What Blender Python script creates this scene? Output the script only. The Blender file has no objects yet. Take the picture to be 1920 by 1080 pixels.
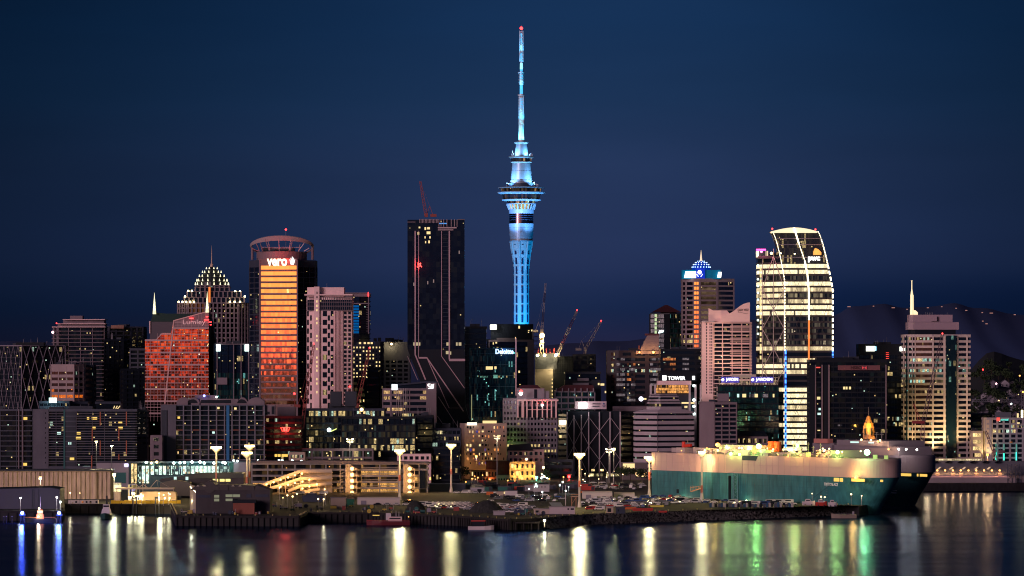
import bpy, math, random
from mathutils import Vector, noise
R = math.radians
scene = bpy.context.scene
col = scene.collection
FX = 7700.0            # focal length in pixels of the 1920 px wide frame
CZ = 80.0              # eye height above the harbour
HOR = 693.0            # pixel row of the horizon

# ------------------------------------------------------------------ camera
cd = bpy.data.cameras.new("camera"); cam = bpy.data.objects.new("camera", cd); col.objects.link(cam)
cam.location = (0, 0, CZ); cam.rotation_euler = (R(90), 0, 0)
cd.sensor_width = 36; cd.lens = 36 * FX / 1920
cd.shift_y = (HOR - 540) / 1920
cd.clip_start = 1; cd.clip_end = 60000
scene.camera = cam

# ------------------------------------------------------------------ render and exposure
scene.render.engine = 'CYCLES'
scene.cycles.use_denoising = True
scene.cycles.max_bounces = 4; scene.cycles.diffuse_bounces = 2; scene.cycles.glossy_bounces = 3
scene.cycles.transparent_max_bounces = 4
scene.cycles.caustics_reflective = False; scene.cycles.caustics_refractive = False
scene.cycles.sample_clamp_indirect = 4; scene.cycles.filter_width = 1.1
scene.view_settings.view_transform = 'Standard'; scene.view_settings.look = 'None'
scene.view_settings.gamma = 1; scene.view_settings.exposure = 0

def lin(r, g, b):
    f = lambda c: (c / 255 / 12.92) if c / 255 <= 0.04045 else ((c / 255 + 0.055) / 1.055) ** 2.4
    return (f(r), f(g), f(b), 1)

# ------------------------------------------------------------------ sky
world = bpy.data.worlds.new("World"); scene.world = world; world.use_nodes = True
wt = world.node_tree; wn = wt.nodes; wl = wt.links; wn.clear()
def wnode(t, **k):
    n = wn.new(t)
    for a, b in k.items(): setattr(n, a, b)
    return n
def wmath(op, a, b=None, c=None, clamp=False):
    n = wn.new('ShaderNodeMath'); n.operation = op; n.use_clamp = clamp
    for i, v in enumerate((a, b, c)):
        if v is None: continue
        if isinstance(v, (int, float)): n.inputs[i].default_value = v
        else: wl.new(v, n.inputs[i])
    return n.outputs[0]
tc = wnode('ShaderNodeTexCoord'); sep = wnode('ShaderNodeSeparateXYZ'); wl.new(tc.outputs['Generated'], sep.inputs[0])
def wramp(fac, stops, interp='LINEAR'):
    n = wn.new('ShaderNodeValToRGB'); n.color_ramp.interpolation = interp
    el = n.color_ramp.elements
    while len(el) > 1: el.remove(el[-1])
    el[0].position = stops[0][0]; el[0].color = stops[0][1]
    for p, c in stops[1:]:
        e = el.new(p); e.color = c
    wl.new(fac, n.inputs[0]); return n.outputs[0]
def wmix(fac, a, b, mode='MIX'):
    n = wn.new('ShaderNodeMix'); n.data_type = 'RGBA'; n.blend_type = mode
    if isinstance(fac, (int, float)): n.inputs[0].default_value = fac
    else: wl.new(fac, n.inputs[0])
    for i, v in ((6, a), (7, b)):
        if isinstance(v, tuple): n.inputs[i].default_value = v
        else: wl.new(v, n.inputs[i])
    return n.outputs[2]
# blue hour: height above the horizon, mapped over the first ten degrees
el10 = wmath('MULTIPLY', sep.outputs[2], 5.0, clamp=True)
base = wramp(el10, [(0.0, lin(35, 36, 62)), (0.035, lin(33, 36, 66)), (0.075, lin(28, 42, 76)), (0.13, lin(37, 50, 86)),
                    (0.25, lin(36, 53, 88)), (0.33, lin(28, 52, 87)), (0.42, lin(22, 49, 85)), (0.75, lin(14, 36, 70)), (1.0, lin(14, 30, 62))])
mp = wnode('ShaderNodeMapping'); wl.new(tc.outputs['Generated'], mp.inputs[0]); mp.inputs['Scale'].default_value = (7, 7, 38)
nz = wnode('ShaderNodeTexNoise'); wl.new(mp.outputs[0], nz.inputs[0]); nz.inputs['Scale'].default_value = 1.3; nz.inputs['Detail'].default_value = 3
cl = wmath('MULTIPLY_ADD', nz.outputs['Fac'], 0.4, 0.8)
# glow of the city lights in the air: strongest straight over the centre
azd = wmath('MULTIPLY', wmath('SUBTRACT', sep.outputs[0], 0.019), 9.0)
glow = wmath('DIVIDE', 1.0, wmath('ADD', 1.0, wmath('MULTIPLY', azd, azd)))
gl = wmath('MAXIMUM', wmath('MULTIPLY', glow, 1.0), 0.3)
gcol = wmix(wmath('MULTIPLY', wmath('SUBTRACT', 1.0, glow), 0.9, clamp=True), (1, 1, 1, 1), (0.62, 1.02, 1.08, 1))
bz = wmath('DIVIDE', wmath('SUBTRACT', sep.outputs[2], wmath('MULTIPLY_ADD', nz.outputs['Fac'], 0.012, 0.010)), 0.0062)
bank = wmath('DIVIDE', 1.0, wmath('ADD', 1.0, wmath('POWER', wmath('ABSOLUTE', bz), 3.0)))
baz = wn.new('ShaderNodeMapRange'); baz.interpolation_type = 'SMOOTHSTEP'; wl.new(sep.outputs[0], baz.inputs[0]); baz.inputs[1].default_value = -0.01; baz.inputs[2].default_value = 0.085; baz.inputs[3].default_value = 0.10; baz.inputs[4].default_value = 1.0
bank = wmath('MULTIPLY', bank, baz.outputs[0])
clouded = wmix(bank, (1, 1, 1, 1), (0.50, 0.66, 0.80, 1))
sky_f = wmix(1.0, wmix(1.0, wmix(1.0, base, gcol, 'MULTIPLY'), clouded, 'MULTIPLY'), wmath('MULTIPLY', cl, gl), 'MULTIPLY')
# afterglow low over the horizon on the far side of the harbour, behind the viewer's left shoulder
AZG = R(16)
dt = wmath('ADD', wmath('MULTIPLY', sep.outputs[0], -math.sin(AZG)), wmath('MULTIPLY', sep.outputs[1], -math.cos(AZG)))
azm = wn.new('ShaderNodeMapRange'); azm.interpolation_type = 'SMOOTHSTEP'
wl.new(dt, azm.inputs[0]); azm.inputs[1].default_value = math.cos(R(11)); azm.inputs[2].default_value = math.cos(R(6))
azm.inputs[3].default_value = 0; azm.inputs[4].default_value = 1
el = wmath('MULTIPLY', sep.outputs[2], 8.0, clamp=True)
aft = wramp(el, [(0.0, (0.35, 0.03, 0.015, 1)), (0.03, (0.9, 0.10, 0.03, 1)), (0.075, (1.0, 0.20, 0.035, 1)), (0.13, (1.0, 0.33, 0.05, 1)),
                 (0.25, (1.0, 0.42, 0.08, 1)), (0.5, (0.5, 0.22, 0.12, 1)), (1.0, (0, 0, 0, 1))])
aft = wmix(1.0, aft, wmath('MULTIPLY', azm.outputs[0], wmath('MULTIPLY', wmath('GREATER_THAN', sep.outputs[2], 0.0), 2.6)), 'MULTIPLY')
# wide dim violet twilight on the rest of that side
bk = wmath('MULTIPLY', wmath('MULTIPLY', sep.outputs[1], -1.0, clamp=True), wmath('SUBTRACT', 1.0, wmath('ABSOLUTE', sep.outputs[2]), clamp=True))
tw = wmix(1.0, (0.020, 0.038, 0.11, 1), bk, 'MULTIPLY')
tot = wmix(1.0, wmix(1.0, sky_f, aft, 'ADD'), tw, 'ADD')
low = wmath('GREATER_THAN', sep.outputs[2], -0.0005)
tot = wmix(low, (0.002, 0.002, 0.004, 1), tot)
bg = wnode('ShaderNodeBackground'); wl.new(tot, bg.inputs[0]); bg.inputs[1].default_value = 1.0
wo = wnode('ShaderNodeOutputWorld'); wl.new(bg.outputs[0], wo.inputs[0])

# ------------------------------------------------------------------ twilight key, soft, from behind the viewer's left
sd = bpy.data.lights.new("twilight_sun", 'SUN'); so = bpy.data.objects.new("twilight_sun", sd); col.objects.link(so)
sd.energy = 1.9; sd.angle = R(20); sd.color = (1.0, 0.67, 0.74)
so.rotation_euler = Vector((0.75, 1.0, -0.16)).to_track_quat('-Z', 'Y').to_euler()

# ------------------------------------------------------------------ helpers
rng = random.Random(7)
MATS = {}
def mat(name, colr, rough=0.7, metal=0.0, emit=None, es=0.0, var=0.0, scale=0.15, spec=0.3, samp=None):
    if name in MATS: return MATS[name]
    m = bpy.data.materials.new(name); m.use_nodes = True
    nt = m.node_tree; b = nt.nodes['Principled BSDF']
    c = colr if len(colr) == 4 else (*colr, 1)
    b.inputs['Base Color'].default_value = c; b.inputs['Roughness'].default_value = rough
    b.inputs['Metallic'].default_value = metal; b.inputs['Specular IOR Level'].default_value = spec
    if emit is not None:
        b.inputs['Emission Color'].default_value = (*emit[:3], 1); b.inputs['Emission Strength'].default_value = es
    if var:
        g = nt.nodes.new('ShaderNodeTexCoord'); n = nt.nodes.new('ShaderNodeTexNoise')
        mp_ = nt.nodes.new('ShaderNodeMapping'); mp_.inputs['Scale'].default_value = (1, 1, 0.35)
        nt.links.new(g.outputs['Object'], mp_.inputs[0]); nt.links.new(mp_.outputs[0], n.inputs[0])
        n.inputs['Scale'].default_value = scale; n.inputs['Detail'].default_value = 5
        mr = nt.nodes.new('ShaderNodeMapRange'); nt.links.new(n.outputs['Fac'], mr.inputs[0])
        mr.inputs[1].default_value = 0.3; mr.inputs[2].default_value = 0.7
        mr.inputs[3].default_value = 1 - var; mr.inputs[4].default_value = 1 + var
        mx = nt.nodes.new('ShaderNodeMix'); mx.data_type = 'RGBA'; mx.blend_type = 'MULTIPLY'; mx.inputs[0].default_value = 1
        mx.inputs[6].default_value = c; nt.links.new(mr.outputs[0], mx.inputs[7]); nt.links.new(mx.outputs[2], b.inputs['Base Color'])
    if samp: m.cycles.emission_sampling = samp
    MATS[name] = m; return m

def glass(name, dens=0.1, full=0.0, warm=0.7, es=1.2, cw=3.0, base=(0.008, 0.012, 0.018), rough=0.08, metal=0.0, wob=0.004, dim=0.0, spec=0.5, seed=0.0,
          wc=(1.0, 0.72, 0.30), cc=(0.70, 1.0, 0.80), ch=None, lo=0.4, clus=True, spk=0.006, refl_patch=0.0):
    """Window glass: some rooms behind it are lit. Each cell of cw metres draws its own lot; the band's own random number sets how busy the floor is."""
    if name in MATS: return MATS[name]
    m = bpy.data.materials.new(name); m.use_nodes = True; nt = m.node_tree; L = nt.links; N = nt.nodes
    b = N['Principled BSDF']
    b.inputs['Roughness'].default_value = rough; b.inputs['Metallic'].default_value = metal; b.inputs['Specular IOR Level'].default_value = spec
    b.inputs['Base Color'].default_value = (*base, 1)
    def M(op, a, bb=None, clamp=False):
        n = N.new('ShaderNodeMath'); n.operation = op; n.use_clamp = clamp
        for i, v in enumerate((a, bb)):
            if v is None: continue
            if isinstance(v, (int, float)): n.inputs[i].default_value = v
            else: L.new(v, n.inputs[i])
        return n.outputs[0]
    g = N.new('ShaderNodeTexCoord'); oi = N.new('ShaderNodeObjectInfo')
    s = N.new('ShaderNodeSeparateXYZ'); L.new(g.outputs['Object'], s.inputs[0])
    fx = M('FLOOR', M('DIVIDE', s.outputs[0], cw)); fy = M('FLOOR', M('DIVIDE', M('ADD', s.outputs[1], 0.37), cw * 2.3))
    fz = M('FLOOR', M('DIVIDE', s.outputs[2], ch)) if ch else 0.0
    c = N.new('ShaderNodeCombineXYZ'); L.new(fx, c.inputs[0]); L.new(fy, c.inputs[1])
    if ch: L.new(fz, c.inputs[2])
    w1 = N.new('ShaderNodeTexWhiteNoise'); w1.noise_dimensions = '4D'; L.new(c.outputs[0], w1.inputs['Vector']); L.new(M('ADD', M('MULTIPLY', oi.outputs['Random'], 91.7), seed), w1.inputs['W'])
    w2 = N.new('ShaderNodeTexWhiteNoise'); w2.noise_dimensions = '1D'
    L.new(M('ADD', M('MULTIPLY', oi.outputs['Random'], 37.3), seed + 3.1), w2.inputs['W'])
    busy = M('MULTIPLY', M('POWER', w2.outputs['Value'], 1.6), dens * 2.6)
    if full > 0: busy = M('MAXIMUM', busy, M('MULTIPLY', M('GREATER_THAN', w2.outputs['Value'], 1 - full), 0.93))
    if clus:
        c3 = N.new('ShaderNodeCombineXYZ'); L.new(M('FLOOR', M('DIVIDE', s.outputs[0], cw * 5.3)), c3.inputs[0])
        w3 = N.new('ShaderNodeTexWhiteNoise'); w3.noise_dimensions = '4D'; L.new(c3.outputs[0], w3.inputs['Vector']); L.new(M('MULTIPLY', oi.outputs['Random'], 53.1), w3.inputs['W'])
        busy = M('MULTIPLY', busy, M('MULTIPLY', M('POWER', w3.outputs['Value'], 2.0), 2.4))
    lit = M('LESS_THAN', w1.outputs['Value'], busy)
    sc = N.new('ShaderNodeSeparateColor'); L.new(w1.outputs['Color'], sc.inputs[0])
    lum = M('MULTIPLY_ADD', M('POWER', sc.outputs[0], 2.0), 1.0 - lo); N[-1].inputs[2].default_value = lo
    # blinds, desks and ceilings break the light up inside each room
    nn = N.new('ShaderNodeTexNoise'); mm = N.new('ShaderNodeMapping'); mm.inputs['Scale'].default_value = (1.7, 1.7, 0.9)
    L.new(g.outputs['Object'], mm.inputs[0]); L.new(mm.outputs[0], nn.inputs[0]); nn.inputs['Scale'].default_value = 1.0; nn.inputs['Detail'].default_value = 2
    br = N.new('ShaderNodeMapRange'); L.new(nn.outputs['Fac'], br.inputs[0]); br.inputs[1].default_value = 0.35; br.inputs[2].default_value = 0.62
    br.inputs[3].default_value = 0.3 if clus else 0.72; br.inputs[4].default_value = 1.25
    e = M('MULTIPLY', M('MULTIPLY', lit, lum), br.outputs[0])
    if spk:
        cs = N.new('ShaderNodeCombineXYZ')
        for k_, o_ in enumerate((s.outputs[0], s.outputs[1], s.outputs[2])): L.new(M('FLOOR', M('DIVIDE', o_, (0.75, 2.5, 0.8)[k_])), cs.inputs[k_])
        w4 = N.new('ShaderNodeTexWhiteNoise'); w4.noise_dimensions = '4D'; L.new(cs.outputs[0], w4.inputs['Vector']); L.new(M('ADD', M('MULTIPLY', oi.outputs['Random'], 17.3), seed), w4.inputs['W'])
        e = M('ADD', e, M('MULTIPLY', M('LESS_THAN', w4.outputs['Value'], spk), 0.9))
    if refl_patch:  # dark blotches put into the glass colour imitate a broken reflection
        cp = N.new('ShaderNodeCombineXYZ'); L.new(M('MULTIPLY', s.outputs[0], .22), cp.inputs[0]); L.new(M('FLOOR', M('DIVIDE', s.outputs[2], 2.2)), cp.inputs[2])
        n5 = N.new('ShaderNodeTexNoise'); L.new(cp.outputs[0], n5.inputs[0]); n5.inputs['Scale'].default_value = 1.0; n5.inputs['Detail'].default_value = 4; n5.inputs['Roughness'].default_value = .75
        cr = N.new('ShaderNodeMapRange'); L.new(n5.outputs['Fac'], cr.inputs[0]); cr.inputs[1].default_value = .46; cr.inputs[2].default_value = .58; cr.inputs[3].default_value = 1.0; cr.inputs[4].default_value = 1 - refl_patch
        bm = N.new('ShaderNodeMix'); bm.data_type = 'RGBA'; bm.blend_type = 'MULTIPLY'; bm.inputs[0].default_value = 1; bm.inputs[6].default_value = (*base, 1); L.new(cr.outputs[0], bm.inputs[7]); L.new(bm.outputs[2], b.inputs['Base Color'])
    if dim: e = M('ADD', e, M('MULTIPLY', M('POWER', sc.outputs[2], 3.0), dim))
    mx = N.new('ShaderNodeMix'); mx.data_type = 'RGBA'; L.new(M('LESS_THAN', sc.outputs[1], warm), mx.inputs[0])
    mx.inputs[6].default_value = (*cc, 1); mx.inputs[7].default_value = (*wc, 1)
    L.new(mx.outputs[2], b.inputs['Emission Color']); L.new(M('MULTIPLY', e, es), b.inputs['Emission Strength'])
    if wob:
        ge = N.new('ShaderNodeNewGeometry')
        v1 = N.new('ShaderNodeVectorMath'); v1.operation = 'SUBTRACT'; L.new(w1.outputs['Color'], v1.inputs[0]); v1.inputs[1].default_value = (0.5, 0.5, 0.5)
        nb = N.new('ShaderNodeTexNoise'); L.new(g.outputs['Object'], nb.inputs[0]); nb.inputs['Scale'].default_value = 0.5; nb.inputs['Detail'].default_value = 2
        vb = N.new('ShaderNodeVectorMath'); vb.operation = 'SUBTRACT'; L.new(nb.outputs['Color'], vb.inputs[0]); vb.inputs[1].default_value = (0.5, 0.5, 0.5)
        vs = N.new('ShaderNodeVectorMath'); vs.operation = 'ADD'; L.new(v1.outputs[0], vs.inputs[0]); L.new(vb.outputs[0], vs.inputs[1])
        v2 = N.new('ShaderNodeVectorMath'); v2.operation = 'SCALE'; L.new(vs.outputs[0], v2.inputs[0]); v2.inputs['Scale'].default_value = wob
        v3 = N.new('ShaderNodeVectorMath'); v3.operation = 'ADD'; L.new(ge.outputs['Normal'], v3.inputs[0]); L.new(v2.outputs[0], v3.inputs[1])
        v4 = N.new('ShaderNodeVectorMath'); v4.operation = 'NORMALIZE'; L.new(v3.outputs[0], v4.inputs[0]); L.new(v4.outputs[0], b.inputs['Normal'])
    m.cycles.emission_sampling = 'NONE'
    MATS[name] = m; return m

def lampmat(name, c, s, samp='AUTO'):
    return mat(name, (0.1, 0.1, 0.1), emit=c, es=s, samp=samp)

class MB:
    """collects shapes; builds them as ONE mesh object"""
    def __init__(s): s.v = []; s.f = []; s.mi = []; s.cur = 0
    def _f(s, idx): s.f.append(idx); s.mi.append(s.cur)
    def prism(s, poly, z0, z1, top=None):
        n = len(poly); b = len(s.v); tp = top or poly
        s.v += [(p[0], p[1], z0) for p in poly] + [(p[0], p[1], z1) for p in tp]
        for i in range(n):
            j = (i + 1) % n; s._f((b + i, b + j, b + n + j, b + n + i))
        s._f(tuple(b + i for i in reversed(range(n)))); s._f(tuple(b + n + i for i in range(n)))
        return s
    def box(s, x0, x1, y0, y1, z0, z1):
        return s.prism([(x0, y0), (x1, y0), (x1, y1), (x0, y1)], z0, z1)
    def rbox(s, c, hx, hy, z0, z1, a):
        ca, sa = math.cos(a), math.sin(a)
        return s.prism([(c[0] + x * ca - y * sa, c[1] + x * sa + y * ca) for x, y in ((-hx, -hy), (hx, -hy), (hx, hy), (-hx, hy))], z0, z1)
    def slab(s, pts, t):
        """outline in the front plane (x, y, z) pushed back by t"""
        n = len(pts); b = len(s.v)
        s.v += [tuple(p) for p in pts] + [(p[0], p[1] + t, p[2]) for p in pts]
        s._f(tuple(b + i for i in range(n))); s._f(tuple(b + n + i for i in reversed(range(n))))
        for i in range(n):
            j = (i + 1) % n; s._f((b + i, b + n + i, b + n + j, b + j))
        return s
    def beam(s, p, q, w, h=None):
        p = Vector(p); q = Vector(q); h = h or w; d = (q - p)
        if d.length < 1e-6: return s
        d.normalize(); up = Vector((0, 0, 1)) if abs(d.z) < 0.95 else Vector((0, 1, 0))
        a = d.cross(up).normalized() * (w / 2); c = a.cross(d).normalized() * (h / 2); b = len(s.v)
        for o in (p, q):
            for u in (-a - c, a - c, a + c, -a + c): s.v.append(tuple(o + u))
        for f in ((0, 3, 2, 1), (4, 5, 6, 7), (0, 1, 5, 4), (1, 2, 6, 5), (2, 3, 7, 6), (3, 0, 4, 7)): s._f(tuple(b + i for i in f))
        return s
    def cyl(s, p, q, r0, r1=None, n=10):
        p = Vector(p); q = Vector(q); r1 = r0 if r1 is None else r1; d = (q - p).normalized()
        up = Vector((0, 0, 1)) if abs(d.z) < 0.95 else Vector((0, 1, 0))
        a = d.cross(up).normalized(); c = a.cross(d).normalized(); b = len(s.v)
        for o, r in ((p, r0), (q, r1)):
            for i in range(n):
                t = 2 * math.pi * i / n; s.v.append(tuple(o + a * (r * math.cos(t)) + c * (r * math.sin(t))))
        for i in range(n):
            j = (i + 1) % n; s._f((b + i, b + j, b + n + j, b + n + i))
        s._f(tuple(b + i for i in reversed(range(n)))); s._f(tuple(b + n + i for i in range(n)))
        return s
    def lathe(s, cx, cy, prof, n=24, a0=0.0):
        b = len(s.v)
        for z, r in prof:
            for i in range(n):
                t = a0 + 2 * math.pi * i / n; s.v.append((cx + r * math.cos(t), cy + r * math.sin(t), z))
        for k in range(len(prof) - 1):
            for i in range(n):
                j = (i + 1) % n; s._f((b + k * n + i, b + k * n + j, b + (k + 1) * n + j, b + (k + 1) * n + i))
        s._f(tuple(b + i for i in reversed(range(n)))); m_ = len(prof) - 1; s._f(tuple(b + m_ * n + i for i in range(n)))
        return s
    def ball(s, c, r, n=8, rz=None):
        rz = rz or r
        prof = [(c[2] - rz * math.cos(math.pi * k / 6), max(0.02, r * math.sin(math.pi * k / 6))) for k in range(7)]
        return s.lathe(c[0], c[1], prof, n)
    def loft(s, rings):
        n = len(rings[0]); b = len(s.v)
        for r in rings: s.v += [tuple(p) for p in r]
        for k in range(len(rings) - 1):
            for i in range(n):
                j = (i + 1) % n; s._f((b + k * n + i, b + k * n + j, b + (k + 1) * n + j, b + (k + 1) * n + i))
        s._f(tuple(b + i for i in reversed(range(n)))); m_ = len(rings) - 1; s._f(tuple(b + m_ * n + i for i in range(n)))
        return s
    def lattice(s, p, q, w, n, r=0.16, w2=None):
        p = Vector(p); q = Vector(q); d = (q - p).normalized(); w2 = w2 or w
        up = Vector((0, 1, 0)) if abs(d.y) < 0.9 else Vector((0, 0, 1))
        a = d.cross(up).normalized(); c = a.cross(d).normalized()
        def pt(t, i):
            ww = (w + (w2 - w) * t) / 2; e = ((-1, -1), (1, -1), (1, 1), (-1, 1))[i % 4]
            return p.lerp(q, t) + a * (ww * e[0]) + c * (ww * e[1])
        for i in range(4):
            s.beam(pt(0, i), pt(1, i), r * 1.5)
            for k in range(n):
                s.beam(pt(k / n, i + k % 2), pt((k + 1) / n, i + (k + 1) % 2), r)
        return s

def mesh_obj(name, mb, mats, parent=None, loc=(0, 0, 0), smooth=False):
    me = bpy.data.meshes.new(name)
    me.from_pydata([(v[0] - loc[0], v[1] - loc[1], v[2] - loc[2]) for v in mb.v], [], mb.f)
    if not isinstance(mats, (list, tuple)): mats = [mats]
    for m in mats: me.materials.append(m)
    if len(mats) > 1: me.polygons.foreach_set('material_index', mb.mi)
    if smooth: me.polygons.foreach_set('use_smooth', [True] * len(mb.f))
    me.update()
    o = bpy.data.objects.new(name, me); col.objects.link(o)
    if parent is not None: o.parent = parent
    else: o.location = loc
    return o

def X(px, Y): return (px - 960) * Y / FX
def Z(py, Y): return CZ + (HOR - py) * Y / FX
def P(px, py, Y): return Vector((X(px, Y), Y, Z(py, Y)))
GZ = 5.2
def gy(py, z=GZ): return (CZ - z) * FX / (py - HOR)       # how far off the ground lies that shows at this row

class T:
    """a thing: an Empty at its base; its parts are children"""
    def __init__(s, name, label, cat, loc, group=None):
        s.loc = tuple(loc); s.root = bpy.data.objects.new(name, None); col.objects.link(s.root)
        s.root.location = loc; s.root.empty_display_size = 1
        s.root['label'] = label; s.root['category'] = cat
        if group: s.root['group'] = group
    def part(s, name, mb, m, parent=None, label=None, smooth=False):
        o = mesh_obj(name, mb, m, parent or s.root, s.loc, smooth)
        if label: o['label'] = label
        return o
    def pbox(s, name, px0, px1, py0, py1, Y, t, m, parent=None, label=None):
        return s.part(name, MB().box(X(px0, Y), X(px1, Y), Y, Y + t, Z(py1, Y), Z(py0, Y)), m, parent, label)
    def text(s, name, txt, px, py, wpx, hpx, Y, m, rz=0.0, label=None, parent=None, off=0.0, loc=None, wm=None, hm=None):
        cu = bpy.data.curves.new(name, 'FONT'); cu.body = txt; cu.align_x = 'CENTER'; cu.align_y = 'CENTER'; cu.extrude = 0.03; cu.offset = off
        cu.resolution_u = 3; cu.materials.append(m)
        o = bpy.data.objects.new(name, cu); col.objects.link(o)
        dg = bpy.context.evaluated_depsgraph_get(); bb = o.evaluated_get(dg).bound_box
        w = max(v[0] for v in bb) - min(v[0] for v in bb); h = max(v[1] for v in bb) - min(v[1] for v in bb)
        cx_ = (max(v[0] for v in bb) + min(v[0] for v in bb)) / 2; cy_ = (max(v[1] for v in bb) + min(v[1] for v in bb)) / 2
        sx = (wm or wpx * Y / FX) / w; sy = (hm or hpx * Y / FX) / h
        me = bpy.data.meshes.new_from_object(o.evaluated_get(dg)); bpy.data.objects.remove(o); o = bpy.data.objects.new(name, me); col.objects.link(o)
        o.parent = parent or s.root; o.rotation_euler = (R(90), 0, rz); o.scale = (sx, sy, 1)
        c = Vector(loc) if loc else P(px, py, Y)
        o.location = c - Vector(s.loc) - Vector((cx_ * sx * math.cos(rz), cx_ * sx * math.sin(rz), cy_ * sy))
        if label: o['label'] = label
        return o

def tag(o, label, cat, group=None, kind=None):
    if label: o['label'] = label
    if cat: o['category'] = cat
    if group: o['group'] = group
    if kind: o['kind'] = kind
    return o

def light(kind, loc, power, c, radius=0.5, direction=None, cone=None, blend=0.5, parent=None):
    ld = bpy.data.lights.new(kind.lower() + '_light', kind); ld.energy = power; ld.color = c
    ld.shadow_soft_size = radius
    o = bpy.data.objects.new('lamp_light', ld); col.objects.link(o); o.location = loc
    if kind == 'SPOT':
        ld.spot_size = cone or R(60); ld.spot_blend = blend
        o.rotation_euler = Vector(direction).to_track_quat('-Z', 'Y').to_euler()
    if parent is not None:
        o.parent = parent; o.location = Vector(loc) - parent.location
    return o

def inset(poly, d):
    n = len(poly); out = []
    A = sum(poly[i][0] * poly[(i + 1) % n][1] - poly[(i + 1) % n][0] * poly[i][1] for i in range(n))
    sg = 1 if A > 0 else -1
    for i in range(n):
        p0 = Vector(poly[i - 1]); p1 = Vector(poly[i]); p2 = Vector(poly[(i + 1) % n])
        e1 = (p1 - p0).normalized(); e2 = (p2 - p1).normalized()
        n1 = Vector((-e1.y, e1.x)) * sg; n2 = Vector((-e2.y, e2.x)) * sg
        m_ = (n1 + n2)
        m_ = m_ / max(0.25, m_.length_squared / 2) if m_.length > 1e-4 else n1
        out.append(tuple(p1 + m_ * d))
    return out

def footprint(front, D, t):
    pts = [(X(px, D + dy), D + dy) for px, dy in front]
    yb = max(p[1] for p in pts) + t
    return pts + [(pts[-1][0], yb), (pts[0][0], yb)]

def tower(name, label, cat, front, D, top, ybot, fh, wall, gl, sp=0.42, ins=0.5, pil=None, pw=0.7, pp=0.18, t=28, cap=1.6, group=None,
          base=0.0, gname='window_band', bands=None, clut=0, wallb=None, thing=None, first=0.0):
    """an office or apartment block: spandrel rings and piers in one wall part, each floor's ribbon of windows a part of its own"""
    fp = footprint(front, D, t); z1 = Z(top, D); zb = Z(ybot, D)
    cx = sum(p[0] for p in fp) / len(fp); cy = sum(p[1] for p in fp) / len(fp)
    th = thing or T(name, label, cat, (cx, cy, base), group)
    th.fp = fp; th.D = D; th.z1 = z1; th.zb = zb
    w = MB(); gi = inset(fp, ins)
    z = z1 - cap; w.prism(fp, z, z1); k = 0
    z -= first
    if first: w.prism(fp, z, z + first - 0.001 + 0.001)
    gh = fh * (1 - sp)
    zs = []
    while z - fh > zb - fh * 0.5 and k < 60:
        zs.append((z - gh, z)); w.prism(fp, z - fh, z - gh); z -= fh; k += 1
    w.prism(fp, base, z)
    if pil:
        nE = len(front) - 1
        edges = [(fp[i], fp[i + 1]) for i in range(nE)] + [(fp[nE], fp[nE + 1]), (fp[-1], fp[0])]
        for ei, (a, b_) in enumerate(edges):
            a = Vector(a); b_ = Vector(b_); L_ = (b_ - a).length; e = (b_ - a).normalized(); nm = Vector((e.y, -e.x))
            if ei >= nE and L_ < 1: continue
            n_ = max(1, round(L_ / pil)); ang = math.atan2(e.y, e.x)
            for i in range(n_ + 1):
                if ei >= nE and i in (0,): continue
                c = a + e * (L_ * i / n_); hw = pw / 2
                if i == 0: c = c + e * (hw * 0.96)
                if i == n_: c = c - e * (hw * 0.96)
                dd = (ins + pp) / 2
                c2 = c - nm * (ins / 2 - pp / 2 + 0.003)
                w.rbox(c2, hw, dd, zb - 0.3, z1 - cap + 0.35, ang)
    th.part('wall', w, wall)
    th.bands = []
    for k, (a, b_) in enumerate(zs):
        g_ = gl(k) if callable(gl) else gl
        if g_ is None: continue
        th.bands.append(th.part(gname, MB().prism(gi, a - 0.002, b_ + 0.002), g_))
    if clut: clutter(th, clut)
    elif cat in ('office block', 'office building', 'apartment building', 'office tower') and ybot - top > 60: clutter(th, len(label) * 7 + int(top), 2, hmax=2.2)
    return th

def clutter(th, seed, n=3, m=None, hmax=4.0):
    r = random.Random(seed); xs = [p[0] for p in th.fp]; ys = [p[1] for p in th.fp]
    x0, x1, y0, y1 = min(xs), max(xs), min(ys), max(ys); w = x1 - x0
    mb = MB()
    for i in range(n):
        a = r.uniform(0.1, 0.6); b = a + r.uniform(0.12, 0.3)
        mb.box(x0 + w * a, x0 + w * min(0.95, b), y0 + (y1 - y0) * r.uniform(.35, .5), y0 + (y1 - y0) * r.uniform(.6, .8), th.z1 - 0.2 + 0.01 * i, th.z1 + r.uniform(1.2, hmax))
    th.part('plant_room', mb, m or MATS['panel_dark'])
    if r.random() < 0.75:
        mb = MB()
        for i in range(r.randint(2, 5)):
            x = x0 + w * r.uniform(0.1, 0.9); y = y0 + (y1 - y0) * r.uniform(.3, .6); mb.cyl((x, y, th.z1 - .1), (x, y, th.z1 + r.uniform(2.5, 6)), 0.13, 0.06, 5)
        th.part('antenna', mb, MATS['steel'])

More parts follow.
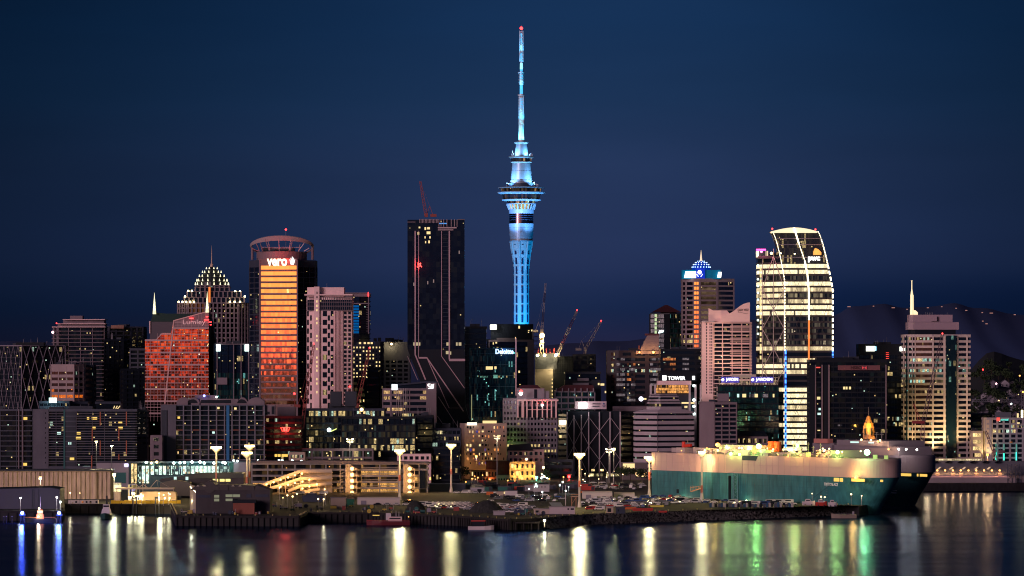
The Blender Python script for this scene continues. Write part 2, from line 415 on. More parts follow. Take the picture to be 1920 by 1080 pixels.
# ------------------------------------------------------------------ materials
PINK = mat('concrete_pink', (0.80, 0.56, 0.54), 0.85, var=0.10)
PINKD = mat('concrete_rose_grey', (0.18, 0.14, 0.16), 0.85, var=0.12)
GREY = mat('concrete_grey', (0.075, 0.08, 0.105), 0.85, var=0.15)
GREYL = mat('concrete_light', (0.25, 0.225, 0.255), 0.85, var=0.10)
GREYD = mat('concrete_dark', (0.035, 0.042, 0.065), 0.85, var=0.2)
BLACK = mat('panel_black', (0.004, 0.007, 0.014), 0.55, var=0.2, spec=0.2)
PDARK = mat('panel_dark', (0.022, 0.028, 0.042), 0.5, var=0.2)
WHITE = mat('white_paint', (0.52, 0.46, 0.47), 0.6, var=0.06)
STEEL = mat('steel', (0.32, 0.30, 0.33), 0.5, 0.3)
MAROON = mat('maroon_roof', (0.10, 0.03, 0.035), 0.7)
ROSE = mat('rose_frame', (0.42, 0.27, 0.27), 0.6)
REDP = mat('red_paint', (0.42, 0.04, 0.03), 0.5)
REDD = mat('crane_red', (0.26, 0.055, 0.045), 0.6)
ORANGE = mat('orange_paint', (0.55, 0.13, 0.03), 0.5)
BRICK = mat('brick', (0.17, 0.06, 0.045), 0.9, var=0.25, scale=0.8)
TEALG = mat('teal_paint', (0.02, 0.10, 0.10), 0.6)
BLUEP = mat('blue_panel', (0.02, 0.14, 0.32), 0.5)
TIMBER = mat('wharf_timber', (0.018, 0.016, 0.018), 0.9, var=0.35, scale=0.6)
ASPH = mat('asphalt', (0.022, 0.021, 0.023), 0.85, var=0.3, scale=0.03)
ROCKM = mat('rock', (0.11, 0.105, 0.10), 0.9, var=0.6, scale=0.5)
BEIGE = mat('beige_render', (0.42, 0.33, 0.26), 0.85, var=0.1)
LEAF = mat('foliage', (0.03, 0.05, 0.02), 0.9, var=0.4, scale=0.5)
BARK = mat('bark', (0.05, 0.035, 0.025), 0.9)
G_DARK = glass('glass_dark', 0.022, es=1.0, cw=1.4)
G_OFF = glass('glass_office', 0.10, 0.05, es=1.3, cw=1.4)
G_BUSY = glass('glass_busy', 0.26, 0.12, 0.85, es=1.4, cw=1.5, dim=0.03)
G_APT = glass('glass_apartment', 0.022, 0, 0.9, es=1.0, cw=1.9, dim=0.006, spec=0.3)
G_TEAL = glass('glass_teal', 0.05, 0.03, 0.3, es=0.9, cw=0.9, base=(0.004, 0.018, 0.022), dim=0.02, cc=(0.3, 0.9, 0.85))
G_VERO = glass('mirror_glass_gold', 0.006, 0, 1, es=2.0, cw=1.6, base=(0.66, 0.50, 0.36), metal=1.0, rough=0.04, wob=0.005, spk=.001)
G_LUM = glass('mirror_glass_red', 0.004, 0, 0.8, es=1.4, cw=2.6, base=(0.36, 0.13, 0.095), metal=1.0, rough=0.05, wob=0.010, ch=2.2, dim=0.0, refl_patch=.82)
G_SIDE = glass('glass_blue_black', 0.02, 0.02, 0.8, es=1.0, cw=2.0, base=(0.006, 0.01, 0.022))
G_PWC = glass('glass_lit_office', 1.2, 1.0, 1.0, es=1.6, cw=1.3, dim=0.1, wc=(1.0, 0.84, 0.50), lo=.66, clus=False, spk=0)
G_PWCD = glass('glass_dim_office', 0.06, 0, 1.0, es=0.8, cw=1.0, dim=0.13, wc=(1.0, 0.78, 0.50))
G_PWCM = glass('glass_half_lit_office', 1.0, 0.9, 1.0, es=1.3, cw=1.6, dim=0.3, wc=(1.0, 0.78, 0.44), lo=.3, clus=False)
G_STR = glass('mirror_strip_glass', 0.02, 0.02, 0.9, es=1.2, cw=1.8, base=(0.16, 0.12, 0.12), metal=1.0, rough=0.08, wob=0.01)
L_WHITE = lampmat('lamp_white', (1.0, 0.97, 0.9), 9)
L_COOL = lampmat('lamp_cool', (0.75, 1.0, 0.95), 8)
L_WARM = lampmat('lamp_warm', (1.0, 0.66, 0.28), 5)
L_YEL = lampmat('lamp_yellow', (1.0, 0.86, 0.42), 14)
L_ORG = lampmat('lamp_orange', (1.0, 0.38, 0.08), 3.2)
L_RED = lampmat('lamp_red', (1.0, 0.03, 0.03), 7)
L_GRN = lampmat('lamp_green', (0.40, 1.0, 0.14), 30)
L_BLUE = lampmat('lamp_blue', (0.12, 0.16, 1.0), 14)
S_WHITE = lampmat('sign_white', (1.0, 1.0, 0.95), 2.6, 'NONE')
S_BLUEW = lampmat('sign_blue_white', (0.45, 0.65, 1.0), 2.2, 'NONE')
S_RED = lampmat('sign_red', (1.0, 0.05, 0.03), 1.6, 'NONE')
S_VERO = lampmat('sign_warm_white', (1.0, 0.80, 0.55), 2.4, 'NONE')
S_CYAN = lampmat('sign_cyan', (0.1, 0.9, 0.75), 1.0, 'NONE')
W_LIT = lampmat('lit_window_warm', (1.0, 0.74, 0.32), 1.1, 'NONE')
W_COOL = lampmat('lit_window_cool', (0.62, 0.95, 0.85), 1.1, 'NONE')

# ================================================================== SETTING
WREF = 0.50
# harbour water: long-exposure water, smooth, with the small slopes that drag reflections out into streaks
wm = bpy.data.materials.new('harbour_water'); wm.use_nodes = True
nt = wm.node_tree; nt.nodes.clear(); ND = nt.nodes.new
out = ND('ShaderNodeOutputMaterial'); mxs = ND('ShaderNodeMixShader'); gls = ND('ShaderNodeBsdfAnisotropic'); gls.distribution = 'BECKMANN'; df = ND('ShaderNodeBsdfDiffuse')
df.inputs[0].default_value = (0.004, 0.010, 0.026, 1); gls.inputs['Color'].default_value = (0.58, 0.75, 1.0, 1)
lw = ND('ShaderNodeFresnel'); lw.inputs[0].default_value = 1.33
fm = ND('ShaderNodeMath'); fm.operation = 'MULTIPLY'; fm.inputs[1].default_value = WREF; nt.links.new(lw.outputs[0], fm.inputs[0])
nt.links.new(fm.outputs[0], mxs.inputs[0]); nt.links.new(df.outputs[0], mxs.inputs[1]); nt.links.new(gls.outputs[0], mxs.inputs[2]); nt.links.new(mxs.outputs[0], out.inputs[0])
g = ND('ShaderNodeTexCoord'); mp_ = ND('ShaderNodeMapping'); mp_.inputs['Scale'].default_value = (0.004, 0.022, 1)
nt.links.new(g.outputs['Object'], mp_.inputs[0]); n_ = ND('ShaderNodeTexNoise'); n_.inputs['Scale'].default_value = 1.0; n_.inputs['Detail'].default_value = 5
nt.links.new(mp_.outputs[0], n_.inputs[0]); mr = ND('ShaderNodeMapRange'); nt.links.new(n_.outputs['Fac'], mr.inputs[0])
mr.inputs[1].default_value = 0.35; mr.inputs[2].default_value = 0.65; mr.inputs[3].default_value = 0.19; mr.inputs[4].default_value = 0.25
nt.links.new(mr.outputs[0], gls.inputs['Roughness'])
m_ = MB(); m_.v = [(-16000, -30000, 0), (16000, -30000, 0), (16000, 9000, 0), (-16000, 9000, 0)]; m_._f((0, 1, 2, 3))
tag(mesh_obj('water', m_, wm), 'dark harbour water with long soft reflections of the city lights', None, kind='structure')

# unseen hills behind the viewer, their height shaped to cut the mirrored glow
m_ = MB(); r_ = random.Random(3)
rid = []
for i in range(361):
    a = R(180 + i * 0.5); rr = 6200
    rid.append((rr * math.cos(a), rr * math.sin(a) - 400, 100 + 60 * noise.noise((i * 0.13, 0, 3)) + 34 * noise.noise((i * .83, 5, 3))))
b0 = len(m_.v)
for x, y, z in rid: m_.v += [(x, y, z), (x * .8, y * .8, -2), (x * 1.4, y * 1.4, -2)]
for i in range(360):
    a = b0 + i * 3; m_._f((a, a + 3, a + 4, a + 1)); m_._f((a, a + 2, a + 5, a + 3))
tag(mesh_obj('hills', m_, mat('dark_land', (0.02, 0.022, 0.02), 0.95)), 'unseen dark shore and hills behind the viewer, shaped to cut the mirrored glow', None, kind='structure')

# wharves and reclaimed land
q = lambda px, py: (X(px, gy(py)), gy(py))
dS = Vector((119.0, -194.0)).normalized(); A1 = Vector((82.8, 2434.0)); nS = Vector((dS.y, -dS.x))   # first ship: stern corner, direction, outward side
qs = lambda u, o: tuple(A1 + dS * u + nS * o)
edgeA = [q(-300, 958), q(114, 958), q(119, 945), q(322, 946)]; edgeB = [q(322, 946), q(332, 967), q(560, 968), q(575, 961), q(700, 961)]; edgeC = [q(700, 961), q(860, 967), q(955, 974), q(1010, 972)]
edgeR = [q(1008, 972), q(1100, 964), q(1240, 959), q(1400, 954), q(1500, 950), q(1640, 945)]
shore = edgeA + edgeB[1:] + edgeC[1:] + edgeR[1:] + [ qs(212, 4), qs(-6, 4), (X(1265, 2760), 2760), (900, 2760), (900, 3200), (-900, 3200)]
land = MB().prism([p for i, p in enumerate(shore)], -3, GZ)
landm = ASPH
tag(mesh_obj('wharf_ground', land, landm), 'dark asphalt of the port wharves', None, kind='structure')
city = MB(); n = 24
for j in range(13):
    for i in range(n + 1):
        Y = 3150 + j * 260; x = -1500 + 3400 * i / n
        city.v.append((x, Y, 3.2 + min(1, j / 2) * 22 + 6 * noise.noise((i * .3, j * .4, 1))))
for j in range(12):
    for i in range(n):
        a = j * (n + 1) + i; city._f((a, a + 1, a + n + 2, a + n + 1))
tag(mesh_obj('terrain', city, GREYD), 'rising ground under the city', None, kind='structure')

# far ranges
def ridge(name, label, Y, rows, zb, m, depth=2500, x0=-1400, x1=1400, step=12, rough=1.0):
    mb = MB(); N = int((x1 - x0) / step) + 1; b0 = 0
    for i in range(N):
        px = x0 + 960 + i * step
        t = rows[0][1]
        for (a, ya), (b2, yb_) in zip(rows, rows[1:]):
            if a <= px <= b2: t = ya + (yb_ - ya) * (0.5 - 0.5 * math.cos(math.pi * (px - a) / (b2 - a)))
        if px > rows[-1][0]: t = rows[-1][1]
        t += rough * 2.2 * noise.noise((px * .03, 1.1, 2)) + rough * noise.noise((px * .12, 7, 2))
        x = X(px, Y); mb.v += [(x, Y, Z(t, Y)), (x, Y - depth, zb), (x * 1.1, Y + depth, zb), (x * 0.97, Y - depth * .4, zb + (Z(t, Y) - zb) * .62)]
    for i in range(N - 1):
        a = i * 4; mb._f((a + 1, a + 5, a + 7, a + 3)); mb._f((a + 3, a + 7, a + 4, a)); mb._f((a, a + 4, a + 6, a + 2))
    return tag(mesh_obj(name, mb, m, smooth=True), label, None, kind='structure')
HILLM = mat('far_hill', (0.040, 0.075, 0.20), 1.0)  # distant haze is put into this blue hill colour
ridge('hills', 'far dark violet ranges on the horizon', 14000, [(-500, 640), (0, 640), (400, 650), (900, 655), (1150, 640), (1400, 600), (1560, 592), (1600, 574), (1660, 570), (1700, 577), (1740, 576), (1790, 569), (1830, 577), (1920, 590), (2360, 620)], -40, HILLM)
for i, (px, py) in enumerate([(1592, 574), (1638, 573), (1675, 576), (1740, 576), (1766, 574), (1793, 577), (1812, 581), (1842, 585), (1859, 586), (1903, 589), (1843, 601), (1850, 606), (1701, 579)]):
    mb = MB(); Y = 13300 if py < 595 else 12700; c = P(px, py, Y); w = rng.choice([2, 5, 3]); mb.box(c.x - w, c.x + w, Y, Y + 8, c.z - 3, c.z - .5)
    tag(mesh_obj('hill_house', mb, mat('hill_light', (0.1, 0.08, 0.08), emit=(1.0, 0.45, 0.35), es=0.12 if i % 3 else 0.35, samp='NONE'), loc=(c.x, Y, c.z - 3)), 'tiny lit house on the far ridge', 'house', 'houses lit on the far ridge')

# ================================================================== SKY TOWER
D = 3300.0; ax = X(977.5, D); pm = D / FX
tw_ = T('observation_tower', 'very tall white concrete observation tower floodlit cyan blue with needle mast', 'tower', (ax, D, 20))
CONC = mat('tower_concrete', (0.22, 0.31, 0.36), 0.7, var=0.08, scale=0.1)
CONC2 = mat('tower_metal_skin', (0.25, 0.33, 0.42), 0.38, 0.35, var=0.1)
zz = lambda py: Z(py, D)
sh = MB(); prof = [(20, 14.2), (zz(640), 14.2), (zz(510), 14.3), (zz(492), 14.9), (zz(478), 16.8), (zz(464), 18.8), (zz(453), 20.6)]
sh.lathe(ax, D, [(z, r * pm) for z, r in prof], 40)
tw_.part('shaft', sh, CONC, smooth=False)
# eight ribs of the shaft that flare under the drum
rb = MB()
for k in range(8):
    t = math.pi / 8 + k * math.pi / 4 + 0.2; c, s = math.cos(t), math.sin(t)
    for (p0, r0), (p1, r1) in (((505, 13.6), (480, 16.6)), ((480, 16.6), (453, 21.4))):
        rb.beam((ax + c * r0 * pm, D + s * r0 * pm, zz(p0)), (ax + c * r1 * pm, D + s * r1 * pm, zz(p1)), 1.1, 1.1)
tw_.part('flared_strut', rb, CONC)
SLOT = mat('shaft_slot_glass', (0.01, 0.02, 0.06), 0.2)
for k in range(8):
    t = -math.pi / 2 + 0.13 + k * math.pi / 4; c, s = math.cos(t), math.sin(t)
    mb = MB()
    for j in range(9):
        y1 = 463 + 18.15 * j; y0 = y1 + 14 if j else 459
        if j == 0: y1 = 455; y0 = 459.5
        else: y1 = 463.5 + 18.15 * (j - 1); y0 = y1 + 14
        rr = 14.25 + (4.6 * max(0, (1 - (y1 + 7 - 453) / 45)) if y1 < 498 else 0) + (1 if j == 0 else 0)
        mb.rbox((ax + c * (rr - .35) * pm, D + s * (rr - .35) * pm), 0.5, 0.78, zz(y0), zz(y1), t)
    tw_.part('shaft_window', mb, SLOT)
def ring(name, m, rows, n=48, smooth=False, **k):
    return tw_.part(name, MB().lathe(ax, D, [(zz(y), r * pm) for y, r in rows], n), m, smooth=smooth, **k)
ring('shaft_collar', CONC2, [(453, 22), (451.2, 22.3)])
mb = MB()
for y0, y1, r0, r1 in ((451, 443.5, 20.8, 21.6), (443, 435.5, 21.8, 22.4), (435, 427.5, 22.5, 22.9), (427, 419.5, 23, 23.2)):
    mb.lathe(ax, D, [(zz(y0), r0 * pm), (zz(y1), r1 * pm), (zz(y1) + .01, r1 * pm * .97), (zz(y1 - .5), r1 * pm * .97)], 48)
tw_.part('lower_drum', mb, CONC2)
ring('dark_drum', mat('drum_louvre', (0.16, 0.12, 0.14), 0.12, 1.0), [(419.5, 22.6), (401, 22.6)])
for y in (405, 409, 413): ring('drum_rail', mat('drum_rail_blue', (0.03, 0.06, 0.12), .4), [(y, 22.9), (y - .5, 22.9)])
ring('upper_drum', CONC2, [(401, 23), (393, 23.6)])
POD = glass('pod_glass', 0.5, 0.2, 0.9, es=0.9, cw=1.5, dim=0.08, wc=(1.0, 0.55, 0.25))
PODW = glass('pod_warm_glass', 1.0, 1.0, 1.0, es=1.6, cw=3.2, dim=0.4, wc=(1.0, 0.72, 0.25))
ring('restaurant_window', PODW, [(393, 22.0), (383.5, 24.5)])
mb = MB()
for k in range(24):
    t = k * math.pi / 12; c, s = math.cos(t), math.sin(t)
    mb.beam((ax + c * 23.6 * pm, D + s * 23.6 * pm, zz(393)), (ax + c * 27.5 * pm, D + s * 27.5 * pm, zz(383)), 0.8)
tw_.part('pod_strut', mb, CONC)
for n1, m1, rows in (('pod_floor', CONC2, [(383.3, 27.5), (382, 27.8)]), ('pod_window', POD, [(382, 25.5), (377, 26.5)]), ('pod_eave', CONC, [(377, 29), (375.6, 37), (374.4, 37), (374, 35)]),
                     ('pod_window', POD, [(374, 34), (364.5, 36)]), ('pod_eave', CONC, [(364.5, 37), (362, 45), (360.6, 45), (360, 40)]), ('pod_window', POD, [(360, 37), (354, 38)]),
                     ('pod_eave', CONC, [(354, 38.5), (352.8, 44), (351.9, 44), (351, 40)]), ('roof_plant', mat('pod_plant', (0.03, 0.045, 0.08), .5), [(351, 27), (344, 26)]), ('pod_floor', CONC2, [(344, 23.5), (343, 23.5)]),
                     ('plant_deck', mat('pod_plant_grey', (0.16, 0.16, 0.2), .5), [(343, 22), (338, 21)]),
                     ('lower_cone', CONC2, [(337.5, 19.8), (320.5, 18.4), (320, 18.1), (306, 17)]), ('deck_ring', CONC, [(305.8, 18), (304.6, 19.8), (303.6, 19.8), (303, 18)]),
                     ('sky_deck_window', POD, [(303, 18.3), (297, 19.3)]), ('deck_ring', CONC, [(297, 20), (294.8, 23.8), (293.8, 23.8), (293, 21)]),
                     ('upper_cone', CONC2, [(293, 13.4), (270.5, 10)]), ('deck_ring', CONC, [(270, 10.5), (267.6, 13.2), (266.8, 13.2), (266, 12)])):
    ring(n1, m1, rows)
AERS = lampmat('mast_glow', (0.15, 0.62, 1.0), 0.9, 'NONE')
MASTM = mat('mast_steel', (0.6, 0.64, 0.7), 0.45, 0.2)
ring('mast_base', MASTM, [(266, 5.2), (234, 5.0)], 16)
mb = MB(); mb.lattice((ax, D, zz(234)), (ax, D, zz(180)), 3.4, 16, 0.38)
mb.cyl((ax, D, zz(234)), (ax, D, zz(180)), 1.15, 1.0, 10)
for k in range(18):
    z = zz(233 - k * 2.9); mb.lathe(ax, D, [(z, 2.6), (z + .35, 2.6)], 12)
tw_.part('mast_section', mb, MASTM)
mb = MB(); mb.lathe(ax, D, [(zz(180), 2.8), (zz(178.5), 2.9), (zz(177.5), 2.9)], 12); mb.cyl((ax, D, zz(178)), (ax, D, zz(158)), 1.2, 1.0, 10)
for k in range(7):
    z = zz(158 - k * 2.9); mb.lathe(ax, D, [(z, 2.1), (z + .5, 2.1)], 12)
mb.cyl((ax, D, zz(159)), (ax, D, zz(137)), 1.25, 1.1, 10); mb.lathe(ax, D, [(zz(138), 2.2), (zz(136.6), 2.8), (zz(135.6), 2.8)], 12)
tw_.part('mast_section', mb, MASTM)
mb = MB(); mb.cyl((ax, D, zz(136)), (ax, D, zz(108)), 0.95, 0.7, 8); mb.lattice((ax, D, zz(116)), (ax, D, zz(58)), 2.7, 18, 0.34); mb.cyl((ax, D, zz(108)), (ax, D, zz(60)), 0.62, 0.4, 8)
for y in (113, 98, 80, 71): mb.lathe(ax, D, [(zz(y), 1.6), (zz(y - 1.2), 1.6)], 10)
tw_.part('mast_section', mb, MASTM)
GLOW = lampmat('mast_core_glow', (0.06, 0.50, 1.0), 1.3, 'NONE'); GLOWB = lampmat('mast_core_glow_bright', (0.35, 0.85, 1.0), 1.3, 'NONE')  # glow added on the core tubes to brighten the floodlit mast
for a_, b2_, r1_, m_ in ((262, 238, 2.28, GLOWB), (233, 205, 1.3, GLOWB), (204, 184, 1.25, GLOW), (176, 160, 1.3, GLOW), (159, 150, 1.4, GLOWB), (149, 139, 1.4, GLOW), (134, 122, 1.1, GLOW), (130, 118, 1.2, GLOWB), (114, 100, .85, GLOW), (95, 84, .9, GLOWB), (82, 62, .62, GLOW)):
    tw_.part('lit_core', MB().cyl((ax, D, zz(a_)), (ax, D, zz(b2_)), r1_, r1_ * .9, 10), m_)
tw_.part('beacon', MB().ball((ax, D, zz(53)), 1.3), L_RED); tw_.part('mast_tip', MB().cyl((ax, D, zz(57)), (ax, D, zz(47)), 0.25, 0.1, 6), STEEL)
mb = MB()
for dx, h in ((-16, 12), (-14.5, 7), (-18, 6), (17, 6), (19.5, 7), (21, 5), (15, 5)):
    mb.cyl((ax + dx * pm, D - 3, zz(294)), (ax + dx * pm, D - 3, zz(294 - h)), .22, .15, 5)
for dx, h in ((-27, 8), (-23, 7), (-20, 5), (24, 9), (28, 6), (31, 5)):
    mb.cyl((ax + dx * pm, D - 5, zz(352)), (ax + dx * pm, D - 5, zz(352 - h)), .2, .15, 5); mb.ball((ax + dx * pm, D - 5, zz(352 - h)), .6)
tw_.part('aerial', mb, MASTM)
FB = (0.0, 0.50, 0.95)
def flood(dx, dy, z, tgt, pw, cone=40, c=FB, rad=1.0, bl=.6):
    p = Vector((ax + dx, D + dy, z)); light('SPOT', p, pw, c, rad, Vector((ax, D, tgt)) - p, R(cone), bl, tw_.root)
for dx, dy in ((-48, -52), (52, -46), (6, -72)):
    flood(dx, dy, 34, 66, 2.8e5, 62, (0, .44, 1)); flood(dx, dy, 34, 118, 5.6e5, 40, (0, .44, 1)); flood(dx, dy, 34, 160, 8.4e5, 26, (0, .44, 1))
for s in (-1, 1):
    flood(s * 13, -12, zz(349), zz(318), 6.5e4, 74, (0.24, 0.60, 1.0)); flood(s * 7.5, -7, zz(291), zz(276), 2.0e4, 90, (0.24, 0.62, 1.0)); flood(s * 4.6, -4, zz(264), zz(248), 2.4e4, 70, (0.1, .72, 1.0))
    flood(s * 30, -36, zz(470), zz(372), 3.4e5, 44, (.16, .46, 1.0)); flood(s * 5, -7, zz(236), zz(200), 2.2e4, 50); flood(s * 5, -6, zz(180), zz(148), 1.6e4, 48); flood(s * 5, -6, zz(138), zz(110), 1.5e4, 48); flood(s * 5, -6, zz(104), zz(76), 9e3, 50)
flood(0, -40, zz(425), zz(372), 6e4, 50, (0.4, 0.5, 1.0))

# ================================================================== THE SKYLINE, left to right
def spire(th, px, y0, y1, D, r, m, name='spire', lights=True, c=(1.0, .9, .6)):
    o = th.part(name, MB().cyl(P(px, y0, D), P(px, y1, D), r, 0.08, 8), m)
    return o
# diagrid block
D = 2950
th = tower('office_block', 'low dark glass block wrapped in a pale diagonal lattice at the left edge', 'office block', [(-40, 14), (41, 0), (122, 22)], D, 648, 775, 4.0, BLACK, G_DARK, sp=.2, ins=.15, cap=1.0, t=25)
mb = MB(); rows = [648, 673, 705, 736, 768, 800]
def dgp(fr, px, py): 
    (pa, ya), (pb, yb2) = fr; t = (px - pa) / (pb - pa); Y = D + ya + (yb2 - ya) * t - .35; return P(px, py, Y)
for (fr, x0, step, cnt) in ((((-40, 14), (41, 0)), -36, 8.7, 9), (((41, 0), (122, 22)), 42, 15.6, 5)):
    for k in range(5):
        for i in range(-1, cnt + 2):
            xa = x0 + step * (i + (0.5 if k % 2 else 0))
            for dx in (-.5, .5):
                xb = xa + step * dx
                if fr[0][0] <= xa <= fr[1][0] and fr[0][0] <= xb <= fr[1][0]: mb.beam(dgp(fr, xa, rows[k]), dgp(fr, xb, rows[k + 1]), .40 if fr[0][0] > 0 else .24)
    mb.beam(dgp(fr, fr[0][0], 648), dgp(fr, fr[1][0], 648), .6)
mb.beam(P(122, 648, D + 21.5), P(124, 800, D + 21.5), .4); mb.beam(P(41, 648, D - .4), P(39, 800, D - .4), .5)
th.part('diagonal_lattice', mb, mat('lattice_steel', (0.20, 0.17, 0.21), .6)); th.pbox('plant_room', 30, 82, 642, 649, D + 8, 12, BLACK)
th.part('antenna', MB().cyl(P(44, 643, D + 9), P(44, 635, D + 9), .15, .1, 5).cyl(P(70, 643, D + 9), P(70, 633, D + 9), .15, .1, 5), STEEL)

th = tower('apartment_tower', 'pinkish apartment tower of thin balcony slabs with stepped penthouse', 'apartment tower', [(97, 8), (106, 0), (196, 4)], 3100, 613, 770, 2.9, PINKD, G_APT, sp=.18, ins=2.0, pil=9, pw=.5, pp=-.9, cap=.5, t=24)
th.part('penthouse', MB().box(X(108, 3104), X(196, 3104), 3104, 3122, th.z1, Z(607.5, 3104)).box(X(118, 3105), X(195, 3105), 3105.5, 3120, Z(607.5, 3105), Z(599, 3105)).box(X(131, 3105), X(154, 3105), 3107, 3118, Z(599, 3105), Z(592, 3105)), PINKD)
mb = MB()
for y, a, b2 in ((607, 107, 197), (599, 117, 196), (613, 97, 197)): mb.box(X(a, 3098), X(b2, 3098), 3100, 3124, Z(y + .6, 3098), Z(y - .6, 3098))
th.part('balcony_rail', mb, PINK)
th.part('obstruction_light', MB().ball(P(99, 623, 3096), .9), lampmat('lamp_pinkish', (1, .5, .6), 8)); th.part('obstruction_light', MB().ball(P(106, 606, 3096), .5), L_RED)

th = tower('apartment_tower', 'square apartment tower with boxed balconies and an orange lit top floor, half hidden', 'apartment tower', [(196, 2), (204, 0), (246, 6), (269, 12)], 3160, 612, 690, 3.1, GREY, G_APT, sp=.36, ins=.8, pil=7, pw=1.0, cap=1.2, clut=4)
th.pbox('crown', 208, 232, 610, 616, 3158, 6, mat('orange_grey_panel', (.5, .26, .18), .8))
tower('office_block', 'plain dark block with two yellow windows low down beside the red glass tower', 'office block', [(225, 0), (273, 5)], 3010, 691, 778, 3.4, BLACK, G_DARK, sp=.45, pil=5, clut=5)
tower('office_block', 'slim black office slab between the balcony tower and the red glass tower', 'office block', [(195, 0), (232, 4)], 3050, 636, 778, 3.4, BLACK, G_DARK, sp=.4, pil=4)
tower('apartment_block', 'small grey gridded apartment block tucked left of the red glass tower', 'apartment block', [(243, 0), (274, 3)], 3020, 653, 695, 3.2, GREY, G_APT, sp=.35, pil=5, pw=.9)
# low beige offices with two glowing orange floors
D = 2900
th = tower('office_building', 'small beige office building with two glowing orange window rows', 'office building', [(95, 2), (139, 0), (157, 8)], D, 683, 770, 4.1, mat('office_beige', (.34, .26, .26), .8, var=.1), lambda k: {3: 0, 4: 0}.get(k, 1) and G_SIDE or glass('window_orange', 1.3, 1, 1, es=1.6, cw=5, wc=(1.0, .20, .02)), sp=.5, ins=.4, pil=5, pw=.7, first=3.6, t=16)
th2 = tower('office_building', 'brownish stepped offices right of the building with orange windows', 'office building', [(105, 9), (150, 8), (176, 14)], D + 12, 684, 770, 4.1, GREYD, G_DARK, sp=.55, ins=.4, pil=8, t=16)
th2.part('gable', MB().slab([P(120, 686, D + 19), P(162, 686, D + 19), P(140, 676, D + 19)], 8), PINKD)
# mall roof with a bright cyan sign
D = 2800
th = tower('shop_building', 'low dark building with a glaring cyan white rooftop sign', 'shop', [(73, 0), (130, 2)], D, 752, 775, 3.6, GREYD, G_OFF, sp=.5, pil=3, pw=.3, t=20)
th.pbox('signboard', 92, 106, 746, 755, D - .5, 1.0, lampmat('sign_glare', (.55, 1.0, .92), 4.0)); light('POINT', P(99, 751, D - 4), 4e3, (.5, 1, .95), 1, parent=th.root)
tower('service_block', 'windowless grey roof block behind the long left apartments', 'service block', [(128, 0), (165, 3)], 2810, 753, 775, 8, PDARK, G_DARK, t=20)
tower('service_block', 'pale low roof block near the yellow logo', 'service block', [(178, 0), (226, 3)], 2815, 753, 775, 8, GREYD, G_DARK, t=20)

# Lumley style wedge of mirror glass
D = 2900; k9 = -math.tan(R(7.5)) * D / FX
yy = lambda px: D + (px - 330) * k9
def PW(px, py, o=0): return P(px, py, yy(px) + o)
th = T('office_tower', 'red glowing mirror glass wedge tower with slanted roof and two lit spires', 'office tower', (X(335, D), D, 0))
outl = [(272, 870), (272, 637), (293, 637), (304, 625), (321, 625), (325, 602), (391, 584), (392, 870)]
def PWs(px, py, o=0): p = PW(px, py, o); return p
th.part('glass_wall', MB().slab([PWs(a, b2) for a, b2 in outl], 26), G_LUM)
mb = MB()
for i in range(19):
    px = 276 + i * 6.4; top = 637 if px < 293 else (625 if px < 323 else 602 - (px - 325) * 18 / 66)
    if px < 391: mb.beam(PW(px, top, -.1), PW(px, 790, -.1), .22)
for j in range(16):
    y = 604 + j * 11.4
    x0 = 272 if y > 637 else (300 if y > 625 else 325); mb.beam(PW(x0, y, -.12), PW(391.5, y, -.12), .55 if j % 2 == 0 else 1.15)
    y2 = y + 5.7; mb.beam(PW(272 if y2 > 637 else (300 if y2 > 625 else 325), y2, -.12), PW(391.5, y2, -.12), .2)
th.part('mullion_grid', mb, ROSE)
mb = MB(); mb.beam(PW(326, 601, -.3), PW(309, 757, -.3), .9); mb.beam(PW(325, 601.5, -.3), PW(391.5, 583.5, -.3), .7); mb.beam(PW(272, 637, -.2), PW(293, 637, -.2), .5); mb.beam(PW(293, 637, -.2), PW(304, 625, -.2), .5); mb.beam(PW(304, 625, -.2), PW(321, 625, -.2), .5)
th.part('edge_fin', mb, mat('fin_rose', (.62, .36, .33), .5))
th.part('sign_panel', MB().slab([PW(325.5, 602, -.14), PW(391.3, 584, -.14), PW(391.3, 614, -.14), PW(325, 614, -.14)], .05), mat('sign_panel_rose', (.16, .09, .10), .5))
th.text('sign', 'Lumley', 364, 604, 43, 12, 0, mat('sign_letters_rose', (.9, .62, .60), .5, emit=(1, .5, .5), es=.12, samp='NONE'), rz=-R(7.5), loc=PW(364, 605, -.6), wm=43 * D / FX, hm=11.5 * D / FX)  # unlit letters get a faint added glow to read brighter
for px, py, w in ((359.5, 597, 8), (389, 594, 4), (388, 600, 9), (395, 604, 5), (396, 609, 3)):
    th.part('red_light', MB().box(X(px - w / 2, D), X(px + w / 2, D), yy(px) - 1.4, yy(px) - .9, Z(py + .8, D), Z(py - .8, D)), L_RED)
th.part('side_wall', MB().slab([P(392, 586, D + 2), P(397, 600, D + 10), P(404, 640, D + 10), P(404, 870, D + 10), P(392, 870, D + 2)], 12), BLACK)
D2 = 2935
th.part('rear_block', MB().box(X(281, D2), X(326, D2), D2, D2 + 20, 0, Z(603, D2)), mat('rear_panel', (.085, .07, .085), .6))
th.part('rear_fin', MB().box(X(280, D2), X(282, D2), D2 - 1, D2, Z(625, D2), Z(602, D2)), PINK)
th.part('roof', MB().slab([P(282, 603, D2 - .5), P(326, 603, D2 - .5), P(374, 588, D2 - .5), P(312, 588, D2 - .5), P(291, 586, D2 - .5), P(287, 589, D2 - .5)], 18), mat('dark_green_roof', (.01, .035, .03), .35))
SP = mat('spire_lit', (.6, .6, .5), .5, emit=(1.0, .95, .55), es=1.0)
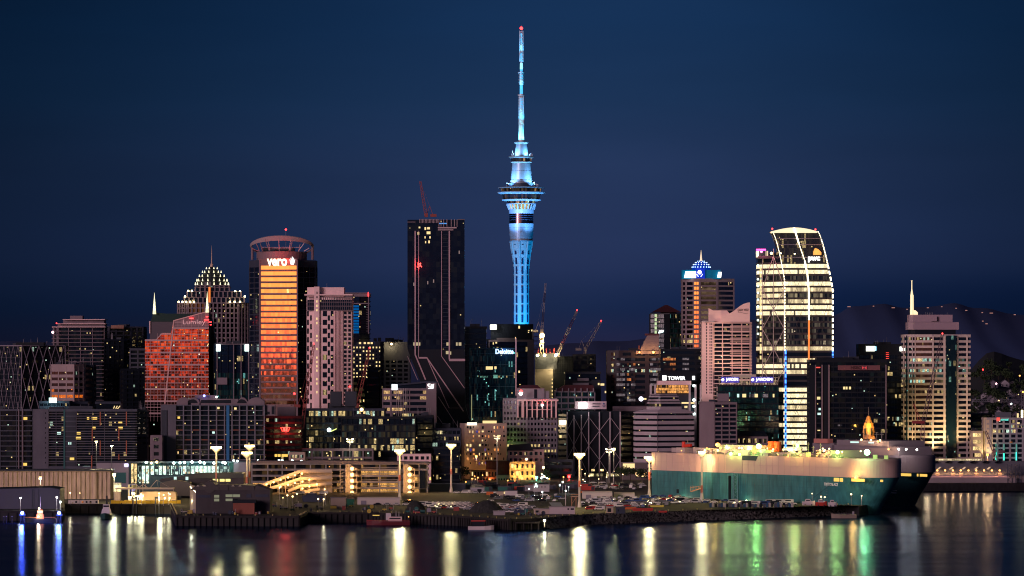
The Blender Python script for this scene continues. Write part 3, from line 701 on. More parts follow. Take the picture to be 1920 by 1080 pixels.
for px, y0, y1, dd in ((289.5, 589, 549, D2 - 3), (388.5, 586, 547, yy(388) - 1)):
    th.part('spire', MB().cyl(P(px, y0, dd), P(px, y1 + 12, dd), 1.25, .45, 8).cyl(P(px, y1 + 12, dd), P(px, y1, dd), .4, .08, 6), SP); light('SPOT', P(px, y0 + 1, dd - 6), 6e3, (1, .95, .6), .4, (0, 6, 10), R(60), parent=th.root)
# stepped crown tower
D = 3060
def pgrid(name, label, cat, front, D, top, ybot, fh, wall, gl, **k): return tower(name, label, cat, front, D, top, ybot, fh, wall, gl, **k)
th = tower('office_tower', 'stepped stone tower with pinnacle lamps, lit dome and thin spire', 'office tower', [(333, 10), (352, 2), (392, 0), (447, 4), (465, 10)], D, 567, 700, 3.7, PINKD, G_DARK, sp=.24, ins=1.3, pil=3.2, pw=.95, pp=.5, cap=.9)
def tier(px0, px1, yt, yb, dd, step=9):
    mb = MB(); g = MB(); Y = D + dd; x0, x1 = X(px0, Y), X(px1, Y); z0, z1 = Z(yb, Y), Z(yt, Y)
    g.box(x0 + 1, x1 - 1, Y + 1, Y + 20, z0, z1 - .5)
    n = max(2, round((x1 - x0) / 3.4))
    for i in range(n + 1):
        x = x0 + (x1 - x0) * i / n; mb.box(x - .5, x + .5, Y - .2, Y + 1.2, z0, z1)
    m2 = max(1, round((z1 - z0) / 3.7))
    for j in range(m2 + 1):
        z = z0 + (z1 - z0) * j / m2; mb.box(x0, x1, Y, Y + 21, z - .45, z)
    th.part('window_band', g, G_DARK); th.part('upper_tier', mb, PINKD)
tier(346, 458, 557, 567, 2.5); tier(351, 452, 546, 557, 4); tier(366, 430, 538, 546, 5); tier(367, 429, 535, 539, 6)
GLD = mat('dome_lamp', (.4, .35, .2), emit=(1.0, .93, .6), es=1.5, samp='NONE')
cx_ = X(397.5, D + 18); cy_ = D + 18; pm2 = (D + 18) / FX
th.part('dome', MB().lathe(cx_, cy_, [(Z(536, cy_), 31 * pm2), (Z(529, cy_), 30 * pm2), (Z(528, cy_), 28 * pm2), (Z(519, cy_), 23 * pm2), (Z(518, cy_), 21 * pm2), (Z(511, cy_), 15 * pm2), (Z(510, cy_), 13 * pm2), (Z(503, cy_), 6 * pm2), (Z(499, cy_), 2 * pm2)], 16), mat('dome_slate', (.02, .025, .03), .4))
for ry, yl, n_, h in ((31.3, 534.5, 16, 5.0), (28.6, 527.5, 16, 4.5), (24, 519, 12, 4.2), (18, 511.5, 12, 4), (11, 504.5, 8, 3.6)):
    for k in range(n_):
        t = -math.pi / 2 + (k + .5) * 2 * math.pi / n_
        if math.sin(t) < 0.25:
            x = cx_ + ry * pm2 * math.cos(t); y = cy_ + ry * pm2 * math.sin(t); z = Z(yl, cy_)
            th.part('dome_lamp', MB().cyl((x, y, z), (x, y, z + h * .40), .55, .12, 6), GLD)
th.part('spire', MB().cyl(P(397, 501, cy_), P(397, 494, cy_), 1.3, .8, 8).cyl(P(397, 495, cy_), P(397, 460, cy_), .55, .08, 6), mat('spire_bronze', (.5, .35, .28), .4))
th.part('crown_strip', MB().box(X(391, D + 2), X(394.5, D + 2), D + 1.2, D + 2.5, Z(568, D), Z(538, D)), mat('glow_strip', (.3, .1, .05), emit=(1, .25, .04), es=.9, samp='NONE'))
for px, py in ((335, 566), (342, 566), (349, 566), (356.5, 566), (363.5, 566), (347, 556), (353, 545.5), (360, 545.5), (431, 566), (440, 566), (450, 566), (459, 556), (441, 546), (450, 546)):
    th.part('pinnacle_lamp', MB().cyl(P(px, py + 1, D + 1), P(px, py - 1.5, D + 1), .7, .5, 6), L_YEL)
# glass building with two cool signs
D = 2890
th = tower('office_building', 'black glass office with two glaring cool white signs on its top corners', 'office building', [(401, 0), (467, 3)], D, 644, 770, 4.0, BLACK, lambda k: G_TEAL if k > 4 else G_SIDE, sp=.08, ins=.3, pil=5.4, pw=.3, cap=.8)
mb = MB()
for px in (407, 438, 452, 466): mb.box(X(px - .8, D), X(px + .8, D), D - .3, D + .9, 10, Z(646, D))
mb.box(X(404, D), X(467, D), D - .2, D + .5, Z(646, D), Z(644.5, D)); mb.box(X(407, D), X(426, D), D - .8, D + .3, Z(721, D), Z(708, D))
th.part('frame', mb, PINKD)
for px in (409, 462.5): th.pbox('sign', px - 3.5, px + 4, 646, 658.5, D - 2.4, 1.0, lampmat('sign_glare2', (.75, 1.0, .93), 4.0))
# orange bay tower
D = 2862
V8 = R(8); yv = lambda px: D + 2 - (px - 488) * math.tan(V8) * D / FX
th = tower('office_tower', 'round-crowned office tower with blazing orange mirror glass bay and halo roof', 'office tower', [(467, 20), (486, 7), (557.5, 5.5), (592, 17)], D, 487, 770, 3.72 * 1.0, GREYD, G_SIDE, sp=.16, ins=.5, pil=6.5, pw=.55, pp=.1, cap=5.0, t=22, clut=0)
bay = MB(); mbw = MB(); z = Z(498, D); i = 0
pts = [(X(487.5, yv(487.5)), yv(487.5)), (X(557, yv(557)), yv(557))]
def bayp(o): return [(pts[0][0], pts[0][1] + o), (pts[1][0], pts[1][1] + o), (pts[1][0], D + 14), (pts[0][0], D + 14)]
fh = (740 - 498) / 22.0 * D / FX
for i in range(24):
    zt = z - i * fh
    th.part('bay_window', MB().prism(bayp(0.25), zt - fh * .66, zt), G_VERO)
    mbw.prism(bayp(0.0), zt - fh, zt - fh * .66)
mbw.prism(bayp(0.0), Z(560 + 300, D), z - 24 * fh); mbw.prism(bayp(0.0), z, Z(485, D)); mbw.prism([(a, b2) for a, b2 in bayp(.35)], 0, z - 24 * fh - .01)
th.part('bay_wall', mbw, mat('bay_panel', (.17, .09, .09), .5))
sh = MB()
for i in range(24):
    zt = z - i * fh - fh * .80
    a = Vector((pts[0][0], pts[0][1])).lerp(Vector(pts[1]), .16); c = Vector((pts[0][0], pts[0][1])).lerp(Vector(pts[1]), .84); e = math.atan2(c.y - a.y, c.x - a.x)
    sh.rbox(tuple((a + c) / 2 - Vector((0, .7))), (c - a).length / 2, .5, zt - .08, zt + .3, e)
th.part('sunshade', sh, mat('sunshade_rose', (.36, .22, .22), .5))
mb = MB(); 
for px in (487, 557.5): mb.box(X(px, D) - .5, X(px, D) + .5, yv(px) - .5, yv(px) + 1.2, 20, Z(487, D))
th.part('bay_frame', mb, PINKD)
th.text('sign', 'vero', 521, 491, 42, 14.5, D, S_VERO, rz=-V8, off=.03, loc=P(519.5, 491.8, yv(521) - 1.0), wm=37 * D / FX, hm=12.5 * D / FX)
mb = MB()
for dx, h, tl in ((-4.5, 9, -.25), (-2, 12, -.12), (0, 14, 0), (2.2, 12, .12), (4.6, 9, .28)):
    b0_ = P(548 + dx * .5, 496, yv(547) - 1); mb.beam(b0_, b0_ + Vector((tl * h * .39, 0, h * .39)), .32, .2)
th.part('emblem', mb, S_WHITE)
light('POINT', P(521, 484, yv(521) - 3), 5e3, (1, .05, .03), 1.5, parent=th.root); light('POINT', P(536, 487, yv(521) - 3), 4e3, (1, .05, .03), 1.5, parent=th.root)
cc = Vector((X(528.5, D + 26), D + 26)); pmv = (D + 26) / FX
th.part('crown_drum', MB().lathe(cc.x, cc.y, [(Z(490, D), 47 * pmv), (Z(470.5, D), 47 * pmv)], 40), mat('drum_rose', (.20, .13, .14), .6))
th.part('plant_room', MB().box(X(492, D + 26), X(552, D + 26), D + 16, D + 34, Z(471, D + 26), Z(465.5, D + 26)), PDARK)
mb = MB()
for k in range(64):
    def rp(k, r, dz):
        t = 2 * math.pi * k / 64; return (cc.x + r * pmv * math.cos(t), cc.y + r * pmv * math.sin(t) * .6, Z(461, D + 26) - math.sin(t) * 17.5 * pmv + dz)
    s_ = max(0, -math.sin(2 * math.pi * (k + .5) / 64)); h0 = 1.1 + 2.2 * s_; b0 = len(mb.v)
    h1 = 1.1 + 2.2 * max(0, -math.sin(2 * math.pi * k / 64)); h2 = 1.1 + 2.2 * max(0, -math.sin(2 * math.pi * (k + 1) / 64))
    mb.v += [rp(k, 60, 0), rp(k + 1, 60, 0), rp(k + 1, 57.5, -h2), rp(k, 57.5, -h1), rp(k, 58, .4), rp(k + 1, 58, .4), rp(k + 1, 55.5, -h2 + .3), rp(k, 55.5, -h1 + .3)]
    for f in ((0, 3, 2, 1), (4, 5, 6, 7), (0, 1, 5, 4), (3, 7, 6, 2)): mb._f(tuple(b0 + i for i in f))
th.part('halo_roof', mb, mat('halo_panel', (.30, .24, .25), .6))
mb = MB()
for px0, py0, px1, py1 in ((480, 456, 487, 471), (488, 456, 492, 471), (497, 448, 504.5, 470), (502, 449, 506, 470), (522.5, 446, 523.5, 470), (545, 449, 542, 470), (549, 448, 544, 470), (563, 457, 560, 471), (571, 455, 559.5, 471), (580, 465, 570, 471), (473, 466, 485, 471)):
    mb.beam(P(px0, py0, D + 8), P(px1, py1, D + 10), .4)
mb.box(X(491, D + 12), X(566, D + 12), D + 12, D + 12.5, Z(463.2, D), Z(462.2, D)); mb.box(X(507, D + 12), X(547, D + 12), D + 12, D + 12.5, Z(466, D), Z(465.2, D))
th.part('roof_strut', mb, STEEL)
mb = MB()
for px in (473, 586): mb.cyl(P(px, 487, D + 24), P(px, 464, D + 24), .9, .9, 8)
th.part('crown_column', mb, PINKD)
th.part('antenna', MB().cyl(P(536, 470, D + 20), P(536, 432, D + 20), .18, .12, 5), STEEL); th.part('beacon', MB().ball(P(536, 430.5, D + 20), .7), L_RED)
# pink apartment tower in front
D = 2800
WIN = G_APT
def staggered(px0, px1, D, y0, y1, fh_px, win_w, win_h, cols, th, stag=True, m=WIN):
    j = 0; y = y0
    while y < y1:
        for ci, px in enumerate(cols):
            o = (ci % 2) * fh_px * .5 if stag else 0
            Yf = th.yf(px); th.pbox('window', px - win_w / 2, px + win_w / 2, y + o, y + o + win_h, Yf - .12, .3, m)
        y += fh_px
th = T('apartment_tower', 'tall pink rendered apartment tower with staggered dark windows and a lit stair slit', 'apartment tower', (X(617, D), D, 0)); 
th.yf = lambda px: D + max(0, (600 - px)) * .10 + max(0, px - 625) * .10
fpA = [(X(575, D + 2.5), D + 2.5), (X(600, D), D), (X(625, D), D), (X(660, D + 3.5), D + 3.5), (X(660, D + 3.5), D + 30), (X(575, D + 2.5), D + 30)]
w = MB(); w.prism(fpA, 0, Z(557, D)); w.box(X(576, D + 3), X(645, D + 3), D + 3, D + 24, Z(557, D), Z(538.5, D)); w.box(X(589, D), X(599, D), D - 1.6, D + 4, 0, Z(537.5, D))
w.box(X(571, D), X(661, D), D - 1.4, D + 25, Z(554, D), Z(551.5, D))
th.part('wall', w, PINK)
th.part('penthouse_glass', MB().box(X(576, D + 1), X(659, D + 1), D - .2, D + 26, Z(581, D), Z(562, D)), glass('penthouse_glass', .06, 0, .9, es=1, cw=2.2, spec=.4))
mb = MB()
for px in list(range(577, 589, 4)) + list(range(602, 660, 4)): mb.box(X(px, D) - .12, X(px, D) + .12, D - .45, D, Z(582, D), Z(557, D))
for y in (557, 566.5, 574, 582): mb.box(X(575, D), X(661, D), D - .5, D + .2, Z(y + .6, D), Z(y - .6, D))
th.part('frame', mb, PINKD)
n_ = 0
for y in [582 + 8.2 * i for i in range(22)]:
    for ci, (px, w_) in enumerate(((578, 4.6), (583.5, 4), (609, 8), (616.5, 4.2), (622.5, 5))):
        o = (ci % 2) * 8.2
        if int(round((y - 582) / 8.2)) % 2: continue
        Y = th.yf(px); th.pbox('window', px - w_ / 2, px + w_ / 2, y + o + 1, y + o + 11, Y - .12, .4, WIN)
for i in range(24):
    if rng.random() < .62: th.pbox('stair_window', 593.3, 595.2, 547 + 8.1 * i, 551 + 8.1 * i, D - 1.75, .3, W_LIT if i > 1 else BLACK)
mb = MB()
for px in [628 + 2.4 * i for i in range(7)]: mb.box(X(px, D) - .16, X(px, D) + .16, th.yf(px) - .6, th.yf(px) + .2, 20, Z(583, D))
th.part('fins', mb, PINK)
for i in range(22):
    y = 584 + 8.1 * i
    for px in (646, 654): th.pbox('window', px - 3, px + 3.2, y, y + 5.3, th.yf(px) - .12, .4, WIN)
th.part('antenna', MB().cyl(P(613, 539, D + 8), P(613, 531, D + 8), .12, .08, 5), STEEL)
# blue strip tower behind
D = 3110
th = tower('office_tower', 'dark tower with a deep blue glass side behind the pink apartments', 'office tower', [(640, 0), (674, 0), (694, 6)], D, 556, 645, 3.5, BLACK, G_SIDE, sp=.12, ins=.3, cap=.3, t=20)
th.part('penthouse', MB().box(X(640, D), X(694, D), D + .5, D + 20, Z(556, D), Z(550, D)), PINKD); th.part('roof', MB().box(X(636, D), X(690, D), D - .5, D + 20, Z(550, D), Z(548.6, D)), PINKD)
for i in range(10): th.pbox('blue_panel', 662, 673, 572.5 + i * 5.4, 576.3 + i * 5.4, D - .3, .5, mat('blue_glass', (0.0, .09, .28), .15, emit=(0, .16, .55), es=.35, samp='NONE'))
mb = MB(); mb.box(X(690, D), X(692, D), D - .6, D + 5, Z(626, D), Z(556, D))
for i in range(12): mb.box(X(687, D), X(690, D), D - .4, D + 5, Z(572.7 + i * 4.4, D), Z(572 + i * 4.4, D))
mb.box(X(640, D), X(693, D), D - .5, D + 1, Z(570, D), Z(568, D))
th.part('frame', mb, PINKD); th.part('beacon', MB().box(X(690, D), X(691, D), D - 1, D - .5, Z(556, D), Z(548, D)), L_RED)
# honeycomb of lit windows
D = 3020
th = T('office_block', 'dark block dotted all over with small yellow lit windows', 'office block', (X(688, D), D, 0))
th.part('wall', MB().box(X(658, D), X(714, D), D, D + 25, 0, Z(647, D)).box(X(668, D), X(700, D), D + 2, D + 20, Z(647, D), Z(641, D)).box(X(703, D), X(738, D), D + 3, D + 20, 0, Z(640, D)), GREYD)
for j in range(11):
    for i in range(9):
        r0 = rng.random(); px = 662 + i * 6.1; py = 650 + j * 6.9
        if px > 690 and j > 6: continue
        th.pbox('window', px, px + 2.6, py, py + 3, D - .15, .4, W_LIT if r0 < .62 else G_DARK)
for px in (673, 682, 689, 695): th.pbox('window', px, px + 4, 641.5, 645, D + 1.6, .5, W_LIT)
th.part('vent', MB().box(X(700, D), X(706, D), D + 4, D + 8, Z(640, D), Z(634, D)).box(X(708, D), X(714, D), D + 4, D + 8, Z(640, D), Z(633, D)).box(X(722, D), X(738, D), D + 4, D + 8, Z(640, D), Z(633.5, D)), BLACK)
# beige tower beside
D = 2970
th = tower('office_tower', 'squat grey concrete tower with one warm roof lamp left of the black tower', 'office tower', [(713, 4), (720, 0), (768, 3)], D, 641, 745, 3.1, GREY, G_DARK, sp=.42, ins=.5, pil=4.2, pw=1.3, pp=.1, first=12, cap=1.5)
th.part('roof_lamp', MB().ball(P(734, 645, D - 2), .9), L_WARM); light('POINT', P(734, 646, D - 4), 4e3, (1, .75, .35), .8, parent=th.root)
tower('office_block', 'blank grey slab wall behind the yellow dotted block', 'office block', [(688, 0), (711, 0)], 2980, 690, 770, 5, PDARK, G_DARK, sp=.8)
tower('office_block', 'dark low block with a strip of yellow windows under the red crane', 'office block', [(660, 0), (686, 2)], 2960, 712, 775, 4.2, BLACK, G_BUSY, sp=.5, pil=5)
# black leaning-base tower
D = 2850
th = T('residential_tower', 'tall black glass tower with splayed leaning base and pink edge lines', 'tower', (X(818, D), D, 0))
th.part('glass_wall', MB().box(X(764, D), X(871, D), D, D + 30, Z(655, D), Z(412, D)), glass('black_tower_glass', 0.0008, 0, 1, es=.8, cw=2.4, base=(.006, .009, .018), dim=.006, ch=3.6, wob=.02, spec=.35, spk=.0006))
th.part('splayed_base', MB().slab([P(764, 655, D - .1), P(871, 655, D - .1), P(872, 760, D - .1), P(900, 860, D - .1), P(850, 860, D - .1), P(790, 720, D - .1)], 30), BLACK)
th.part('podium', MB().box(X(800, D), X(890, D), D + 4, D + 30, 0, Z(790, D)), BLACK)
mb = MB()
for pts_, w_ in (([(778.5, 433), (778.5, 665), (798, 712)], .9), ([(785, 433), (785, 670), (800, 670), (842, 765)], .45), ([(828, 433), (828, 668), (871, 728)], .45), ([(842.5, 433), (842.5, 674), (871, 674)], .95), ([(764, 668), (783, 712)], .35), ([(822, 744), (858, 800)], .4), ([(820, 780), (848, 820)], .35), ([(842, 765), (871, 765)], .1)):
    for a, b2 in zip(pts_, pts_[1:]): mb.beam(P(*a, D - .5), P(*b2, D - .5), w_)
mb.beam(P(785, 671, D - .6), P(801, 671, D - .6), 1.0); mb.beam(P(800, 670, D - .6), P(869, 771, D - .6), .75); mb.beam(P(842, 675, D - .6), P(872, 675, D - .6), 1.6)
th.part('edge_line', mb, mat('edge_pink', (.42, .29, .33), .5))
mb = MB(); z = Z(440, D)
for i in range(62):
    zt = z - i * 1.75 * 2.0 * .77
    if zt < Z(655, D): break
    mb.box(X(830, D), X(841, D), D - .25, D - .02, zt - .25, zt); mb.box(X(779, D), X(784, D), D - .25, D - .02, zt - .25, zt)
th.part('balcony_stack', mb, GREYD)
th.part('crown', MB().box(X(764, D), X(779, D), D - .2, D + 20, Z(417, D), Z(415.6, D)).box(X(859, D), X(871, D), D - .2, D + 20, Z(412, D), Z(410.8, D)).box(X(786, D), X(821, D), D - .2, D + .2, Z(411.8, D), Z(411, D)), PINKD)
mb = MB()
for i in range(14): mb.beam(P(787 + i * 2.6, 411, D - .3), P(787 + i * 2.6, 418, D - .3), .3)
for px in (823, 827, 832, 838, 846, 852, 857): mb.beam(P(px, 411, D - .2), P(px, 425, D - .2), .35)
mb.beam(P(821, 427, D - .6), P(856, 427, D - .6), .9); mb.beam(P(821, 431, D - .6), P(850, 431, D - .6), .6)
th.part('top_scaffold', mb, mat('scaffold', (.45, .34, .36), .6))
for px, py, w_, h_ in ((796, 426, 3, 5), (801, 426, 5, 4), (800, 434, 7, 5), (783, 435, 3, 5), (796, 443, 2, 4), (805, 443, 2.5, 4), (797, 452, 2, 4), (803, 451, 3, 5), (785, 425, 3, 3), (768, 427, 1.2, 1), (868, 418, 1.5, 1), (847, 523 - 55, 0.01, 0.01)):
    th.pbox('lit_window', px, px + w_, py, py + h_, D - .12, .2, W_LIT)
for px, py, w_ in ((775, 642, 3), (780, 642, 4), (785, 642, 3), (837, 642, 4), (855, 642, 3), (860, 642, 5), (836, 658, 5), (842, 659, 4)): th.pbox('lit_window', px, px + w_, py, py + 6, D - .7, .6, mat('lit_window_pale', (.1, .1, .1), emit=(.9, .72, .4), es=.5, samp='NONE'))
for px, py in ((860, 470), (801, 527), (812, 524), (775, 530)): th.pbox('lit_window', px, px + 2, py, py + 6, D - .12, .2, mat('dim_window', (.1, .1, .1), emit=(.8, .55, .5), es=.25, samp='NONE'))
th.pbox('blue_window', 823, 838, 418, 420, D - .12, .3, mat('blue_lit', (0, .1, .2), emit=(.1, .4, 1), es=.8, samp='NONE'))
mb = MB()
for a, b2 in (((784, 496), (789, 493)), ((789, 493), (787, 500)), ((782, 500), (786, 503)), ((787, 496), (791, 501)), ((784, 492), (784, 498))): mb.beam(P(*a, D - 1), P(*b2, D - 1), .5)
th.part('neon_sign', mb, lampmat('neon_red', (1, .06, .05), 4)); light('POINT', P(786, 497, D - 3), 2.5e3, (1, .03, .03), 1, parent=th.root)
# building with two square white signs
D = 2800
th = tower('office_building', 'pale mid rise office with square white glowing signs on both upper corners', 'office building', [(717, 4), (733, 0), (803, 0)], D, 728, 785, 3.9, PINKD, lambda k: glass('warm_band', .5, .2, 1, es=1.3, cw=2.0, wc=(1, .6, .25)) if k in (0, 1, 3) else G_OFF, sp=.45, ins=.6, pil=13, t=26)
th.pbox('corner_pier', 799, 818, 718, 820, D - 1, 12, PINKD); th.part('roof', MB().slab([P(733, 722, D - 1), P(799, 714.5, D - 1), P(822, 716, D - 1), P(822, 718, D - 1), P(799, 718, D - 1), P(733, 724, D - 1)], 20), GREYD)
th.pbox('top_floor', 733, 799, 718.5, 728.4, D + 1, 20, G_DARK)
mb = MB()
for i in range(7): mb.beam(P(744 + i * 3.2, 728, D - .7), P(744 + i * 3.2, 780, D - .7), .22)
th.part('rods', mb, WHITE)
th.pbox('sign', 734.5, 745, 720.5, 731, D - 1.2, .8, lampmat('sign_square', (.9, .97, 1), 2.6));
mb = MB()
for a, b2 in (((803, 720), (807, 720)), ((803, 720), (803, 724)), ((803, 724), (807, 724)), ((807, 724), (807, 728)), ((802.5, 728), (807, 728)), ((809, 721), (809, 728)), ((809, 728), (812, 728)), ((812, 721), (812, 728)), ((813.5, 720), (811.8, 724))): mb.beam(P(*a, D - 1.2), P(*b2, D - 1.2), .8, .3)
th.part('sign', mb, S_WHITE)
# lit low office complexes
D = 2720
th = tower('office_building', 'wide glass office full of scattered yellow lights behind the parking garage', 'office building', [(573, 0), (721, 0)], D, 766, 862, 4.3, GREYD, lambda k: G_BUSY if k != 3 else G_DARK, sp=.22, ins=.5, pil=3.0, pw=.22, pp=.15, t=24, clut=12)
th.pbox('roof_panel', 619, 640, 734, 762, D + 6, 8, PDARK); th.pbox('roof_panel', 647, 668, 734, 762, D + 6, 8, PDARK)
for px in (617, 651):
    th.part('awning_lamp', MB().ball(P(px, 806, D - 3), 1.3), L_COOL); th.part('canopy', MB().slab([P(px + 3, 808, D - 2), P(px + 14, 803, D - 2), P(px + 14, 805, D - 2), P(px + 3, 810, D - 2)], 1), lampmat('canopy_glow', (.9, 1, .25), 1.2, 'NONE'))
th = tower('office_building', 'glass office with busy yellow floors and a bright round lamp on its roof edge', 'office building', [(640, 0), (779, 0)], D - 14, 781, 858, 4.3, BLACK, lambda k: G_BUSY if k in (1, 2, 3, 4, 6) else G_OFF, sp=.2, ins=.5, pil=3.4, pw=.2, t=12)
th.part('roof_lamp', MB().ball(P(678, 768, D - 16), 1.2), L_WARM)
tower('office_building', 'white gridded low building with warm lit ground floor behind the garage ramp', 'office building', [(566, 0), (700, 0)], D - 30, 841, 868, 5.0, PINKD, G_BUSY, sp=.25, ins=.8, pil=6.5, pw=1.0, t=12)
tower('apartment_building', 'low pale apartments with square windows at the right end of the garage', 'apartment building', [(745, 0), (808, 0)], D - 20, 851, 880, 3.8, PINK, G_APT, sp=.42, ins=.5, pil=4, pw=1.4, t=14)
tower('office_block', 'black block with a pale vertical corner line right of the lit glass office', 'office block', [(778, 0), (812, 0)], D + 5, 779, 862, 4.2, BLACK, G_DARK, sp=.25, pil=5.6, pw=.25)
tower('office_block', 'dark low block with few yellow windows at the foot of the black tower', 'office block', [(808, 0), (864, 3)], D + 8, 803, 905, 4.0, GREYD, G_OFF, sp=.4, pil=3, pw=.4, clut=9)
tower('service_block', 'black block between the low offices and the dotted hotel', 'service block', [(812, 0), (863, 0)], D - 10, 838, 915, 4.2, BLACK, G_DARK, sp=.3)

# ------------------------------------------------------------------ centre
D = 3040
tower('office_block', 'plain black block right of the tall black tower', 'office block', [(868, 0), (913, 0)], D, 612, 760, 4, BLACK, G_DARK, sp=.1)
D = 2960
th = tower('office_tower', 'dark office tower with white portal frame below the observation tower and a glaring roof lamp', 'office tower', [(912, 0), (1001, 0)], D, 636, 800, 4.0, BLACK, G_DARK, sp=.15, ins=.3, t=26)
th.part('upper_block', MB().box(X(920, D), X(1000, D), D + 3, D + 24, Z(636, D), Z(607.5, D)), BLACK)
th.part('portal_frame', MB().box(X(916, D), X(1000, D), D - .8, D + .5, Z(641, D), Z(637, D)).box(X(916, D), X(918, D), D - .8, D + .5, Z(700, D), Z(641, D)).box(X(989, D), X(1001, D), D - 1, D + .5, 20, Z(641, D)).box(X(931, D), X(966, D), D - .9, D + .4, Z(637, D), Z(633.5, D)), PINKD)
mb = MB()
for i in range(6): mb.box(X(1000, D), X(1009, D), D + 2, D + 8, Z(624 + i * 8, D), Z(622.4 + i * 8, D))
mb.box(X(997.5, D), X(1000.5, D), D + 1, D + 6, Z(660, D), Z(620, D)); th.part('balconies', mb, GREYL)
th.part('roof_lamp', MB().box(X(919, D), X(931, D), D - 1.5, D - .5, Z(617.5, D), Z(609, D)), lampmat('sign_glare3', (1, .98, .8), 4.5)); light('POINT', P(925, 613, D - 4), 6e3, (1, .95, .8), 1, parent=th.root)
for px, py, w_, h_ in ((972, 611, 3, 5), (996, 618, 2.5, 3.5), (990, 622, 2, 2), (924, 642, 2, 4), (929, 641, 3, 3), (972, 695, 3, 4), (966, 632, 1.5, 6), (990, 619, 3, 1)): th.pbox('lit_window', px, px + w_, py, py + h_, (D + 2.8) if py < 636 else D - .1, .3, W_LIT)
# teal glass block with a blue-white name
D = 2885
th = T('office_building', 'dark teal glass office with glowing blue white name sign on top', 'office building', (X(925, D), D, 0))
th.part('glass_wall', MB().box(X(880, D), X(968, D), D, D + 30, 0, Z(652, D)), glass('glass_teal_curtain', 0.012, 0, 0.3, es=.9, cw=.9, base=(.003, .018, .023), dim=.012, ch=3.9, cc=(.3, .9, .85), wob=.02))
mb = MB()
for y in (653, 663, 684, 704.5, 725, 745, 766): mb.box(X(880, D), X(968, D), D - .2, D, Z(y + .3, D), Z(y - .3, D))
for px in (880.5, 882.5, 967): mb.box(X(px, D) - .15, X(px, D) + .15, D - .25, D, 10, Z(652, D))
th.part('mullion', mb, mat('mullion_teal', (.05, .14, .15), .5)); th.part('corner_pole', MB().box(X(966.5, D), X(968.3, D), D - .6, D, 10, Z(634, D)), PINK)
th.text('sign', 'Deloitte', 946.5, 659, 33, 8.5, D, S_BLUEW, off=.045, loc=P(946, 659, D - .6)); th.part('sign_dot', MB().ball(P(964.6, 661.8, D - .6), .5), S_CYAN)
light('POINT', P(946, 659, D - 2.5), 2.2e3, (.1, .3, 1), 2, parent=th.root)
for px, py, w_, h_, m in ((911, 687, 13, 6, W_LIT), (927, 687, 4, 5, W_LIT), (892, 704, 60, 4, G_TEAL), (900, 705, 14, 3, W_COOL), (925, 703, 8, 6, W_COOL), (908, 752, 30, 3, G_TEAL), (886, 695, 20, 2, G_TEAL)):
    th.pbox('lit_window', px, px + w_, py, py + h_, D - .14, .3, m if m is not W_COOL else mat('lit_window_teal', (.1, .1, .1), emit=(.35, .9, .7), es=.55, samp='NONE'))
th.part('lit_column', MB().box(X(883.5, D), X(885, D), D - .4, D - .1, Z(800, D), Z(740, D)), mat('pale_yellow_glow', (.1, .1, .1), emit=(.7, .7, .35), es=.35, samp='NONE'))
# building site with two lit crane masts
D = 3010
th = T('construction_building', 'half built tower with floodlit top deck and red formwork', 'building site', (X(1035, D), D, 0))
th.part('core_wall', MB().box(X(1003, D), X(1037, D), D + 1, D + 20, 0, Z(690, D)), mat('raw_concrete', (.20, .19, .18), .9, var=.2)); th.part('netting', MB().box(X(1003, D), X(1045, D), D, D + 20, Z(692, D), Z(662, D)), PDARK)
th.part('frame_block', MB().box(X(1037, D), X(1075, D), D + 2, D + 20, 0, Z(668, D)), BLACK)
mb = MB()
for i, px in enumerate((1009, 1013, 1024, 1031.5, 1039)): mb.box(X(px - .6, D), X(px + .6, D), D - .5, D + 1, Z(662, D), Z(653 + i % 2, D))
th.part('formwork', mb, mat('formwork_red', (.5, .06, .05), .6))
mb = MB()
for i in range(12): mb.beam(P(1037 + i * 3.2, 664, D + 1.5), P(1037 + i * 3.2, 700, D + 1.5), .2)
for i in range(4): mb.beam(P(1037, 672 + i * 9, D + 1.5), P(1075, 672 + i * 9, D + 1.5), .2)
th.part('scaffold', mb, PDARK)
for px, py in ((1008, 666), (1021, 666), (1042, 666)): th.part('work_lamp', MB().ball(P(px, py, D - 2), 1.1), L_YEL)
for px, py, e in ((1021, 667, 6e3), (1042, 667, 8e3), (1033, 693, 5e3)): light('POINT', P(px, py, D - 4), e, (1, .72, .32), 1, parent=th.root)
for i in range(6): th.pbox('lit_window', 1034.5, 1036.5, 710 + i * 7, 713 + i * 7, D - .1, 1.4, W_LIT)
tower('office_tower', 'grey windowed block with a white crane on its roof', 'office tower', [(1074, 0), (1087, 0), (1117, 0)], 3050, 664, 700, 3.6, GREY, G_APT, sp=.4, ins=.5, pil=5, pw=1.2, t=20)
th = tower('office_building', 'stepped dark offices with pale parapet bands right of the building site', 'office building', [(1059, 0), (1127, 0)], 2960, 697, 720, 6, PDARK, G_DARK, sp=.3, t=20)
th.part('upper_block', MB().box(X(1061, 2960), X(1127, 2960), 2962, 2978, Z(700, 2960), Z(697, 2960)), GREYL); th.pbox('parapet', 1083, 1104, 709, 714, 2957, 6, GREYL); th.pbox('parapet', 1074, 1104, 718, 722.5, 2956, 6, GREYL)
th = tower('office_building', 'columned grey office with maroon roof left of the dark tower', 'office building', [(1040, 0), (1116, 0)], 2930, 733, 775, 4.2, GREYL, G_TEAL, sp=.30, ins=.7, pil=4.6, pw=.7, t=18, cap=1)
th.part('roof', MB().slab([P(1039, 733, 2929), P(1116, 733, 2929), P(1112, 722, 2936), P(1058, 722, 2936)], 12), MAROON)
for i in range(7): th.pbox('column', 1042 + i * 11.6, 1044 + i * 11.6, 728, 735, 2928.6, 1, GREYL)
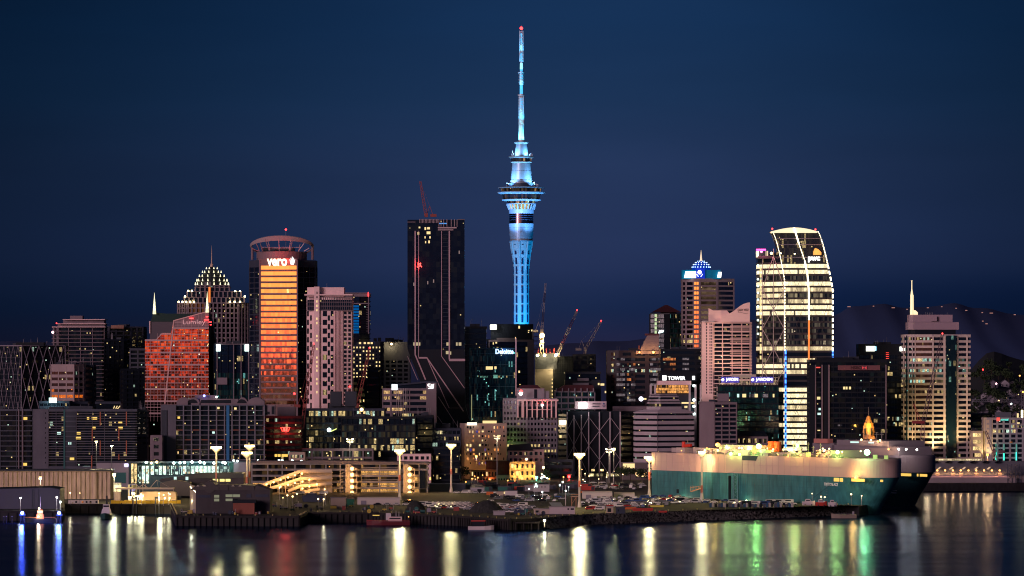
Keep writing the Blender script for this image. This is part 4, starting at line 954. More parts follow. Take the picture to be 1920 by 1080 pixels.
for px, py, w_ in ((1121, 718, 3), (1126, 719, 7), (1134, 733, 2.5)): th.pbox('terrace_lamp', px, px + w_, py, py + 4, 2925, .5, W_LIT)
# small hotel dotted with odd windows
D = 2812
th = tower('hotel', 'sand coloured hotel with scattered odd-sized windows, some lit orange', 'hotel', [(862, 4), (871, 0), (950, 3)], D, 794, 900, 50, mat('hotel_sand', (.46, .34, .31), .85, var=.12), None, sp=1, ins=0, t=22, cap=2)
for o in th.bands: bpy.data.objects.remove(o)
r_ = random.Random(11)
for j in range(9):
    for i in range(13):
        if r_.random() < .62:
            px = 875 + i * 5.7 + r_.uniform(-.6, .6); py = 799 + j * 8.4; w_ = r_.choice((1.5, 2, 3.2, 3.6)); h_ = r_.choice((3, 4, 5))
            u = r_.random(); m = (W_LIT if u < .16 else mat('lit_window_orange', (.1, .1, .1), emit=(1, .38, .10), es=.8, samp='NONE') if u < .36 else BLACK if u < .9 else mat('lit_window_blue', (.1, .1, .1), emit=(.1, .1, .8), es=.35, samp='NONE'))
            th.pbox('window', px, px + w_, py, py + h_, D + (px - 871) * .038 - .1, .5, m)
th.pbox('sign', 876, 894, 792.5, 797, D - 1, .8, lampmat('sign_glare4', (1, .95, .75), 3.2)); th.pbox('roof_window', 905, 931, 789, 794, D + 6, 6, W_LIT)
# white columned office
D = 2845
th = tower('office_building', 'pale grey office with rows of square windows, roof loggia of columns and red roof lamps', 'office building', [(943, 5), (988, 0), (1045, 4)], D, 747, 870, 3.75, GREYL, lambda k: glass('lit_punched', .8, 1, 1, es=1.5, cw=2.0, wc=(1, .72, .28)) if k in (8, 9) else G_DARK, sp=.50, ins=.6, pil=2.4, pw=.9, pp=.15, t=26, cap=1.8)
th.part('loggia', MB().box(X(970, D), X(1045, D), D - .5, D - .1, Z(782, D), Z(762, D)), BLACK)
mb = MB()
for px in (971, 979, 981.5, 988, 998, 1007, 1017, 1026, 1034, 1042.5): mb.box(X(px, D) - .45, X(px, D) + .45, D - 1.4, D - .5, Z(783, D), Z(750, D))
mb.box(X(970, D), X(1047, D), D - 1.3, D - .4, Z(752, D), Z(749, D)); mb.box(X(990, D), X(1032, D), D - 1.2, D - .6, Z(768.6, D), Z(767.6, D)); th.part('column', mb, PINK)
th.part('penthouse', MB().box(X(969, D), X(1021, D), D + 5, D + 18, th.z1 - .2, Z(728, D)).box(X(1008, D), X(1030, D), D + 6, D + 16, th.z1 - .2, Z(733, D)), GREYL)
th.part('roof', MB().slab([P(968, 728, D + 4), P(1014, 728, D + 4), P(1008, 722, D + 9), P(980, 722, D + 9)], 10), MAROON); th.pbox('dark_door', 1001.5, 1007, 730, 747, D + 4.7, .6, BLACK)
for px, py, s_ in ((977, 734, 3.2), (1017, 757, 2.0)):
    th.part('red_lamp', MB().ball(P(px, py, D - 3), s_ * .36), L_RED); th.part('white_lamp', MB().ball(P(px - .5, py + s_ * 1.2, D - 3), s_ * .42), L_WHITE); light('POINT', P(px, py, D - 4), 9e2, (1, .1, .1), .5, parent=th.root)
th = tower('office_building', 'narrow pale building with a glaring yellow lamp beside the braced black building', 'office building', [(1047, 0), (1066, 0)], 2900, 776, 860, 3.9, GREYL, G_DARK, sp=.6, t=14)
th.pbox('lit_bay', 1048, 1062, 788, 796, 2898.5, .6, lampmat('bay_glare', (1, .85, .5), 2.4)); light('POINT', P(1055, 795, 2894), 4e3, (1, .8, .4), 1, parent=th.root); th.pbox('lit_window', 1049, 1053, 816, 821, 2899.5, .5, W_LIT)
# braced black building with billboard
D = 2880
th = T('office_building', 'black building braced by white poles and crossed cables, billboard on its roof', 'office building', (X(1113, D), D, 0))
th.part('wall', MB().box(X(1063, D), X(1163, D), D, D + 30, 0, Z(771, D)), BLACK)
th.part('base_window', MB().box(X(1104, D), X(1164, D), D - 1.5, D, Z(899, D), Z(888, D)), glass('lit_ground_floor', 1.2, 1, 1, es=1.5, cw=2.2, wc=(1, .82, .4), dim=.3))
for px in (1109, 1126): th.pbox('lit_window', px, px + 6, 879.5, 883.5, D - .2, .5, W_LIT)
mb = MB(); cols = [1063, 1076, 1090, 1104, 1124, 1144, 1163]
for px in cols: mb.cyl(P(px, 900, D - 2.2), P(px, 772 if px > 1100 or px < 1070 else 778, D - 2.2), .42, .42, 6)
for ys in ((782, 808), (808, 835), (835, 862), (862, 893)):
    k_ = ((782, 808), (808, 835), (835, 862), (862, 893)).index(ys)
    for (a, b2) in ((1076, 1090), (1063, 1076), (1090, 1104), (1104, 1124), (1144, 1163), (1124, 1144)):
        y0, y1 = ys
        up = (cols.index(a) + k_) % 2
        mb.beam(P(a, y0 if up else y1, D - 2.2), P(b2, y1 if up else y0, D - 2.2), .26)
th.part('bracing', mb, mat('brace_paint', (.50, .42, .46), .6))
mb = MB(); mb.box(X(1078, D), X(1137, D), D - 1, D, Z(767, D), Z(752.5, D)); th.part('billboard', mb, mat('billboard_pink', (.5, .38, .42), .6))
th.part('sign_panel', MB().box(X(1084, D), X(1101, D), D - 1.4, D - 1.1, Z(765.5, D), Z(755, D)), lampmat('sign_glare5', (1, .96, .9), 3.0)); light('POINT', P(1094, 762, D - 5), 2.5e3, (1, .95, .9), 1, parent=th.root)
th.part('sign_lettering', MB().box(X(1111, D), X(1126, D), D - 1.2, D - 1.02, Z(758.2, D), Z(756.4, D)).box(X(1111, D), X(1124, D), D - 1.2, D - 1.02, Z(762.6, D), Z(760.8, D)), PDARK)
th.part('emblem', MB().ball(P(1132, 757, D - 1.2), .55).beam(P(1129.5, 759, D - 1.2), P(1131.5, 763, D - 1.2), .9, .2).beam(P(1134.5, 759, D - 1.2), P(1132.5, 763, D - 1.2), .9, .2), mat('emblem_blue', (.02, .08, .25), .5))
# dark towers
D = 2980
th = tower('office_tower', 'dark maroon office tower with slanted pale roof and two orange roof lamps', 'office tower', [(1138, 2), (1160, 0), (1240, 0)], D, 657, 762, 4.0, mat('maroon_panel', (.03, .022, .032), .5), G_OFF, sp=.45, ins=.4, pil=9, pw=3.0, t=26, clut=0)
th.part('slanted_roof', MB().slab([P(1200, 657, D - .5), P(1235.5, 657, D - .5), P(1235.5, 629, D - .5), P(1214, 629, D - .5)], 14), PINKD); th.part('roof_box', MB().box(X(1210, D), X(1236, D), D, D + 16, Z(629, D), Z(625.5, D)).box(X(1197, D), X(1200, D), D + 1, D + 5, Z(657, D), Z(648, D)), MAROON)
th.part('parapet', MB().box(X(1192, D), X(1236, D), D - 1.6, D - .8, Z(664, D), Z(658, D)), PINKD)
for px, py, r0 in ((1199, 660.5, .7), (1225, 660.5, 1.0)): th.part('roof_lamp', MB().ball(P(px, py, D - 3), r0), L_ORG); light('POINT', P(px, py, D - 5), 2.5e3, (1, .5, .15), .5, parent=th.root)
GOR = glass('orange_glass_row', 1.0, .7, 1, es=.75, cw=1.5, wc=(1, .30, .08), dim=.2); GPK = glass('pale_glass_row', 0.9, .8, 1, es=.28, cw=1.5, wc=(.9, .7, .75), dim=.1)
for j in range(9):
    y = 671 + j * 9.6
    for px, w_, m in ((1156, 16, GPK), (1175.5, 16, GOR if j in (1, 3, 4) else GPK), (1219, 19, GPK)): th.pbox('window_row', px, px + w_, y, y + 4.6, D - .7, .5, m)
th = tower('office_tower', 'black office slab with a column of orange lit window rows', 'office tower', [(1238, 0), (1316, 0)], 2940, 654, 760, 4, BLACK, G_DARK, sp=.5, ins=.3, t=20)
for j in range(9):
    y = 671 + j * 9.4; th.pbox('window_row', 1243, 1267, y, y + 4.6, 2939.3, .5, GOR if j < 5 else GPK); th.pbox('window_row', 1280, 1292, y, y + 4, 2939.3, .5, GPK)
D = 3060
th = tower('office_tower', 'dark teal tower with pyramid roof and a column of pale lit windows', 'office tower', [(1219, 4), (1256, 0), (1279, 4)], D, 587, 700, 3.6, PDARK, G_TEAL, sp=.25, ins=.3, pil=4, pw=.2, t=20, cap=1)
x0, x1 = X(1222, D), X(1278, D); th.part('pyramid_roof', MB().prism([(x0, D), (x1, D), (x1, D + 22), (x0, D + 22)], Z(585.5, D), Z(571.5, D), [((x0 + x1) / 2 - 1, D + 10), ((x0 + x1) / 2 + 1, D + 10), ((x0 + x1) / 2 + 1, D + 12), ((x0 + x1) / 2 - 1, D + 12)]), MAROON)
for j in range(5): th.pbox('lit_window', 1227.5, 1231.5, 589 + j * 7.7, 594.5 + j * 7.7, D - .0, .4, mat('lit_window_lime', (.1, .1, .1), emit=(.75, .95, .5), es=.8, samp='NONE'))
th.part('sign', MB().slab([P(1234.5, 625, D - 2), P(1236, 620, D - 2), P(1245, 619, D - 2), P(1244, 622.5, D - 2), P(1238, 624.5, D - 2)], .6), lampmat('sign_glare6', (.8, 1, 1), 3.0)); th.part('side_panel', MB().box(X(1245, D), X(1256, D), D - .6, D, 20, Z(589, D)), BLACK)
# tower with blue dome
D = 3000
th = tower('office_tower', 'rose office tower with glowing blue domed crown, white signs and an orange glass seam', 'office tower', [(1279, 10), (1286, 5), (1301, .6), (1312, -.35), (1345, 3), (1377, 9)], D, 522, 770, 3.52, PINKD, G_STR, sp=.36, ins=.25, pil=11, pw=.9, pp=.15, t=24, cap=2.6)
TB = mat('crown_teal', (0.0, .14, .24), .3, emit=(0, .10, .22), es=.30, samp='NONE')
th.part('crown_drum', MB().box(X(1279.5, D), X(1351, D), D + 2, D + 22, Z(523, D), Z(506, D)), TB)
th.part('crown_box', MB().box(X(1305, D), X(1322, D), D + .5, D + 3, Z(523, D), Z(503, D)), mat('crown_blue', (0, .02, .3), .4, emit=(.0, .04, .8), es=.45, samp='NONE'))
th.part('sign', MB().slab([P(1283, 521, D), P(1305, 521, D), P(1305, 509, D), P(1285.5, 509, D)], 1), lampmat('sign_panel_white', (.95, 1, 1), 3.2)); th.part('sign', MB().slab([P(1345, 520, D), P(1352, 520, D), P(1353, 510, D), P(1347, 510, D)], 1), MATS['sign_panel_white'])
th.part('emblem', MB().cyl(P(1311.8, 510.5, D - 1), P(1311.8, 510.5, D - .2), 1.5, 1.5, 14).beam(P(1306, 514, D - .6), P(1309.5, 518.6, D - .6), 1.5, .4).beam(P(1317.5, 514, D - .6), P(1314, 518.6, D - .6), 1.5, .4), S_WHITE)
cx_, cy_ = X(1314.5, D + 12), D + 12; pm2 = cy_ / FX
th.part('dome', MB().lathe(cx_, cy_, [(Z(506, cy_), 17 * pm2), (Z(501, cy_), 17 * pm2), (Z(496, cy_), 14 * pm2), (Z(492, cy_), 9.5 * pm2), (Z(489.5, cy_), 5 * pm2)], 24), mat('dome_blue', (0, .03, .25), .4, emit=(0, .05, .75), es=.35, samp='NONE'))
for yl, rr in ((501, 17.2), (496.3, 14.4), (492.5, 10.6), (490, 6)):
    n_ = int(rr * 1.15)
    for k in range(n_):
        t = 2 * math.pi * k / n_
        if math.sin(t) < .1: th.part('dome_lamp', MB().ball((cx_ + rr * pm2 * math.cos(t), cy_ + rr * pm2 * math.sin(t), Z(yl, cy_)), .42, 5), lampmat('dome_dot', (.45, .7, 1), 3, 'NONE'))
th.part('spire', MB().cyl(P(1314.5, 490, cy_), P(1314.5, 469, cy_), .95, .08, 8), mat('spire_warm', (.6, .5, .4), .4, emit=(1, .8, .5), es=.8))
for px, w_ in ((1303, 3.6), (1308, 3.4)): pass
SEAM = glass('seam_glass', 1.6, 1.0, 1, es=.95, cw=30, wc=(1, .36, .05), dim=.2)
mb = MB(); 
for j in range(31):
    y = 528.5 + j * 9.05
    if y < 760:
        for a, b2 in ((1301.6, 1306), (1307, 1311.4)): th.part('seam_window', MB().prism([(X(a, D), D + .6 - (a - 1301) * .055 - .25), (X(b2, D), D + .6 - (b2 - 1301) * .055 - .25), (X(b2, D), D + 1.5), (X(a, D), D + 1.5)], Z(y + 5.6, D), Z(y, D)), G_VERO)
# sail topped apartments
D = 2880
SALM = mat('render_salmon', (0.85, 0.60, 0.52), 0.8, var=0.05)
th = tower('apartment_hotel', 'pink hotel of balcony rows with curved sail parapet carrying dark lettering', 'hotel', [(1316, 8), (1337, 0), (1409, 2)], D, 604, 752, 2.83, SALM, G_APT, sp=.26, ins=1.4, pil=6.2, pw=.55, pp=-.4, t=24, cap=1.0)
th.part('stair_wall', MB().prism([(X(1316, D + 8), D + 7.9), (X(1337, D), D - .15), (X(1337, D), D + 8), (X(1316, D + 8), D + 16)], 10, Z(601.5, D)), SALM)
for j in range(27):
    y = 606 + 5.6 * j
    for px, w_ in ((1324, 2.4), (1330.5, 1.6), (1333.8, 1.6)): th.pbox('window', px, px + w_, y, y + 3.2, D - .25 + (1337 - px) * .38 - .55, .6, BLACK) if j < 24 else None
sail = [(1352, 604), (1352, 592), (1358, 591), (1366, 588.5), (1374, 584.5), (1381, 579), (1388, 573.5), (1395, 569.5), (1401, 567.6), (1406, 567), (1406, 604)]
th.part('sail_parapet', MB().slab([P(a, b2, D - .6) for a, b2 in sail], 4), SALM); th.part('roof_house', MB().slab([P(1329, 604, D + 2), P(1329, 578, D + 2), P(1337, 582, D + 2), P(1363, 582, D + 2), P(1370, 590, D + 2), P(1370, 604, D + 2)], 8), SALM)
th.part('slabs', MB().box(X(1316, D), X(1340, D), D - 1, D + 6, Z(603, D), Z(601.5, D)), WHITE)
for px in (1345, 1375, 1400): light('SPOT', P(px, 716, D - 30), 2.6e4, (1, .62, .45), 1, (0, .75, 1), R(95), .9, parent=th.root)  # added warm spots brighten the hotel front; no fittings stand there
mb = MB()
for j in range(27): mb.box(X(1369, D), X(1410, D), D - 1.6, D + 2, Z(606.2 + 5.65 * j, D), Z(605 + 5.65 * j, D)) if j < 26 else None
th.part('balcony_slab', mb, SALM)
th.text('sign', 'QUAY WEST', 1393, 581.5, 21, 5, D, mat('letter_brown', (.10, .05, .04), .6), loc=P(1393.5, 581.5, D - .75), off=.02)
mb = MB()
for a, b2 in (((1384, 585.5), (1390, 585.8)), ((1390, 585.8), (1396, 588)), ((1396, 588), (1403, 587))): mb.beam(P(*a, D - .75), P(*b2, D - .75), .45, .15)
th.part('sign_flourish', mb, MATS['letter_brown'])
# white building with glowing capital letters
D = 2900
th = T('office_building', 'white columned office with glowing capital letter sign on a dark roof band', 'office building', (X(1265, D), D, 0))
th.part('wall', MB().box(X(1228, D), X(1306, D), D + 3, D + 24, 0, Z(736, D)), PDARK); rb_ = th.part('roof_band', MB().box(X(1236, D), X(1306, D), D + 1, D + 20, Z(714, D), Z(699, D)), BLACK)
th.part('attic', MB().box(X(1233, D), X(1296, D), D - .5, D + 18, Z(721.5, D), Z(714, D)), PINK)
for i in range(3): th.pbox('amber_glow_window', 1229, 1294, 722 + i * 5.2, 726.6 + i * 5.2, D - .2 , 2, glass('amber_glass', 1.3, 1, 1, es=1.1, cw=.9, wc=(1, .42, .10), dim=.5))  # amber reflection is put in as a glow of the glass itself
mb = MB()
for px in (1220, 1228.5, 1293, 1304, 1314): mb.box(X(px, D) - .7, X(px, D) + .7, D - 1.3, D + .6, 4, Z(721, D))
th.part('column', mb, WHITE); th.text('sign', 'TOWER', 1268, 709, 32, 6.6, D, S_WHITE, off=.03, parent=rb_, loc=P(1268.5, 709, D + .6)); th.pbox('emblem', 1242, 1249.5, 704, 713, D + .4, .5, S_WHITE); th.pbox('sign', 1298, 1303, 705, 712, D + .4, .5, S_WHITE)
for y in (723, 750, 762, 776): th.part('column_lamp', MB().ball(P(1301, y, D - 1.5), .9), L_COOL)
for px, py, w_, h_ in ((1278, 754, 24, 3), (1283, 761, 6, 4)): th.pbox('lit_window', px, px + w_, py, py + h_, D + 2.8, .4, W_LIT)
# stepped office with long spandrels
D = 2830
WP = mat('spandrel_white', (.34, .29, .32), .7, var=.06)
th = tower('office_building', 'broad pale stepped office with flaring long white spandrel bands', 'office building', [(1189, 9), (1233, 0), (1302, 9)], D, 773, 893, 3.75, WP, G_DARK, sp=.62, ins=.9, t=20, cap=.8)
mb = MB(); 
for (a0, y0, a1, y1), yt, yb in (((1190, 9, 1301, 9), 775, 773),): pass
fp1 = footprint([(1190, 9), (1233, 0), (1302, 9)], D, 20); fp2 = footprint([(1213, 9), (1237, 4), (1280, 9)], D, 14)
mb.prism(fp1, Z(773, D), Z(768, D), fp2 and [tuple(Vector(a).lerp(Vector(b2), .75)) for a, b2 in zip(fp1, fp2)]); th.part('flared_roof', mb, WP)
for a, b2, y0, y1 in ((1213, 1278, 768, 757), (1215, 1275, 756, 752.5), (1217, 1273, 752, 745), (1219, 1270, 744, 740)):
    m2 = footprint([(a, 9), (1238, 4), (b2, 9)], D, 14); th.part('upper_wall', MB().prism(m2, Z(y0, D), Z((y0 + y1) / 2, D)), WP); th.part('window_band', MB().prism(inset(m2, .5), Z((y0 + y1) / 2, D), Z(y1, D)), G_DARK); th.part('parapet', MB().prism(inset(m2, .2), Z(y1, D) + .01, Z(y1 - 1.4, D)), WP)
th.part('corner_line', MB().box(X(1232.6, D), X(1233.4, D), D - .25, D + .3, 10, Z(775, D)), PDARK); th.part('sign', MB().ball(P(1202, 748, D - 2), 1.6), lampmat('sign_round', (.85, .8, 1), 4)); th.pbox('sign_arm', 1203, 1212, 746.5, 749.5, D - 1.5, .8, W_LIT)
tower('office_block', 'long low dark block with a pale box on its roof behind the braced building', 'office block', [(1149, 0), (1212, 0)], 2905, 771, 893, 4, BLACK, G_DARK, sp=.4, pil=30).pbox('roof_box', 1149, 1213, 762, 771, 2904, 8, PINKD)
# beige block with gridded windows
D = 2812
th = tower('office_building', 'plain beige block with blank left wall and gridded dark windows', 'office building', [(1313, 6), (1339, 0), (1382, 2)], D, 754, 870, 3.05, PINKD, G_DARK, sp=.36, ins=.8, pil=4.6, pw=.7, t=20)
th.part('blank_wall', MB().prism([(X(1313, D + 6), D + 5.8), (X(1339.5, D), D - .2), (X(1339.5, D), D + 8), (X(1313, D + 6), D + 14)], 4, Z(753, D)), PINKD); th.pbox('roof_room', 1346, 1367, 738, 753, D + 4, 8, PINKD)
# dark block with violet twin signs
D = 2845
th = tower('office_building', 'dark teal block with white screened roof carrying twin violet name signs', 'office building', [(1345, 0), (1461, 0)], D, 722, 850, 4.1, BLACK, G_TEAL, sp=.25, ins=.3, t=24, cap=1.0)
mb = MB()
for i in range(38): mb.beam(P(1349 + i * 2.95, 722, D - .5), P(1349 + i * 2.95 + (1.5 if i % 3 else -1.5), 706, D - .5), .28)
for y in (708, 714, 720): mb.beam(P(1348, y, D - .4), P(1458, y, D - .4), .35)
mb.box(X(1374, D), X(1418, D), D + 2, D + 10, Z(708, D), Z(702, D)); th.part('roof_screen', mb, mat('screen_cream', (.5, .44, .34), .6))
VB = mat('sign_board_violet', (.05, .04, .25), .5, emit=(.10, .08, .75), es=.35, samp='NONE')
for a, b2 in ((1352, 1386), (1408, 1450)):
    sb = th.pbox('sign_board', a, b2, 706.5, 717.5, D - 1.1, .3, VB); th.text('lettering', 'JARDEN', 0, 0, 1, 1, D, S_WHITE, off=.02, parent=sb, loc=P((a + b2) / 2 + 3.6, 712, D - 1.4), wm=(b2 - a - 11.5) * D / FX, hm=6.8 * D / FX); th.part('emblem', MB().cyl(P(a + 3.4, 712, D - 1.5), P(a + 3.4, 712, D - 1.15), 1.0, 1.0, 7), S_WHITE)
for i in range(7): light('SPOT', P(1355 + i * 16, 723, D - 3), 5e2, (1, .85, .5), .4, (0, .5, 1), R(100), parent=th.root)
for px, w_, m in ((1382, 4, W_COOL), (1392, 7, W_LIT), (1405, 9, GPK), (1415, 6, W_LIT), (1430, 10, GPK), (1449, 3, W_LIT)): th.pbox('lit_window', px, px + w_, 738.5, 745, D - .1, .3, m)
th = tower('mansard_building', 'low old building with white roofline and lit windows left of the orange funnels', 'building', [(1382, 0), (1440, 0)], 2830, 818, 850, 5, PINKD, G_BUSY, sp=.4, pil=3.4, pw=1.0, t=12); th.part('mansard_roof', MB().slab([P(1383, 818, 2829), P(1440, 818, 2829), P(1434, 808, 2833), P(1386, 808, 2833)], 8), BLACK)
# lit glass tower with curved top
D = 2870
th = T('office_tower', 'brightly lit glass tower with curved slanted top, cross braces and glowing edge lines', 'office tower', (X(1495, D), D, 0))
def xl(y): # left edge of the curved front
    return 1446.5 + 25 * min(1, max(0, (y - 433) / 95)) ** .62 if y < 528 else 1471.5
def xr(y): return 1533 + 28.5 * min(1, max(0, (y - 433) / 110)) ** .72 if y < 543 else 1561.5
def sect(y, o=0.0): 
    l, r2 = xl(y), xr(y); return [(X(l, D) + o, D + o), (X((l + r2) / 2, D), D - .5 + o), (X(r2, D) - o, D + o), (X(r2, D) - o, D + 26), (X(l, D) + o, D + 26)]
FR = mat('frame_dark_bronze', (.05, .045, .045), .5)
fhp = 11.05
W_ = MB(); lit = {0: G_PWC, 1: G_PWC, 2: G_PWCD, 3: G_PWC, 4: G_PWCM, 5: G_PWCM, 6: G_PWCM, 7: G_PWC, 8: G_PWC, 14: G_PWCM, 16: G_PWCM, 17: G_PWC, 18: G_PWCM, 15: G_DARK, 19: G_DARK, 20: G_DARK}
for k in range(32):
    y0 = 495 + fhp * k
    g_ = lit.get(k, G_PWCD if k < 16 else (G_PWC if k not in (24, 26) else G_PWCM))
    th.part('window_band', MB().prism(sect(y0, .35), Z(y0 + 7.4, D), Z(y0, D), sect(y0, .35)), g_)
    W_.prism(sect(y0 + 8, 0), Z(y0 + fhp, D), Z(y0 + 7.3, D))
W_.prism(sect(850, 0), 0, Z(495 + fhp * 32, D)); th.part('wall', W_, FR)
mb = MB(); mb.loft([[(*p, Z(y, D)) for p in sect(y, .1)] for y in (495, 480, 465, 450, 440, 433)]); th.part('dark_top_glass', mb, glass('top_glass', .03, 0, 1, es=.9, cw=1.2, ch=5.0, base=(.02, .02, .022), dim=.025, spec=.6))
mb = MB()
for y in (447.5, 459, 482.5): mb.box(X(xl(y), D), X(xr(y), D), D - 2.4, D - 2.1, Z(y + .6, D), Z(y - .6, D))
th.part('top_rail', mb, GREYL)
arc = [(1446 + 88 * i / 12, 434 - 7.5 * math.sin(math.pi * i / 12)) for i in range(13)]
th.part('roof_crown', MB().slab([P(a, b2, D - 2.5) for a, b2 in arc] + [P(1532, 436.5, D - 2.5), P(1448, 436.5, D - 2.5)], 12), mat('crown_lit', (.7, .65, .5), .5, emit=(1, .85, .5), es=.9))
LW = lampmat('edge_light_white', (1, .86, .55), 4.2); LO = lampmat('edge_light_orange', (1, .22, .02), 1.25); LB = lampmat('edge_light_blue', (.05, .25, 1), 3.0)
def strip(pts_, m, w_=.75, o=-3.2):
    mb = MB()
    for a, b2 in zip(pts_, pts_[1:]): mb.beam(P(*a, D + o), P(*b2, D + o), w_, .4)
    th.part('light_strip', mb, m)
strip([(1489, 427), (1498, 457), (1509, 489), (1514, 515), (1516.5, 545), (1516.8, 600)], LW, 1.0); strip([(1516.8, 600), (1516.5, 683)], LO, 1.1)
def dash(f, y0, y1, m, w_, st=5.4):
    mb = MB(); y = y0
    while y < y1: mb.beam(P(f(y), y, D - .8), P(f(y + st * .62), y + st * .62, D - .8), w_, .4); y += st
    th.part('light_strip', mb, m)['kind'] = 'stuff'
dash(xl, 434, 500, LW, .45, 2.2); dash(xl, 500, 655, LW, .6, 5.5); dash(lambda y: 1473, 657, 838, LB, 1.1, 11); dash(xr, 434, 495, LW, .75, 3); dash(xr, 497, 655, LW, 1.0, 11.05); dash(xr, 657, 670, LB, 1.1, 6)
mb = MB(); mb.beam(P(1473, 655, D - .5), P(1473, 838, D - .5), 1.3, .2); th.part('edge_panel', mb, mat('edge_blue_panel', (.02, .08, .35), .5, emit=(.03, .15, .8), es=.35, samp='NONE'))
# braced left wing
wl_ = [(1420, 22), (1430, 15), (1470, 2)]
wing = T('office_tower', 'narrow braced left wing of the lit glass tower with a pink lamp on top', 'office tower', (X(1445, D), D + 10, 0)); fpw = footprint(wl_, D, 18); Wb = MB()
for k in range(-2, 32):
    y0 = 495 + fhp * k
    if y0 < 470: continue
    g_ = lit.get(k, G_PWCD if k < 16 else (G_PWC if k not in (24, 26) else G_PWCM)) if k >= 0 else G_DARK
    if 20 < k: g_ = G_DARK if k % 3 else G_PWCM
    wing.part('window_band', MB().prism(inset(fpw, .3), Z(y0 + 7.4, D), Z(y0, D)), g_); Wb.prism(fpw, Z(y0 + fhp, D), Z(y0 + 7.3, D))
Wb.prism(fpw, 0, Z(495 + fhp * 32, D)); Wb.box(X(1422, D + 8), X(1449, D + 8), D + 9, D + 24, Z(484, D), Z(479, D)); wing.part('wall', Wb, FR)
def wp(px, py):
    if px <= 1430: Y = D + 22 - (px - 1420) * .7
    else: Y = D + 15 - (px - 1430) * 13 / 40
    return P(px, py, Y - 1.2)
mb = MB(); nodes = [(480, 543), (543, 580), (580, 617), (617, 654), (654, 691), (691, 728)]
for px in (1429.5, 1450.5, 1470): mb.beam(wp(px, 466 if px == 1450.5 else 480), wp(px, 730), .38)
for i, (a, b2) in enumerate(nodes):
    for s_ in (1429.5, 1471):
        if i % 2 == 0: mb.beam(wp(1450.5, a), wp(s_, b2), .42)
        else: mb.beam(wp(s_, a), wp(1450.5, b2), .42)
wing.part('diagonal_brace', mb, mat('brace_rose', (.45, .36, .34), .5))
mb = MB()
for i in range(11): mb.ball(wp(1421, 498 + i * 12.8) - Vector((0, 1, 0)), .75)
wing.part('corner_lamp', mb, lampmat('corner_lamp_cool', (.7, 1, .9), 3.5)); mb = MB()
for i in range(16): mb.box(wp(1426, 0).x - .5, wp(1426, 0).x + .6, D + 15.5, D + 16.5, Z(508 + i * 11.05, D), Z(501 + i * 11.05, D))
wing.part('corner_window', mb, W_LIT)
wing.part('top_floor', MB().box(X(1419, D + 12), X(1440, D + 12), D + 12, D + 22, Z(481, D), Z(469.5, D)), glass('lit_top', 1.5, 1, 1, es=2.2, cw=1.5, wc=(1, .75, .45), dim=1)); wing.part('pink_lamp', MB().box(X(1418, D + 10), X(1436, D + 10), D + 10, D + 11, Z(468.6, D), Z(466, D)), lampmat('lamp_magenta', (1, .03, .45), 6)); light('POINT', P(1430, 470, D + 5), 5e3, (1, .2, .4), 1, parent=wing.root)
wing.part('floodlight', MB().ball(P(1446.5, 475, D + 6), 1.0), L_WARM)
# dark cross braces seen in front of the lit floors
mb = MB()
for cxp in (1494, 1538):
    for i, (a, b2) in enumerate(((506, 540), (540, 574), (574, 608), (608, 642), (740, 770), (770, 800), (800, 830))):
        for s_ in (-14, 14):
            if cxp == 1538 and a > 650: continue
            if i % 2: mb.beam(P(cxp, a, D - 2.45), P(cxp + s_, b2, D - 2.3), .4, .2)
            else: mb.beam(P(cxp + s_, a, D - 2.3), P(cxp, b2, D - 2.45), .4, .2)
th.part('diagonal_brace', mb, FR)
th.text('sign', 'pwc', 0, 0, 1, 1, D, S_WHITE, off=.05, loc=P(1526.5, 486.5, D - 3.1), wm=21 * D / FX, hm=9.5 * D / FX)
th.part('emblem', MB().slab([P(1525, 478, D - 3), P(1525, 472, D - 3), P(1528, 465, D - 3), P(1534, 467, D - 3), P(1540, 473, D - 3), P(1540, 478, D - 3)], .5), lampmat('emblem_orange', (1, .38, .06), 1.15)); light('POINT', P(1532, 472, D - 6), 1.5e3, (1, .4, .05), 1.5, parent=th.root)
for px in (1448, 1529): th.part('beacon', MB().ball(P(px, 429 + (1 if px > 1500 else 0), D), .6), L_RED)
for px, py in ((1464, 475), (1490, 476)): th.part('roof_light', MB().ball(P(px, py, D - 2.7), .45), L_YEL)
# black slab with red bow-tie emblem
D = 2840
th = tower('office_tower', 'long black office slab with dull red name band and two grey corner fins', 'office tower', [(1518, 0), (1664, 0)], D, 674, 850, 3.55, BLACK, glass('glass_black', .012, 0, .8, es=.9, cw=2.5, base=(.004, .006, .01), dim=.008, spec=.3), sp=.3, ins=.2, pil=4.0, pw=.15, t=28, cap=2)
mb = MB()
for a, b2 in ((1540, 1542.5), (1552.5, 1555.5), (1660, 1662)): mb.box(X(a, D), X(b2, D), D - 1.4, D + .3, 4, Z(684 if a < 1600 else 684, D))
mb.box(X(1528, D), X(1530, D), D - .8, D, 4, Z(684, D)); th.part('corner_fin', mb, PINKD)
th.part('blank_wall', MB().box(X(1518, D), X(1528, D), D - .5, D, 4, Z(684, D)).box(X(1542.6, D), X(1552.4, D), D - .5, D, 4, Z(684, D)), BLACK)
sb = th.pbox('sign_board', 1571, 1650, 685, 694, D - .6, .5, mat('sign_band_rose', (.15, .06, .07), .6)); th.text('lettering', 'HSBC', 0, 0, 1, 1, D, mat('letter_maroon', (.05, .015, .02), .6), off=.03, parent=sb, loc=P(1605, 689.5, D - .9), wm=19 * D / FX, hm=5.6 * D / FX)
mb = MB(); c = P(1620.5, 689.5, D - .9)
